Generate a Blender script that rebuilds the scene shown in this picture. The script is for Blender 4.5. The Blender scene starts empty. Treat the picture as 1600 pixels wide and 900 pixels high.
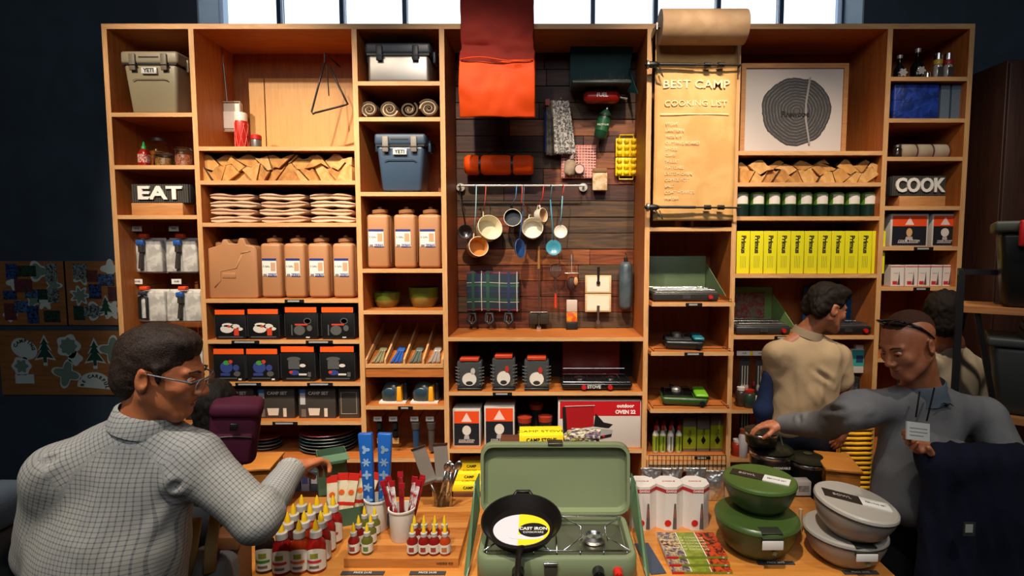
import bpy, math, random
import numpy as np
from mathutils import Vector, Matrix, Euler, noise
random.seed(7)
sc = bpy.context.scene
COL = sc.collection
# ---------------------------------------------------------------- camera
F, PITCH, VPX, CZ = 830.0, math.radians(4.2), 850.0, 1.95
cam = bpy.data.cameras.new('camera'); camo = bpy.data.objects.new('camera', cam); COL.objects.link(camo)
camo.location = (0, 0, CZ); camo.rotation_euler = (math.radians(90) - PITCH, 0, 0)
cam.sensor_width = 36; cam.lens = F * 36 / 1600; cam.shift_x = -(VPX - 800) / 1600; cam.clip_start = .05
sc.camera = camo
# ---------------------------------------------------------------- world, lights, exposure
w = bpy.data.worlds.new('sky'); sc.world = w; w.use_nodes = True
bgn = w.node_tree.nodes['Background']; bgn.inputs[0].default_value = (.86, .93, 1, 1); bgn.inputs[1].default_value = 2.2
sc.view_settings.view_transform = 'Standard'; sc.view_settings.look = 'None'; sc.view_settings.gamma = 1
sc.view_settings.exposure = 0.0
def lamp(kind, loc, tgt, power, color, size=.06, angle=50, blend=.5):
    l = bpy.data.lights.new('track_or_fill_light', kind); o = bpy.data.objects.new('track_or_fill_beam', l); COL.objects.link(o)
    o.location = loc; o.rotation_euler = (Vector(tgt) - Vector(loc)).to_track_quat('-Z', 'Y').to_euler()
    l.energy = power; l.color = color
    if kind == 'SPOT': l.spot_size = math.radians(angle); l.spot_blend = blend; l.shadow_soft_size = size
    else: l.shape = 'RECTANGLE'; l.size = size; l.size_y = angle
    return o
WARM = (1, .83, .64); NEUT = (1, .90, .78)
SPOTS = [  # lamp position, aim point, watts, cone, colour
    ((-2.85, 1.1, 4.55), (-2.0, 3.7, 2.3), 420, 44, WARM),
    ((-1.8, 1.35, 4.6), (-1.5, 3.6, 1.5), 520, 52, WARM),
    ((-.65, 1.35, 4.6), (-.45, 3.6, 1.6), 560, 50, WARM),
    ((.55, 1.5, 4.6), (.75, 3.6, 2.35), 330, 34, WARM),
    ((.95, 1.35, 4.6), (1.35, 3.6, 1.55), 380, 50, WARM),
    ((1.85, 1.35, 4.6), (2.2, 3.6, 1.6), 170, 46, WARM),
    ((-.1, .5, 4.6), (.1, 2.1, .8), 520, 42, NEUT),
    ((-1.3, .2, 4.6), (-1.0, 1.7, 1.0), 420, 46, NEUT),
    ((2.0, .3, 4.6), (1.35, 2.1, 1.2), 150, 46, NEUT),  # added fill to brighten the man in grey
]
for p, t, e, a, c in SPOTS: lamp('SPOT', p, t, e, c, .05, a, .7)
lamp('AREA', (0, -1.5, 4.6), (0, 2.5, 1.2), 75, (.92, .95, 1), 5, 1.5)  # added cool fill behind the camera, no such fixture in the room
# ---------------------------------------------------------------- picture <-> place
_c, _s = math.cos(PITCH), math.sin(PITCH)
def W(px, py, Y):
    dx = (px - VPX) / F; dy = (450 - py) / F; t = Y / (_c + dy * _s)
    return Vector((dx * t, Y, CZ + (-_s + dy * _c) * t))
def H(px, py, Z):
    dx = (px - VPX) / F; dy = (450 - py) / F; t = (Z - CZ) / (-_s + dy * _c)
    return Vector((dx * t, (_c + dy * _s) * t, Z))
# ---------------------------------------------------------------- materials
def lin(h):
    r = [int(h[i:i + 2], 16) / 255 for i in (0, 2, 4)]
    return tuple((c / 12.92 if c <= .04045 else ((c + .055) / 1.055) ** 2.4) for c in r) + (1,)
MC = {}
def mat(hx, rough=.5, metal=0, kind='', alt=None, sc_=1.0, trans=0, emit=0, bump=None):
    key = (hx, rough, metal, kind, alt, sc_, trans, emit, bump)
    if key in MC: return MC[key]
    m = bpy.data.materials.new((kind or 'plain') + '_' + hx); m.use_nodes = True
    nt = m.node_tree; b = nt.nodes['Principled BSDF']; MC[key] = m
    b.inputs['Base Color'].default_value = lin(hx); b.inputs['Roughness'].default_value = rough; b.inputs['Metallic'].default_value = metal
    if trans: b.inputs['Transmission Weight'].default_value = trans
    if emit: b.inputs['Emission Color'].default_value = lin(hx); b.inputs['Emission Strength'].default_value = emit
    N = lambda t: nt.nodes.new(t); L = nt.links.new
    tc = N('ShaderNodeTexCoord'); mp = N('ShaderNodeMapping'); L(tc.outputs['Object'], mp.inputs[0])
    def ramp(fac, c0, c1, p0=.3, p1=.7):
        r = N('ShaderNodeValToRGB'); L(fac, r.inputs[0]); e = r.color_ramp.elements
        e[0].position = p0; e[1].position = p1; e[0].color = lin(c0); e[1].color = lin(c1); return r.outputs[0]
    def nz(scale, detail=3, vec=None, dist=0):
        n = N('ShaderNodeTexNoise'); n.inputs['Scale'].default_value = scale; n.inputs['Detail'].default_value = detail
        n.inputs['Distortion'].default_value = dist; L(vec or mp.outputs[0], n.inputs['Vector']); return n
    def bmp(h, st, d=.01):
        bn = N('ShaderNodeBump'); bn.inputs['Strength'].default_value = st; bn.inputs['Distance'].default_value = d
        L(h, bn.inputs['Height']); L(bn.outputs[0], b.inputs['Normal'])
    if kind.startswith('wood'):      # grain runs along z (woodz), x (woodx)
        s = {'x': (1.2, 14, 14), 'z': (14, 14, 1.2), 'y': (14, 1.2, 14)}[kind[-1]]
        mp.inputs['Scale'].default_value = [q * sc_ for q in s]
        n = nz(3, 6, dist=1.2); L(ramp(n.outputs[0], hx, alt or hx, .32, .68), b.inputs['Base Color']); bmp(n.outputs[0], .12, .004)
    elif kind == 'fabric':
        n = nz(220 * sc_, 2); n2 = nz(7 * sc_, 3)
        if alt: L(ramp(n2.outputs[0], hx, alt), b.inputs['Base Color'])
        bmp(n.outputs[0], .35, .003); b.inputs['Specular IOR Level'].default_value = .2
    elif kind == 'blotch':
        mp.inputs['Scale'].default_value = (sc_,) * 3
        n = nz(12, 5, dist=.6); L(ramp(n.outputs[0], hx, alt, .42, .58), b.inputs['Base Color']); 
        if bump: bmp(n.outputs[0], bump, .01)
    elif kind == 'speckle':
        mp.inputs['Scale'].default_value = (sc_,) * 3
        n = N('ShaderNodeTexVoronoi'); n.inputs['Scale'].default_value = 60; L(mp.outputs[0], n.inputs['Vector'])
        L(ramp(n.outputs['Distance'], alt, hx, .2, .35), b.inputs['Base Color'])
    elif kind == 'check':            # woven checks from the cloth's own thread coordinates
        at = N('ShaderNodeAttribute'); at.attribute_name = 'cloth'
        sp = N('ShaderNodeSeparateXYZ'); L(at.outputs['Vector'], sp.inputs[0])
        outs = []
        for i in (0, 1):
            mu = N('ShaderNodeMath'); mu.operation = 'MULTIPLY'; mu.inputs[1].default_value = sc_; L(sp.outputs[i], mu.inputs[0])
            fr = N('ShaderNodeMath'); fr.operation = 'FRACT'; L(mu.outputs[0], fr.inputs[0])
            g = N('ShaderNodeMath'); g.operation = 'LESS_THAN'; g.inputs[1].default_value = .24; L(fr.outputs[0], g.inputs[0]); outs.append(g)
        ad = N('ShaderNodeMath'); ad.operation = 'ADD'; L(outs[0].outputs[0], ad.inputs[0]); L(outs[1].outputs[0], ad.inputs[1])
        hf = N('ShaderNodeMath'); hf.operation = 'MULTIPLY'; hf.inputs[1].default_value = .5; L(ad.outputs[0], hf.inputs[0])
        n2 = nz(5, 3); mx = N('ShaderNodeMix'); mx.data_type = 'RGBA'; L(n2.outputs[0], mx.inputs[0])
        mx.inputs[6].default_value = lin('8f9294'); mx.inputs[7].default_value = lin(hx)
        m2 = N('ShaderNodeMix'); m2.data_type = 'RGBA'; L(hf.outputs[0], m2.inputs[0]); L(mx.outputs[2], m2.inputs[6]); m2.inputs[7].default_value = lin(alt)
        L(m2.outputs[2], b.inputs['Base Color']); n = nz(300, 2); bmp(n.outputs[0], .25, .002)
    elif kind == 'metalwear':
        n = nz(18, 4); r = N('ShaderNodeMapRange'); r.inputs[3].default_value = rough - .08; r.inputs[4].default_value = rough + .14
        L(n.outputs[0], r.inputs[0]); L(r.outputs[0], b.inputs['Roughness'])
    elif kind == 'skin':
        n = nz(30, 4); L(ramp(n.outputs[0], hx, alt or hx), b.inputs['Base Color']); b.inputs['Subsurface Weight'].default_value = .06
        b.inputs['Subsurface Radius'].default_value = (.02, .008, .004); n3 = nz(260, 2); bmp(n3.outputs[0], .15, .002)
    elif kind == 'hair':
        mp.inputs['Scale'].default_value = (60, 60, 60)
        n = nz(3, 3, dist=1); L(ramp(n.outputs[0], hx, alt or hx), b.inputs['Base Color']); bmp(n.outputs[0], .6, .004); b.inputs['Specular IOR Level'].default_value = .2
    elif not trans:
        n = nz(9, 3); r = N('ShaderNodeMapRange'); r.inputs[3].default_value = max(.03, rough - .06); r.inputs[4].default_value = min(1, rough + .06)
        L(n.outputs[0], r.inputs[0]); L(r.outputs[0], b.inputs['Roughness'])
    return m
# ---------------------------------------------------------------- mesh builder
def rot(rx=0, ry=0, rz=0): return Euler((math.radians(rx), math.radians(ry), math.radians(rz))).to_matrix()
class MB:
    def __init__(s): s.v = []; s.f = []; s.m = []
    def add(s, v, f, mi=0):
        n = len(s.v); s.v += [tuple(p) for p in v]; s.f += [tuple(i + n for i in q) for q in f]; s.m += [mi] * len(f); return s
    def box(s, x0, x1, y0, y1, z0, z1, mi=0, tx=0, ty=0):   # tx, ty shrink the bottom
        v = [(x0 + tx, y0 + ty, z0), (x1 - tx, y0 + ty, z0), (x1 - tx, y1 - ty, z0), (x0 + tx, y1 - ty, z0), (x0, y0, z1), (x1, y0, z1), (x1, y1, z1), (x0, y1, z1)]
        return s.add(v, [(0, 3, 2, 1), (4, 5, 6, 7), (0, 1, 5, 4), (1, 2, 6, 5), (2, 3, 7, 6), (3, 0, 4, 7)], mi)
    def cbox(s, c, d, mi=0, R=None, **k):
        t = MB().box(-d[0] / 2, d[0] / 2, -d[1] / 2, d[1] / 2, -d[2] / 2, d[2] / 2, mi, **k)
        R = R or Matrix.Identity(3); return s.add([R @ Vector(p) + Vector(c) for p in t.v], t.f, mi)
    def rings(s, rings, closed=True, cap=True, mi=0, loop=False):
        n = len(rings[0]); v = [p for r in rings for p in r]; f = []
        R = len(rings)
        for i in range(R if loop else R - 1):
            j = (i + 1) % R
            for k in range(n if closed else n - 1):
                l = (k + 1) % n; f.append((i * n + k, i * n + l, j * n + l, j * n + k))
        if cap and not loop: f.append(tuple(range(n))[::-1]); f.append(tuple((R - 1) * n + k for k in range(n)))
        return s.add(v, f, mi)
    def cyl(s, a, b, r, r2=None, n=12, mi=0, cap=True):
        a = Vector(a); b = Vector(b); r2 = r if r2 is None else r2; d = (b - a).normalized()
        u = d.orthogonal().normalized(); w_ = d.cross(u)
        return s.rings([[a + (u * math.cos(q) + w_ * math.sin(q)) * r for q in [2 * math.pi * k / n for k in range(n)]],
                        [b + (u * math.cos(q) + w_ * math.sin(q)) * r2 for q in [2 * math.pi * k / n for k in range(n)]]], cap=cap, mi=mi)
    def tube(s, pts, r, n=8, mi=0, loop=False, flat=1):
        P = [Vector(p) for p in pts]; rr = r if isinstance(r, (list, tuple)) else [r] * len(P); u = None; R = []
        for i, p in enumerate(P):
            a = P[(i - 1) % len(P)] if (loop or i) else p; b = P[(i + 1) % len(P)] if (loop or i < len(P) - 1) else p
            d = (b - a).normalized(); u = d.orthogonal() if u is None else u - d * u.dot(d); u.normalize(); w_ = d.cross(u)
            R.append([p + (u * math.cos(q) + w_ * math.sin(q) * flat) * rr[i] for q in [2 * math.pi * k / n for k in range(n)]])
        return s.rings(R, mi=mi, loop=loop)
    def lathe(s, prof, c=(0, 0, 0), n=24, mi=0, R=None, sq=1.0, ry=1.0):
        R = R or Matrix.Identity(3); c = Vector(c); rs = []
        for r, z in prof:
            ring = []
            for k in range(n):
                q = 2 * math.pi * k / n; x, y = math.cos(q), math.sin(q)
                if sq != 1: x = math.copysign(abs(x) ** sq, x); y = math.copysign(abs(y) ** sq, y)
                ring.append(R @ Vector((x * r, y * r * ry, z)) + c)
            rs.append(ring)
        return s.rings(rs, cap=True, mi=mi)
    def ell(s, c, r, n=16, m=10, mi=0, R=None):
        prof = [(max(1e-4, math.sin(math.pi * i / m)), -math.cos(math.pi * i / m)) for i in range(m + 1)]
        t = MB().lathe(prof, n=n); R = R or Matrix.Identity(3)
        return s.add([R @ Vector((p[0] * r[0], p[1] * r[1], p[2] * r[2])) + Vector(c) for p in t.v], t.f, mi)
    def prism(s, poly, y0, y1, mi=0):      # polygon in x,z extruded along y
        a = sum(poly[i][0] * poly[(i + 1) % len(poly)][1] - poly[(i + 1) % len(poly)][0] * poly[i][1] for i in range(len(poly)))
        if a < 0: poly = poly[::-1]
        n = len(poly); v = [(x, y0, z) for x, z in poly] + [(x, y1, z) for x, z in poly]
        f = [tuple(range(n)), tuple(range(2 * n - 1, n - 1, -1))] + [(i, i + n, (i + 1) % n + n, (i + 1) % n) for i in range(n)]
        return s.add(v, f, mi)
    def grid(s, fn, nu, nv, mi=0, wrap=False):
        v = [fn(i / nu, j / nv) for j in range(nv + 1) for i in range(nu + 1)]
        return s.add(v, [(j * (nu + 1) + i, j * (nu + 1) + i + 1, (j + 1) * (nu + 1) + i + 1, (j + 1) * (nu + 1) + i) for j in range(nv) for i in range(nu)], mi)
    def xf(s, R=None, t=(0, 0, 0)):
        R = R or Matrix.Identity(3); t = Vector(t); s.v = [tuple(R @ Vector(p) + t) for p in s.v]; return s
def mesh(name, mb, mats):
    me = bpy.data.meshes.new(name); me.from_pydata(mb.v, [], mb.f); me.validate()
    for m in (mats if isinstance(mats, (list, tuple)) else [mats]): me.materials.append(m)
    if len(me.polygons) == len(mb.m): me.polygons.foreach_set('material_index', mb.m)
    return me
def obj(name, mb, mats, parent=None, loc=(0, 0, 0), smooth=False, bevel=0, seg=2, sub=0, solid=0, kind=None):
    me = mesh(name, mb, mats)
    if smooth:
        me.shade_smooth()
        if smooth is not True: me.set_sharp_from_angle(angle=math.radians(smooth))
    o = bpy.data.objects.new(name, me); COL.objects.link(o); o.location = loc; o.parent = parent
    if solid: m = o.modifiers.new('solid', 'SOLIDIFY'); m.thickness = solid; m.offset = 0
    if bevel: m = o.modifiers.new('bevel', 'BEVEL'); m.width = bevel; m.segments = seg; m.limit_method = 'ANGLE'; m.angle_limit = math.radians(40); me.shade_smooth(); me.set_sharp_from_angle(angle=math.radians(60)) if seg < 2 else None
    if sub: m = o.modifiers.new('sub', 'SUBSURF'); m.levels = m.render_levels = sub
    if kind: o['kind'] = kind
    return o
def tag(o, label, cat, group=None):
    o['label'] = label; o['category'] = cat
    if group: o['group'] = group
    return o
def thing(name, label, cat, loc=(0, 0, 0), group=None, rz=0):
    o = bpy.data.objects.new(name, None); COL.objects.link(o); o.empty_display_size = .05
    o.location = loc; o.rotation_euler = (0, 0, math.radians(rz)); return tag(o, label, cat, group)
def dup(root, loc, label=None, group=None, rz=None, scale=None):
    r = root.copy(); COL.objects.link(r); r.location = loc
    if label: r['label'] = label
    if group: r['group'] = group
    if rz is not None: r.rotation_euler = (0, 0, math.radians(rz))
    if scale: r.scale = scale
    for ch in list(root.children):
        c = ch.copy(); COL.objects.link(c); c.parent = r
        for g in list(ch.children):
            d = g.copy(); COL.objects.link(d); d.parent = c
    return r
def text(body, size, m, parent=None, loc=(0, 0, 0), rx=90, ry=0, rz=0, ext=.0006, align='CENTER', name='lettering', width=None, bold=0):
    cu = bpy.data.curves.new('t', 'FONT'); cu.body = body; cu.size = size; cu.extrude = ext; cu.align_x = align; cu.align_y = 'CENTER'; cu.offset = bold
    cu.resolution_u = 3
    t = bpy.data.objects.new('t', cu); me = bpy.data.meshes.new_from_object(t)
    bpy.data.objects.remove(t); me.materials.append(m)
    o = bpy.data.objects.new(name, me); COL.objects.link(o); o.parent = parent; o.location = loc
    o.rotation_euler = Euler([math.radians(a) for a in (rx, ry, rz)])
    if width:
        xs = [v.co.x for v in me.vertices]; k = width / max(1e-6, max(xs) - min(xs)); o.scale = (k, 1, 1)
    return o
BLACK = mat('0c0c0e', .45); WHITE = mat('e8e4dc', .5); CHROME = mat('c8c8c8', .22, 1, 'metalwear'); STEEL = mat('8c8a86', .38, 1, 'metalwear')
IRON = mat('17120f', .5, .3); PAPERW = mat('dcd8d0', .7); REDP = mat('b51a18', .45); ORANGE = mat('f0571a', .5)
# ================================================================ SETTING
YF, DEP = 3.46, .44
YB = YF + DEP; YW = YB + .03
def struct(name, mb, m, **k):
    o = obj(name, mb, m, **k); o['kind'] = 'structure'; return o
WALLM = mat('283643', .75, 0, 'blotch', '2c3b49', .35)
PLY = mat('b96f33', .5, 0, 'woodx', 'a35a24'); PLYZ = mat('b96f33', .5, 0, 'woodz', 'a35a24'); EDGE = mat('d2a36f', .55, 0, 'woodx', 'c08d58', 2)
EDGEZ = mat('d2a36f', .55, 0, 'woodz', 'c08d58', 2)
struct('floor', MB().box(-5, 5, -3.5, 4.3, -.1, 0), mat('2b2a2a', .6, 0, 'blotch', '343230', .5))
struct('ceiling', MB().box(-5, 5, -3.5, 4.3, 5.2, 5.3), mat('20262c', .9))
struct('wall_left', MB().box(-5.1, -5, -3.5, 4.3, 0, 5.2), WALLM)
struct('wall_right', MB().box(5, 5.1, -3.5, 4.3, 0, 5.2), WALLM)
struct('wall_front', MB().box(-5, 5, -3.6, -3.5, 0, 5.2), WALLM)
wx0, wx1 = W(308, 20, YW).x, W(1350, 20, YW).x; wz0, wz1 = 2.95, 4.35
struct('wall_back', MB().box(-5, wx0, YW, 4.3, 0, 5.2).box(wx1, 5, YW, 4.3, 0, 5.2).box(wx0, wx1, YW, 4.3, 0, wz0).box(wx0, wx1, YW, 4.3, wz1, 5.2), WALLM)
JAMB = mat('8fa3b4', .5)
win = thing('window_1', 'x', 'x'); del win['label']; del win['category']; win['kind'] = 'structure'
YG = 4.2
obj('window_jamb', MB().box(wx0, wx0 + .012, YW + .001, 4.3, wz0, wz1).box(wx1 - .012, wx1, YW + .001, 4.3, wz0, wz1).box(wx0, wx1, YW + .001, 4.3, wz0, wz0 + .012).box(wx0, wx1, YW + .001, 4.3, wz1 - .012, wz1), JAMB, win)
FRM = mat('173a5c', .4)
gx0, gx1 = W(341, 20, YG).x, W(1316, 20, YG).x; pw = (gx1 - gx0) / 10
obj('window_frame', MB().box(wx0 + .013, gx0 + .02, YG - .03, YG + .03, wz0 + .013, wz1 - .013).box(gx1 - .02, wx1 - .013, YG - .03, YG + .03, wz0 + .013, wz1 - .013)
    .box(gx0 + .02, gx1 - .02, YG - .03, YG + .03, wz0 + .013, wz0 + .05).box(gx0 + .02, gx1 - .02, YG - .03, YG + .03, wz1 - .05, wz1 - .013).box(gx0 + .02, gx1 - .02, YG - .025, YG + .025, 3.62, 3.65), FRM, win)
for i in range(1, 10):
    x = gx0 + pw * i; obj('mullion', MB().box(x - .016, x + .016, YG - .035, YG + .035, wz0 + .05, wz1 - .05), FRM, win)
GL = mat('f4faff', .02, 0, trans=1)
for i in range(10):
    x = gx0 + pw * i; obj('pane', MB().box(x + .018, x + pw - .018, YG - .003, YG + .003, wz0 + .052, wz1 - .052), GL, win)
# ================================================================ SHELVING UNIT
zt = W(850, 37, YF).z
T = .032
def fx(px, py): return W(px, py, YF).x
xl, xr = fx(158, 40), fx(1524, 40)
DIV = [xl + T / 2, fx(298, 50), fx(553, 50), fx(690, 60), fx(1015, 100), fx(1153.5, 100), fx(1391, 60), xr - T / 2]
BAY = [(DIV[i] + T / 2, DIV[i + 1] - T / 2) for i in range(7)]
unit = thing('shelving_unit', 'tall seven-bay plywood shelving unit covering the back wall, filled with camp cooking goods', 'shelving', (0, YF, 0))
def board(name, x0, x1, z0, z1, y0=0, y1=DEP, front='x', m=None, par=None):
    mb = MB().box(x0, x1, y0, y1, z0, z1); mb.m[2] = 1
    return obj(name, mb, [m or (PLY if front == 'x' else PLYZ), EDGE if front == 'x' else EDGEZ], par or unit)
for i, x in enumerate(DIV): board('side_panel' if i in (0, 7) else 'divider', x - T / 2, x + T / 2, 0, zt - T - .0005, front='z')
board('top_panel', xl, xr, zt - T, zt)
SH = {0: [176, 258, 336, 660], 1: [229, 282, 348, 467, 531, 597, 658, 717], 2: [127, 183, 300, 420, 485, 634, 716], 3: [527, 612, 702],
      4: [355, 470, 545, 632, 712], 5: [236, 285, 338, 428, 524, 640, 716], 6: [120, 185, 245, 322, 385, 448, 560, 716]}
SZ = {}
TS = .026
for c, ys in SH.items():
    for y in ys:
        z = W((W_ := 850) if 0 else (VPX + (BAY[c][0] + BAY[c][1]) / 2 * 240), y, YF).z; SZ[c, y] = z
        pull = .10 if (c == 4 and y in (470, 545, 632)) else 0
        board('shelf', BAY[c][0] + .0005, BAY[c][1] - .0005, z - TS, z, y0=-pull, y1=DEP - .013)
        if pull:   # low wire lip along the tray front
            x0, x1 = BAY[c][0] + .02, BAY[c][1] - .02
            obj('wire_lip', MB().tube([(x0, -pull + .16, z + .001), (x0, -pull + .01, z + .001), (x0, -pull + .01, z + .02), (x1, -pull + .01, z + .02), (x1, -pull + .01, z + .001), (x1, -pull + .16, z + .001)], .0022, 6), BLACK, unit)
for c in range(7):
    z = .12; SZ[c, 999] = z
    board('shelf', BAY[c][0] + .0005, BAY[c][1] - .0005, z - TS, z, y1=DEP - .013)
    if c != 3: obj('back_panel', MB().box(BAY[c][0], BAY[c][1], DEP - .012, DEP, .02, zt - T - .001), mat('a8632d', .55, 0, 'woodz', '935020'), unit)  # shelf ply in a darker tone, recess shade put into the colour
    obj('toe_kick', MB().box(BAY[c][0] + .001, BAY[c][1] - .001, .03, .045, .002, z - TS - .001), PLY, unit)
# bay 1 (second from left) bright ply leaf: spotlight on the back put into colour, plus panel seam
# bay 3: reclaimed planks
px0, px1 = BAY[3]; pz0, pz1 = SZ[3, 527] + .002, zt - T - .002
pan = obj('plank_panel', MB().box(px0, px1, DEP - .02, DEP, .02, pz1), mat('2a1a12', .8), unit)
PK = [mat('6b3014', .55, 0, 'woodx', '2e1108', .8), mat('8a4418', .55, 0, 'woodx', '431a08', .8), mat('4c2214', .6, 0, 'woodx', '1d0b06', .8), mat('9c5a28', .55, 0, 'woodx', '522810', .8), mat('5a4028', .7, 0, 'woodx', '2c2014', .8)]
rows = 17; hh = (pz1 - pz0) / rows
for r in range(rows):
    z0 = pz0 + r * hh; cuts = [px0 + .001, px0 + random.uniform(.3, 1.0), px1 - .001]
    for a, b in zip(cuts[:-1], cuts[1:]):
        d = random.uniform(.012, .026)
        obj('plank', MB().box(a + .001, b - .001, DEP - .02 - d, DEP - .0205, z0 + .0015, z0 + hh - .0015), random.choice(PK), pan, bevel=.002, seg=1)
YP = YF + DEP - .047          # face of the planks
for c, y, a, b in [(1, 467, 445, 475), (1, 531, 362, 405), (1, 531, 478, 520), (1, 597, 368, 408), (1, 597, 480, 520), (1, 658, 426, 465), (2, 634, 622, 645), (4, 470, 1065, 1090), (4, 545, 1063, 1092), (4, 712, 1085, 1110),
                   (6, 385, 1428, 1458), (6, 448, 1427, 1453), (5, 524, 1210, 1240), (3, 612, 770, 800)]:
    x0, x1 = fx(a, y), fx(b, y); z = SZ[c, y]; yy = -.1 if (c == 4 and y < 700) else 0
    lh = obj('label_holder', MB().box(x0, x1, yy - .004, yy - .0005, z - TS + .001, z - .004), BLACK, unit)
    obj('price_strip', MB().box(x0 + .02, x1 - .03, yy - .0048, yy - .0041, z - TS + .006, z - .009), mat('9a9a98', .6), lh)
# ---------------------------------------------------------------- pin boards left of the unit
OSB = mat('8a5a2e', .7, 0, 'woodx', '75481f', .7)
YBD = YW - .012
def pinboard(x0, x1, y0, y1, label):
    a, b = W(x0, y1, YBD), W(x1, y0, YBD); cx = (a.x + b.x) / 2
    o = thing('pin_board', label, 'notice board', (cx, YBD, a.z), 'plywood pin boards left of the shelving')
    obj('panel', MB().box(a.x - cx, b.x - cx, 0, .0115, 0, b.z - a.z), OSB, o); return o
def at(o, px, py, Y=YBD): p = W(px, py, Y); return p.x - o.location.x, p.z - o.location.z
def blob(pts, n=1):
    return pts
def leafpoly(cx, cz, r, k=5, amp=.28, n=40, ph=0):
    return [(cx + r * (1 + amp * math.cos(k * (2 * math.pi * i / n) + ph)) * math.cos(2 * math.pi * i / n), cz + r * (1 + amp * math.cos(k * (2 * math.pi * i / n) + ph)) * math.sin(2 * math.pi * i / n)) for i in range(n)]
def treepoly(cx, cz, h):
    w_ = h * .36; L_ = [(0, .5), (.38, .22), (.2, .24), (.62, -.02), (.3, .02), (.95, -.33), (.18, -.28), (.18, -.5)]
    return [(cx + a * w_, cz + b * h) for a, b in L_] + [(cx - a * w_, cz + b * h) for a, b in L_[::-1]]
STK = mat('a9b5b0', .6); STG = mat('5f7468', .6); DKG = mat('123a2c', .6); INK = mat('1d2722', .6)
def sticker(o, polys, name='sticker', d=.002):
    mb = MB(); ms = []
    for i, (poly, m) in enumerate(polys):
        if m not in ms: ms.append(m)
        mb.prism(poly, -d * (i + 1) * .5 - .0005, -.0002, ms.index(m))
    return obj(name, mb, ms, o)
def arcletters(o, word, cx, cz, r, a0, a1, size):
    for i, ch in enumerate(word):
        if ch == ' ': continue
        a = math.radians(a0 + (a1 - a0) * i / max(1, len(word) - 1))
        text(ch, size, INK, o, (cx + r * math.cos(a), -.004, cz + r * math.sin(a)), 90, 0, 0, bold=size * .03).rotation_euler = (Matrix.Rotation(a - math.pi / 2, 4, 'Y').inverted() @ Matrix.Rotation(math.pi / 2, 4, 'X')).to_euler()
b1 = pinboard(-30, 101, 408, 508, 'upper left plywood pin board crowded with photographs')
b2 = pinboard(105, 215, 408, 508, 'upper right plywood pin board of photographs, partly behind the shelving side')
b3 = pinboard(4, 215, 517, 617, 'long lower plywood pin board with pine tree and leaf stickers')
PH = [mat('2b4a86', .5, 0, 'blotch', '11141a', 6), mat('7a8a84', .5, 0, 'blotch', '23292a', 6), mat('3b6a9c', .5, 0, 'blotch', '2c2320', 5), mat('20432f', .5, 0, 'blotch', '12161a', 8), mat('6b2626', .5, 0, 'blotch', '2a2c30', 7)]
for o, lst in ((b1, [(10, 412, 26, 436), (28, 415, 56, 432), (72, 412, 88, 440), (24, 436, 50, 456), (40, 452, 62, 466), (6, 454, 26, 468), (60, 452, 76, 468), (76, 450, 92, 472), (8, 474, 25, 500), (24, 470, 44, 488), (44, 478, 60, 505), (70, 485, 94, 503)]),
               (b2, [(115, 412, 135, 436), (136, 422, 152, 440), (154, 428, 178, 446), (140, 444, 158, 466), (116, 478, 132, 500), (132, 478, 156, 494), (170, 448, 185, 470)])):
    for i, (a, b, c, d) in enumerate(lst):
        p, q = at(o, a, d), at(o, c, b); dd = .001 * (i % 4 + 1)
        obj('photograph', MB().box(p[0], q[0], -dd - .001, -dd, p[1], q[1]), PH[(i * 3 + (o is b2)) % 5], o)
for o, lst in ((b1, [(60, 424, 14, 3), (22, 442, 10, 4), (84, 446, 11, 5), (52, 470, 10, 3), (70, 470, 12, 6), (16, 492, 9, 4)]), (b2, [(128, 430, 13, 5), (125, 462, 13, 7), (150, 486, 13, 3), (172, 420, 12, 4), (174, 484, 13, 6)])):
    for px, py, r, k in lst:
        x, z = at(o, px, py); rr = r * .0048; sticker(o, [(leafpoly(x, z, rr, k), STK), (leafpoly(x, z, rr * .75, k), STG if k % 2 else STK)], d=.0012)
x, z = at(b2, 166, 478); sticker(b2, [(treepoly(x, z, .16), STK), (treepoly(x, z, .13), DKG)], d=.008)
for px in (70, 148):
    x, z = at(b3, px, 547 if px < 100 else 552); sticker(b3, [(treepoly(x, z, .235), STK), (treepoly(x, z, .185), DKG)], 'pine_sticker', .003)
x, z = at(b3, 38, 545); sticker(b3, [(leafpoly(x, z, .085, 2, .18, ph=1), STK)]); arcletters(b3, 'CAMPING', x, z - .01, .07, 150, 10, .034)
x, z = at(b3, 34, 572); sticker(b3, [(leafpoly(x, z, .07, 6, .08), STK), (leafpoly(x, z, .045, 6, .2), STG)]); 
x, z = at(b3, 39, 593); sticker(b3, [([(x - .07, z - .03), (x + .07, z - .03), (x + .07, z + .04), (x - .07, z + .04)], STK)])
x, z = at(b3, 107, 541); sticker(b3, [(leafpoly(x, z, .085, 5, .12), STK), (leafpoly(x, z, .06, 8, .12), STG)])
x, z = at(b3, 118, 560); sticker(b3, [(leafpoly(x, z, .05, 4, .15), STK)])
x, z = at(b3, 104, 584); sticker(b3, [(leafpoly(x, z, .085, 4, .35, ph=1), STK), (leafpoly(x, z, .072, 4, .35, ph=1), STG)], 'clover_sticker')
x, z = at(b3, 176, 547); sticker(b3, [(leafpoly(x, z, .085, 4, .35, ph=.5), STK), (leafpoly(x, z, .072, 4, .35, ph=.5), STG)], 'clover_sticker')
x, z = at(b3, 148, 600); sticker(b3, [([(x + .13 * math.cos(math.radians(a)), z + .11 * math.sin(math.radians(a)) - .02) for a in range(-12, 181, 8)], STK)], 'arch_sticker'); arcletters(b3, 'BE CAREFUL', x, z - .03, .092, 165, 5, .034)
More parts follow.
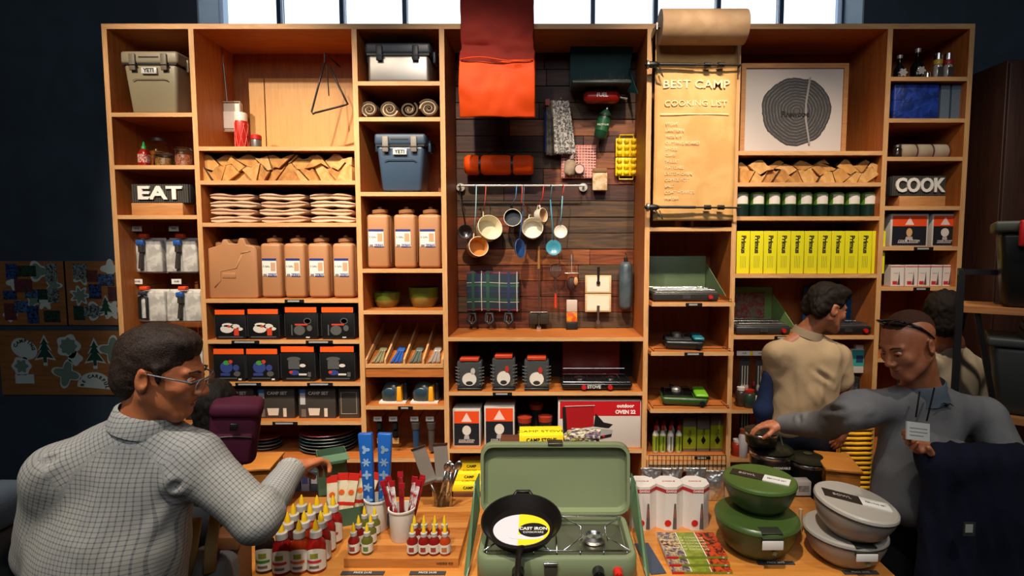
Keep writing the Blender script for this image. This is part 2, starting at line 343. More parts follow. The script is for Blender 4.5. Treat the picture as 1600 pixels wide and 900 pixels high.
# ---------------------------------------------------------------- right-hand corner
o = thing('tall_cabinet', 'tall dark brown cabinet against the wall right of the shelving', 'cabinet', (W(1572, 200, 3.3).x + .4, 3.3, 0))
BRN = mat('3a1e12', .5, 0, 'woodz', '2c150c')
zc = W(1590, 92, 3.3).z
obj('body', MB().box(-.4, .4, .02, .6, 0, zc), BRN, o, bevel=.004)
for s in (0, 1): d = obj('door', MB().box(-.395 + .4 * s, -.005 + .4 * s, 0, .0195, .06, zc - .02), BRN, o, bevel=.003); obj('handle', MB().cyl((-.04 + .08 * s, -.03, 1.1), (-.04 + .08 * s, -.03, 1.35), .006, mi=0).cyl((-.04 + .08 * s, -.03, 1.12), (-.04 + .08 * s, 0, 1.12), .004).cyl((-.04 + .08 * s, -.03, 1.33), (-.04 + .08 * s, 0, 1.33), .004), BLACK, d)
YR = 2.36; RA = math.radians(-37)
rz1 = W(1550, 478, YR).z; rx0 = W(1499, 500, YR).x
def rp(x, y, z): q = Matrix.Rotation(RA, 3, 'Z') @ Vector((x, y, 0)); return (rx0 + q.x, YR + q.y, z)
o = thing('storage_rack', 'black metal rack with wooden shelf boards at the right edge', 'rack', rp(0, 0, 0)); o.rotation_euler.z = RA
for a in (0, 1.1):
    for b in (0.012, .3): obj('post', MB().box(a - .012, a + .012, b - .012, b + .012, 0, rz1 + .16), BLACK, o)
RB = mat('a8713f', .5, 0, 'woodx', '8f5a2e')
obj('top_board', MB().box(.013, 1.087, .0, .312, rz1 - .028, rz1), RB, o); obj('lower_board', MB().box(.013, 1.087, .0, .312, rz1 - .5, rz1 - .472), RB, o)
obj('crossbar', MB().box(.013, 1.087, .29, .312, rz1 + .13, rz1 + .155).box(-.01, .01, .025, .287, rz1 + .13, rz1 + .155), BLACK, o)
obj('brace', MB().tube([(.06, .02, rz1 - .03), (.13, .02, rz1 - .4)], .012, 6), BLACK, o)
o = thing('storage_tote', 'large black lidded tote with red latch on the rack top board', 'tote', rp(.45, .155, rz1)); o.rotation_euler.z = RA
th_ = W(1560, 350, YR).z - rz1
obj('tub', MB().box(-.33, .33, -.14, .14, .0, th_ - .04, tx=.03, ty=.03), mat('0a0a0b', .4), o, bevel=.02)
obj('lid', MB().box(-.35, .35, -.15, .15, th_ - .039, th_ + .01), mat('3a3d33', .5), o, bevel=.012)
obj('latch', MB().box(-.27, .1, -.175, -.1515, th_ - .1, th_ + .012), mat('b3161a', .4), o, bevel=.01); obj('latch_slot', MB().box(-.14, -.12, -.18, -.176, th_ - .07, th_ - .02), BLACK, o)
zb = rz1 - .472
o = thing('storage_bin', 'grey plastic bin with green stripe under the rack board', 'bin', rp(.42, .155, zb)); o.rotation_euler.z = RA
obj('tub', MB().box(-.3, .3, -.14, .14, 0, .3, tx=.03, ty=.03), mat('2e3331', .45), o, bevel=.02); obj('lid', MB().box(-.32, .32, -.15, .15, .3005, .34), mat('343937', .45), o, bevel=.01)
for k in range(3): obj('top_box', MB().box(-.2 + .01 * k, .2, -.14, .12, .3405 + .028 * k, .367 + .028 * k), mat(['20282a', '145c3a', '8f8f8a'][k], .5), o)
text('STORAGE', .022, PAPERW, o, (.02, -.1415, .381), bold=.0005)
obj('handle', MB().box(-.12, -.02, -.17, -.138, .12, .24), BLACK, o, bevel=.01)
# stools / cushions at lower left
p = W(18, 742, 1.5)
o = thing('bench_cushion', 'dark grey padded box seat at the lower left corner', 'seat', (W(48, 742, 1.5).x - .3, 1.2, 0))
obj('cushion', MB().box(-.32, .32, -.3, .3, p.z - .12, p.z), mat('4d5964', .8, 0, 'fabric', '3c4650'), o, bevel=.04, seg=3)
obj('base', MB().box(-.3, .3, -.28, .28, 0, p.z - .121), mat('1b2024', .6), o, bevel=.01)
# ================================================================ GOODS: helpers
def ordl(i, n):
    if n == 2: return ['left', 'right'][i]
    if i == 0: return 'leftmost'
    if i == n - 1: return 'rightmost'
    if n % 2 and i == n // 2: return 'middle'
    nm = ['', 'second', 'third', 'fourth', 'fifth', 'sixth', 'seventh', 'eighth', 'ninth']
    return nm[i] + ' from left' if i < n / 2 else nm[n - 1 - i] + ' from right'
def fit(c, y, a, b, top, inset=.04):      # place on shelf y of bay c: centre x, front Y, z, width, height
    Y = YF + inset; z = SZ[c, y]
    dz = z - CZ; py = 450 - F * (dz * _c + Y * _s) / (Y * _c - dz * _s)
    p, q = W(a, py, Y), W(b, py, Y)
    return (p.x + q.x) / 2, Y, z, q.x - p.x, W((a + b) / 2, top, Y).z - z
def rect(mb, x0, x1, z0, z1, y, mi, d=.0008): return mb.box(x0, x1, y - d, y, z0, z1, mi)
def disc(cx, cz, r, n=16, ry=None, a0=0, a1=360): 
    ry = ry or r; return [(cx + r * math.cos(math.radians(a0 + (a1 - a0) * i / n)), cz + ry * math.sin(math.radians(a0 + (a1 - a0) * i / n))) for i in range(n + (a1 - a0 < 360))]
# ---------------------------------------------------------------- coolers
def cooler(c, y, a, b, top, col, lidcol, label, latch, name='cooler', depth=.27, metal=False):
    x, Y, z, w_, h = fit(c, y, a, b, top, .05); w2 = w_ / 2
    o = thing(name, label, 'cooler', (x, Y, z))
    body = mat(col, .35 if not metal else .42, .9 if metal else 0)
    lid = mat(lidcol, .45); lt = mat(latch, .5); lh = h * (.2 if not metal else .28)
    obj('tub', MB().box(-w2 + .012, w2 - .012, .008, depth, .008, h - lh, tx=.0 if metal else .028, ty=.0 if metal else .02), body, o, bevel=.022, seg=3)
    obj('lid', MB().box(-w2, w2, 0, depth + .01, h - lh + .0005, h), lid, o, bevel=.018, seg=3)
    obj('gasket', MB().box(-w2 + .01, w2 - .01, .006, depth, h - lh - .006, h - lh + .006), BLACK, o)
    for s in (-1, 1):
        l = obj('latch', MB().box(s * w2 * .55 - .02, s * w2 * .55 + .02, -.012, -.0005, h - lh - .045, h - .02), lt, o, bevel=.005)
        obj('latch_pin', MB().cyl((s * w2 * .55 - .026, -.008, h - lh - .012), (s * w2 * .55 + .026, -.008, h - lh - .012), .006), BLACK, l)
        obj('foot', MB().box(s * w2 * .6 - .03, s * w2 * .6 + .03, .03, .08, 0, .009), BLACK, o)
        obj('ear', MB().box(s * (w2 + .008) - .009, s * (w2 + .008) + .009, .08, .16, h - lh - .03, h - .03), lid, o, bevel=.005)
    if not metal:
        bd = obj('badge', MB().box(-w2 * .27, w2 * .27, -.004, .012, h * .64, h * .64 + h * .1), mat('c9cac6', .4), o, bevel=.003)
        text('YETI', h * .085, BLACK, bd, (0, -.0048, h * .69), bold=.0012)
        obj('groove', MB().tube([(-w2 * .62, .004, h * .54), (-w2 * .5, .003, h * .565), (w2 * .5, .003, h * .565), (w2 * .62, .004, h * .54)], .003, 6), mat(col, .6), o)
        obj('lid_slot', MB().box(-w2 * .35, w2 * .35, -.002, .02, h - lh * .5 - .004, h - lh * .5 + .004), BLACK, o)
        obj('carry_handle', MB().tube([(w2 + .018, .1, h - lh * .5), (w2 + .03, .12, h - lh), (w2 + .03, .16, h - lh - .02), (w2 + .018, .2, h - lh * .5)], .008, 8), BLACK, o)
    return o
cooler(0, 176, 192, 281, 79, '8b8167', '8d836b', 'tan hard-sided cooler with black latches in the top left compartment', '6a6250', depth=.3)
cooler(2, 300, 586, 666, 208, '33475c', '2e4155', 'slate blue hard cooler with grey latches above the sand-coloured canisters', '77706a')
cooler(2, 127, 571, 673, 66, 'a9a6a2', '343b46', 'polished silver metal cooler with dark navy lid', '20242c', name='metal_cooler', metal=True)
# ---------------------------------------------------------------- bay 0: sauce, jars, EAT sign
x, Y, z, w_, h = fit(0, 258, 212, 230, 215, .08)
o = thing('sauce_bottle', 'small red hot sauce bottle with green cap on top left shelf', 'bottle', (x, Y + .03, z))
obj('bottle', MB().lathe([(.026, 0), (.031, .004), (.031, .09), (.02, .115), (.014, .12)], sq=.6), mat('8e1410', .25), o, smooth=50)
obj('label', MB().lathe([(.0315, .03), (.0318, .03), (.0318, .085), (.0315, .085)], sq=.6), mat('d9b6a8', .5, 0, 'blotch', '8e1410', 8), o)
obj('cap', MB().lathe([(.015, .1205), (.015, .135), (.01, .14), (.004, .168), (.001, .17)]), mat('1f8a3c', .4), o, smooth=50)
JG = mat('eef0ea', .05, 0, trans=1)
def jar(px, r, hh, filling, fcol, falt, label, z0=None, inset=.12):
    x = W(px, 240, YF + inset).x; zz = SZ[0, 258] if z0 is None else z0
    o = thing('clip_top_jar', label, 'jar', (x, YF + inset, zz))
    obj('glass', MB().lathe([(r * .9, 0), (r, .006), (r, hh * .78), (r * .85, hh * .84), (r * .82, hh * .84), (r * .82, hh * .8), (r * .94, hh * .76), (r * .94, .01), (.001, .008)]), JG, o, smooth=50)
    obj(filling, MB().lathe([(r * .88, .012), (r * .9, hh * .45), (r * .8, hh * .6), (.001, hh * .62)]), mat(fcol, .6, 0, 'blotch', falt, 9, bump=.6), o, smooth=40, kind='stuff')
    obj('lid', MB().lathe([(r * .86, hh * .845), (r * .9, hh * .87), (r * .8, hh * .97), (r * .3, hh)]), JG, o, smooth=50)
    obj('wire_clip', MB().tube([(r * .95 * math.cos(t), r * .95 * math.sin(t), hh * .84) for t in [i * .45 for i in range(14)]], .002, 6, loop=True), STEEL, o)
    return z + hh
jar(256, .058, .1, 'pasta', 'c99a4a', '9a6220', 'front glass jar of dry pasta on second shelf')
jar(287, .056, .135, 'peppers', 'c8501e', 'e2b088', 'glass jar of orange peppers beside the divider')
o = thing('glass_jar', 'tall glass jar with orange goods standing behind the pasta jar', 'jar', (W(248, 230, YF + .27).x, YF + .27, SZ[0, 258]))
obj('glass', MB().lathe([(.05, 0), (.055, .01), (.055, .17), (.045, .18), (.05, .182), (.05, .2)]), JG, o, smooth=50); obj('fruit', MB().lathe([(.045, .015), (.049, .13), (.001, .15)]), mat('d98a1e', .6, 0, 'blotch', 'b8540e', 7), o, smooth=50, kind='stuff')
obj('lid', MB().lathe([(.052, .2005), (.054, .22), (.001, .222)]), STEEL, o, smooth=40)
def letter_sign(c, y, a, b, top, word, bottom, blk, label, plabel):
    x, Y, z, w_, h = fit(c, y, *blk, bottom, .05)
    o = thing('wood_block', 'pale wooden block under the %s sign' % word, 'block', (x, Y, z)); obj('block', MB().box(-w_ / 2, w_ / 2, 0, .12, 0, h - .001), mat('c58d55', .5, 0, 'woodx', 'ae7540', 1.5), o, bevel=.003)
    x2, _, _, w2, _ = fit(c, y, a, b, top, .06); hh = W(x2, top, YF + .06).z - (z + h)
    s = thing('letter_sign', label, 'sign', (x2, YF + .055, z + h))
    mb = MB(); n = 26
    for i in range(n): 
        xx = -w2 / 2 + w2 * i / n; mb.box(xx, xx + w2 / n * .8, .0, .012, .002, hh)
    obj('ribbed_face', mb, mat('3b3833', .7), s); obj('backing', MB().box(-w2 / 2 - .004, w2 / 2 + .004, .0122, .08, 0, hh), mat('1d1b19', .7), s, bevel=.004)
    text(word, hh * .95, mat('e6e1d8', .55), s, (0, -.006, hh * .5), ext=.005, width=w2 * plabel, bold=.004)
letter_sign(0, 336, 209, 297, 288, 'EAT', 317, (206, 286), 'dark ribbed sign with white letters EAT', .78)
letter_sign(6, 322, 1392, 1475, 275, 'COOK', 306, (1405, 1477), 'dark ribbed sign with white letters COOK', .93)
# hanging blister packs
def hangpack(px, py0, py1, w_px, style, label):
    Y = YF + .14; a, b = W(px - w_px / 2, py1, Y), W(px + w_px / 2, py0, Y); cx = (a.x + b.x) / 2; hh = b.z - a.z; ww = b.x - a.x
    o = thing('hanging_pack', label, 'packaged tool', (cx, Y, a.z), 'clear packs hanging in the left bay')
    obj('tray', MB().box(-ww / 2, ww / 2, .0, .05, 0, hh, tx=-.008), mat('c9c7c1', .25, 0, 'blotch', 'a7a5a0', 1.5), o, bevel=.012, seg=3)
    obj('rim', MB().box(-ww / 2 - .008, ww / 2 + .008, .051, .054, -.006, hh + .01), mat('d8d6d0', .3), o)
    obj('fold', MB().box(.006, .01, -.002, .0, .01, hh - .01), mat('8d8b86', .4), o)
    if style: 
        obj('tool', MB().cyl((-.02, -.012, hh * .12), (-.01, -.012, hh * .62), .016, .013).cyl((-.01, -.012, hh * .62), (-.008, -.012, hh * .86), .02), mat('35322e', .4), o, smooth=40)
        obj('tool_head', MB().box(-.034, .014, -.03, -.004, hh * .8, hh * .98), mat('1e4e9a', .4), o, bevel=.008)
    else:
        obj('tool', MB().tube([(-.03, -.01, hh * .12), (-.03, -.01, hh * .8), (.0, -.01, hh * .9), (.02, -.01, hh * .8), (.02, -.01, hh * .12)], .009, 8, loop=True), mat('15161a', .4), o, smooth=40)
        obj('tool_head', MB().box(-.032, .022, -.024, -.004, hh * .88, hh * 1.02), mat('30343c', .4), o, bevel=.008)
    obj('orange_top', MB().box(-.022, .03, -.02, .02, hh * 1.03, hh * 1.16), mat('d8431a', .45), o, bevel=.006)
    obj('peg_hook', MB().tube([(.0, .28, hh * 1.2), (.0, .02, hh * 1.2), (.0, -.02, hh * 1.24)], .003, 6).cyl((0, 0.03, hh * 1.04), (0, .03, hh * 1.21), .0025), STEEL, o)
    g = obj('price_tag', MB().box(-.055, .01, -.026, -.0245, hh * 1.24, hh * 1.24 + .034), PAPERW, o); text('19.95', .016, BLACK, g, (-.022, -.0275, hh * 1.24 + .017))
for i, (px, a, b, w_, st, lb) in enumerate([(226, 374, 426, 47, 1, 'upper left clear pack with blue-headed tool below the EAT sign'), (283, 374, 426, 44, 1, 'upper right clear pack with blue-headed tool below the EAT sign'),
        (227, 455, 503, 56, 0, 'second row left clear pack with looped black tool'), (287, 455, 503, 50, 1, 'second row right clear pack with blue-headed tool'),
        (230, 536, 580, 50, 0, 'lowest left pack, mostly behind the man in checked shirt'), (291, 534, 580, 46, 1, 'lowest right pack with red top behind the checked-shirt man')]):
    hangpack(px, a, b, w_, st, lb)
# things on shelf 660 of bay 0
x, Y, z, w_, h = fit(0, 660, 268, 312, 618, .05)
for i in range(2):
    o = thing('boxed_filter', '%s dark boxed filter on the left bay shelf behind the man' % ['left', 'right'][i], 'box', (x - .1 + i * .17, Y, z), 'boxed filters')
    obj('carton', MB().box(-.07, .07, 0, .1, 0, .17), mat('1b2530', .5), o, bevel=.002); obj('panel', MB().box(-.06, .06, -.001, -.0002, .04, .13), mat('8795a5', .5, 0, 'blotch', '23456f', 3), o)
# ---------------------------------------------------------------- bay 1: open compartment
Y = YF + .3
p = W(357, 206, Y); q = W(353, 76, Y)
o = thing('popcorn_popper', 'square wire-handled popcorn popper pan hanging at the left of the open compartment', 'popper', (p.x, Y, p.z))
hz = q.z - p.z; s = .095
obj('pan', MB().box(-s, s, -.01, .03, 0, .2), mat('cdbfae', .4), o, bevel=.012)
obj('pan_inset', MB().box(-s * .55, s * .95, -.016, -.0105, .02, .135), mat('efe6da', .4), o, bevel=.006)
obj('rim', MB().tube([(-s, -.014, .0), (s, -.014, 0), (s, -.014, .2), (-s, -.014, .2)], .006, 6, loop=True), mat('bba88f', .4), o)
obj('rod', MB().cyl((0, 0, .2), (-.015, 0, hz - .1), .005), STEEL, o); obj('handle', MB().cyl((-.015, 0, hz - .1), (-.018, 0, hz), .012, .01), mat('b4622c', .5, 0, 'woodz', '9a4f20'), o, smooth=40)
obj('hanger', MB().tube([(-.018, 0, hz - .005), (-.02, 0, hz + .02), (-.018, .02, hz + .05)], .003, 6), STEEL, o)
def sitbay(c, y, px, inset): 
    z = SZ[c, y]; Y = YF + inset; dz = z - CZ; py = 450 - F * (dz * _c + Y * _s) / (Y * _c - dz * _s); return (W(px, py, Y).x, Y, z)
o = thing('vacuum_flask', 'red diamond-patterned flask with cream cap in the open compartment', 'flask', sitbay(1, 229, 379, .14))
obj('flask', MB().lathe([(.038, 0), (.042, .006), (.042, .175), (.039, .19)], n=16), mat('b01f16', .4), o, smooth=40)
mb = MB()
for k in range(8):
    a0 = k * math.pi / 4
    for s_ in (-1, 1): mb.tube([(.0425 * math.cos(a0 + s_ * t * .9), .0425 * math.sin(a0 + s_ * t * .9), .01 + .165 * t) for t in [i / 6 for i in range(7)]], .0016, 4)
obj('diamond_relief', mb, mat('d9645a', .5), o); obj('cap', MB().lathe([(.037, .1905), (.037, .235), (.033, .245)]), mat('d8cdb8', .4), o, smooth=40)
o = thing('salt_shaker', 'small grey shaker with red lid right of the red flask', 'shaker', sitbay(1, 229, 401, .16))
obj('body', MB().lathe([(.032, 0), (.033, .07), (.03, .075)]), mat('56504a', .35), o, smooth=40); obj('lid', MB().lathe([(.034, .0755), (.034, .1), (.028, .106)]), mat('b01f16', .4), o, smooth=40)
o = thing('bread_roll', 'small flat brown bun on the compartment floor', 'bread', sitbay(1, 229, 421, .2))
obj('bun', MB().lathe([(.03, 0), (.045, .01), (.04, .025), (.02, .032), (.001, .033)], ry=.7), mat('9a5420', .7, 0, 'blotch', '7a3c12', 3), o, smooth=True)
leaf = thing('lit_back_leaf', 'pale slotted ply leaf painting the spotlight pool on the compartment back', 'board', (fx(468, 229), YF + DEP - .035, SZ[1, 229]))
bw = .8; bh = W(400, 122, YF + .4).z - SZ[1, 229]
lo = W(390, 180, YF + .4).x - leaf.location.x; hi = DIV[2] - T / 2 - .002 - leaf.location.x; sl = W(413, 150, YF + .4).x - leaf.location.x
obj('panel', MB().box(lo, sl - .004, 0, .014, .0005, bh).box(sl + .004, hi, 0, .014, .0005, bh), mat('d6a05c', .5, 0, 'woodz', 'cb9450'), leaf)  # paler ply shaped to the spotlight pool, light put into the colour
Y = YF + .16; T0 = W(507, 92, Y); pts = [W(507, 98, Y), W(486, 178, Y), W(540, 164, Y), W(513, 100, Y)]
o = thing('dinner_triangle', 'black iron dinner triangle hanging at the right of the open compartment', 'triangle bell', T0)
L_ = [q - T0 for q in pts]
tri = [L_[0] * (1 - t) + L_[1] * t for t in (0, .5, .96)] + [L_[1] + Vector((.006, 0, -.004)) + Vector((.01, 0, .002))] + [L_[1] * (1 - t) + L_[2] * t for t in (.1, .5, .94)] + [L_[2] + Vector((.004, .03, .012)), L_[2] * .5 + L_[3] * .5 + Vector((0, .03, 0)), L_[3] + Vector((0, .02, 0))]
obj('triangle', MB().tube(tri, .0065, 8), mat('2a2522', .4, .6), o, smooth=True)
obj('striker', MB().tube([L_[0] + Vector((.01, .01, 0)), W(514, 150, Y) - T0], .004, 6), mat('2a2522', .4, .6), o)
obj('hook', MB().tube([(0, 0, -.03), (0.004, 0, .02), (0, 0, .035), (0, .02, .04), (0, .28, .04)], .005, 6), BLACK, o)
# ---------------------------------------------------------------- firewood rows
WD = [mat('c8924c', .7, 0, 'blotch', 'ad7434', 1.2), mat('b98340', .7, 0, 'blotch', '96602a', 1.2), mat('d0a062', .7, 0, 'blotch', 'b5813f', 1.2)]
BARK = mat('5a3a22', .9, 0, 'blotch', '3a2415', 2)
def firewood(c, y, a, b, top, n1, n2, side, seed):
    R = random.Random(seed); x0, Y, z = sitbay(c, y, a, .03); x1 = sitbay(c, y, b, .03)[0]; H_ = W((a + b) / 2, top, Y).z - z; mid = H_ * .5
    ml = lambda x: mid + .02 * math.sin(x * 31 + seed) + .014 * math.sin(x * 67 + 2 * seed)
    tp = lambda x: H_ - .012 + .012 * math.sin(x * 43 + seed) - .022 * abs(math.sin(x * 23 + seed))
    def row(n, lo_, hi_, pk):
        xs = [x0] + [x0 + (x1 - x0) * (i + R.uniform(-.28, .28)) / n for i in range(1, n)] + [x1]; tl = [0] + [R.choice([-1, 1]) * R.uniform(.1, .55) * (x1 - x0) / n for _ in range(n - 1)] + [0]
        for i in range(n):
            g = .003; bl, br, tr_, tl_ = xs[i] + tl[i] + g, xs[i + 1] + tl[i + 1] - g, xs[i + 1] - tl[i + 1] - g, xs[i] - tl[i] + g
            if tr_ - tl_ < .012: m_ = (tr_ + tl_) / 2; tr_, tl_ = m_ + .004, m_ - .004
            if br - bl < .012: m_ = (br + bl) / 2; br, bl = m_ + .004, m_ - .004
            bot = [(bl + (br - bl) * t, lo_(bl + (br - bl) * t) + .0015) for t in (0, .33, .66, 1)]; top = [(tr_ + (tl_ - tr_) * t, hi_(tr_ + (tl_ - tr_) * t) - .0025 + pk * .012 * math.sin(math.pi * t)) for t in (0, .25, .5, .75, 1)]
            poly = bot + top; cx = (bl + br + tr_ + tl_) / 4; zb_ = min(p[1] for p in poly); dy = R.uniform(0, .04)
            o = obj('firewood_log', MB().prism([(p[0] - cx, p[1] - zb_) for p in poly], dy, dy + .3), [R.choice(WD)], None, loc=(cx, Y, z + zb_), bevel=.002, seg=1); o.data.materials.append(BARK)
            for pl in o.data.polygons:
                if abs(pl.normal.y) < .3 and pl.normal.z > .3 and R.random() < .5: pl.material_index = 1
            tag(o, 'split pale firewood log stacked on the %s firewood shelf' % side, 'log', 'split firewood on the %s shelf' % side)
    row(n1, lambda x: 0, ml, 0); row(n2, ml, tp, 1)
firewood(1, 282, 310, 551, 238, 13, 11, 'left', 3)
firewood(5, 285, 1156, 1380, 248, 12, 10, 'right', 5)
# ---------------------------------------------------------------- folded towels
TW = [mat('cfae92', .85, 0, 'fabric', 'bf9a7c'), mat('c9a386', .85, 0, 'fabric', 'b98f70')]
def towel(w_, d, h, seed):
    mb = MB(); R = random.Random(seed); ph = R.uniform(0, 6)
    rs = []
    for i in range(15):
        t = i / 14; x = -w_ / 2 + w_ * t; pinch = 1 - .34 * math.exp(-((t - .5) / .1) ** 2); e = min(1, math.sin(math.pi * min(1, max(0.06, t) if t < .5 else max(.06, 1 - t)) * .5 * 6) if (t < .09 or t > .91) else 1)
        zc = h / 2 + .0035 * math.sin(5 * t + ph); dd = .006 * math.sin(9 * t + ph)
        prof = [(0, -.5), (.02, -.2), (.055, -.05), (.02, .05), (-.01, .25), (.02, .42), (.1, .5), (.5, .5), (1, .45), (1, -.45), (.5, -.5), (.1, -.5)]
        rs.append([(x, dd + u * d + (.012 if pinch < .9 else 0), zc + v * h * .98 * pinch * e) for u, v in prof])
    return mb.rings(rs)
for s_, (a, b) in enumerate([(326, 401), (404, 479), (483, 553)]):
    x, Y, z, w_, h = fit(1, 348, a, b, 301, .05); n = 4
    hh = h / n
    for k in range(n):
        o = obj('folded_towel', towel(w_ * (1 - .03 * ((k + s_) % 2)), .24, hh - .001, s_ * 10 + k), TW[(k + s_) % 2], None, loc=(x + .004 * (-1) ** k, Y, z + hh * k), smooth=True, sub=1)
        tag(o, '%s folded sand-coloured towel of the %s stack' % (['bottom', 'second lowest', 'second highest', 'top'][k], ['left', 'middle', 'right'][s_]), 'towel', 'folded towels on the left bay shelf')
# ---------------------------------------------------------------- jerry cans
SAND = mat('a9774f', .5); SANDD = mat('93653f', .5)
def slimcan(w_, h):
    o = thing('water_can', 'x x x x', 'water can'); w2 = w_ / 2; d = .3
    obj('body', MB().box(-w2, w2, 0, d, .004, h * .86), SAND, o, bevel=.02, seg=3)
    obj('neck', MB().lathe([(w2 * .62, h * .855), (w2 * .6, h * .885)], c=(0, .07, 0)), SAND, o, smooth=40)
    obj('cap', MB().lathe([(w2 * .72, 0), (w2 * .74, h * .05), (w2 * .45, h * .062), (w2 * .2, h * .07), (w2 * .2, h * .1), (w2 * .12, h * .105)], c=(0, .07, h * .886), n=16, R=rot(0, -4, 0)), SANDD, o, smooth=35)
    lb = obj('label', MB().box(-w2 * .82, w2 * .55, -.0012, -.0002, h * .35, h * .62), mat('dedad2', .5), o)
    mb = MB(); rect(mb, -w2 * .82, w2 * .55, h * .59, h * .625, -.0014, 0); rect(mb, -w2 * .3, w2 * .55, h * .34, h * .39, -.0014, 0); rect(mb, -w2 * .75, -w2 * .4, h * .35, h * .385, -.0014, 1); rect(mb, 0, w2 * .45, h * .43, h * .56, -.0014, 2)
    obj('label_print', mb, [mat('1f2d78', .5), mat('7a7a80', .5), mat('c09a78', .5)], lb); text('WATER', w_ * .15, mat('dedad2', .5), lb, (w2 * .12, -.0026, h * .365)); text('5 GAL', w_ * .13, mat('3a3f70', .5), lb, (-w2 * .42, -.0018, h * .5))
    obj('side_rib', MB().tube([(w2 - .001, .05, h * .1), (w2 - .001, .05, h * .8)], .004, 6), SAND, o)
    return o
first = None
for bay, ysh, lst, top, rn in [(1, 467, [(409, 441), (445, 478), (482, 515), (521, 553)], 366, 'left bay'), (2, 420, [(574, 608), (616, 650), (655, 687)], 321, 'third bay')]:
    x, Y, z, w_, h = fit(bay, ysh, *lst[0], top, .04); pr = slimcan(w_, h)
    for i, (a, b) in enumerate(lst):
        x, Y, z, w2_, _ = fit(bay, ysh, a, b, top, .04)
        lb = '%s sand-coloured upright water can %s' % (ordl(i, len(lst)), 'beside the big jerry can' if bay == 1 else 'above the green bowls')
        if i == 0: pr.location = (x, Y, z); pr['label'] = lb; pr['group'] = 'water cans ' + rn
        else: dup(pr, (x, Y, z), lb, 'water cans ' + rn)
x, Y, z, w_, h = fit(1, 467, 327, 404, 371, .04); w2 = w_ / 2
o = thing('jerry_can', 'large wide sand-coloured jerry can with moulded ridges', 'jerry can', (x, Y, z))
poly = [(-w2, .01), (-w2 * .94, 0), (w2 * .94, 0), (w2, .01), (w2 * .99, h * .8), (w2 * .9, h * .86), (w2 * .58, h * .88), (w2 * .5, h * .99), (w2 * .3, h * .99), (w2 * .22, h * .9), (-w2 * .12, h * .9), (-w2 * .2, h * .97), (-w2 * .36, h * .97), (-w2 * .45, h * .88), (-w2 * .98, h * .82)]
obj('body', MB().prism(poly, .0, .16), SAND, o, bevel=.012, seg=3)
obj('grip', MB().cyl((-w2 * .3, .08, h * .945), (w2 * .4, .08, h * .96), .011), SAND, o, smooth=40)
obj('cap', MB().lathe([(.036, 0), (.036, .03), (.02, .036)], c=(-w2 * .7, .08, h * .845)), SANDD, o, smooth=40)
zz = lambda pts: MB().tube([(a * w2, .003, b * h) for a, b in pts], .006, 8)
obj('ridge', zz([(-.75, .18), (-.5, .3), (-.5, .45), (.15, .5), (.4, .72)]), SAND, o, smooth=True)
obj('ridge', zz([(.75, .78), (.35, .74)]), SAND, o, smooth=True)
obj('ridge', MB().box(-w2 * .42, w2 * .12, -.003, .004, h * .33, h * .42), SAND, o, bevel=.003)
# ---------------------------------------------------------------- black window boxes with orange headers
KIT = {'bowl': [('e', -.12, .42, .24, .17, 0), ('e', .16, .52, .17, .1, 0), ('e', -.1, .58, .2, .08, 3), ('r', .2, .3, .08, .15, 1), ('e', .3, .42, .13, .07, 0), ('r', -.05, .52, .05, .04, 1), ('r', 0, .1, .42, .02, 2)],
       'pot': [('e', -.06, .34, .19, .19, 2), ('e', -.06, .36, .14, .14, 4), ('e', .2, .68, .13, .12, 2), ('e', .2, .68, .1, .09, 5), ('r', 0, .55, .2, .03, 1), ('e', .26, .42, .09, .12, 2), ('r', -.3, .35, .02, .2, 2), ('r', .2, .08, .06, .02, 0)],
       'mix': [('e', -.1, .52, .22, .22, 6), ('e', -.1, .68, .11, .09, 7), ('e', .04, .72, .08, .07, 1), ('e', .22, .5, .11, .12, 6), ('e', .25, .28, .12, .1, 2), ('r', -.14, .26, .16, .05, 6), ('r', -.05, .12, .3, .02, 2), ('r', .34, .08, .05, .03, 0)],
       'blue': [('e', -.12, .76, .22, .08, 2), ('r', -.12, .56, .17, .14, 2), ('e', -.12, .56, .12, .07, 5), ('e', .14, .54, .1, .06, 0), ('e', -.12, .3, .16, .09, 6), ('e', -.22, .32, .06, .05, 1), ('r', .14, .24, .12, .03, 0), ('r', .34, .24, .05, .08, 2), ('r', 0, .1, .36, .02, 2)]}
KM = [mat('cfc9c2', .5), mat('c23a22', .5), mat('4e5050', .5), mat('d8d2c8', .5), mat('26282a', .5), mat('2a5a3a', .5), mat('2f3f7e', .5), mat('3d8a3c', .5)]
def kitbox(c, y, a, b, top, kind, label, inset=.015):
    x, Y, z, w_, h = fit(c, y, a, b, top, inset); w2 = w_ / 2
    o = thing('boxed_cook_set', label, 'boxed cookware', (x, Y, z), 'boxed cook sets with orange headers')
    obj('carton', MB().box(-w2, w2, 0, .17, 0, h * .985), mat('131416', .4), o, bevel=.003)
    obj('header_band', MB().box(-w2, w2, -.003, -.0002, h * .84, h), mat('e8591a', .45), o)
    mb = MB(); 
    for q in KIT[kind]:
        t, px, pz, rx, rz, mi = q; px *= w_; pz = pz * h * .84 + .0; rx *= w_; rz *= h * .8
        mb.prism(disc(px, pz, rx * .95, 14, rz), -.0008 - .0004 * (mi % 3 + 1), -.0002, mi) if t == 'e' else mb.prism([(px - rx, pz - rz), (px + rx, pz - rz), (px + rx, pz + rz), (px - rx, pz + rz)], -.0022, -.0002, mi)
    obj('pictured_pots', mb, KM, o)
    for s in (-1, 1): obj('edge_strip', MB().box(s * (w2 + .004) - .003, s * (w2 + .004) + .003, .0, .16, h * .1, h * .8), mat('26272a', .4), o)
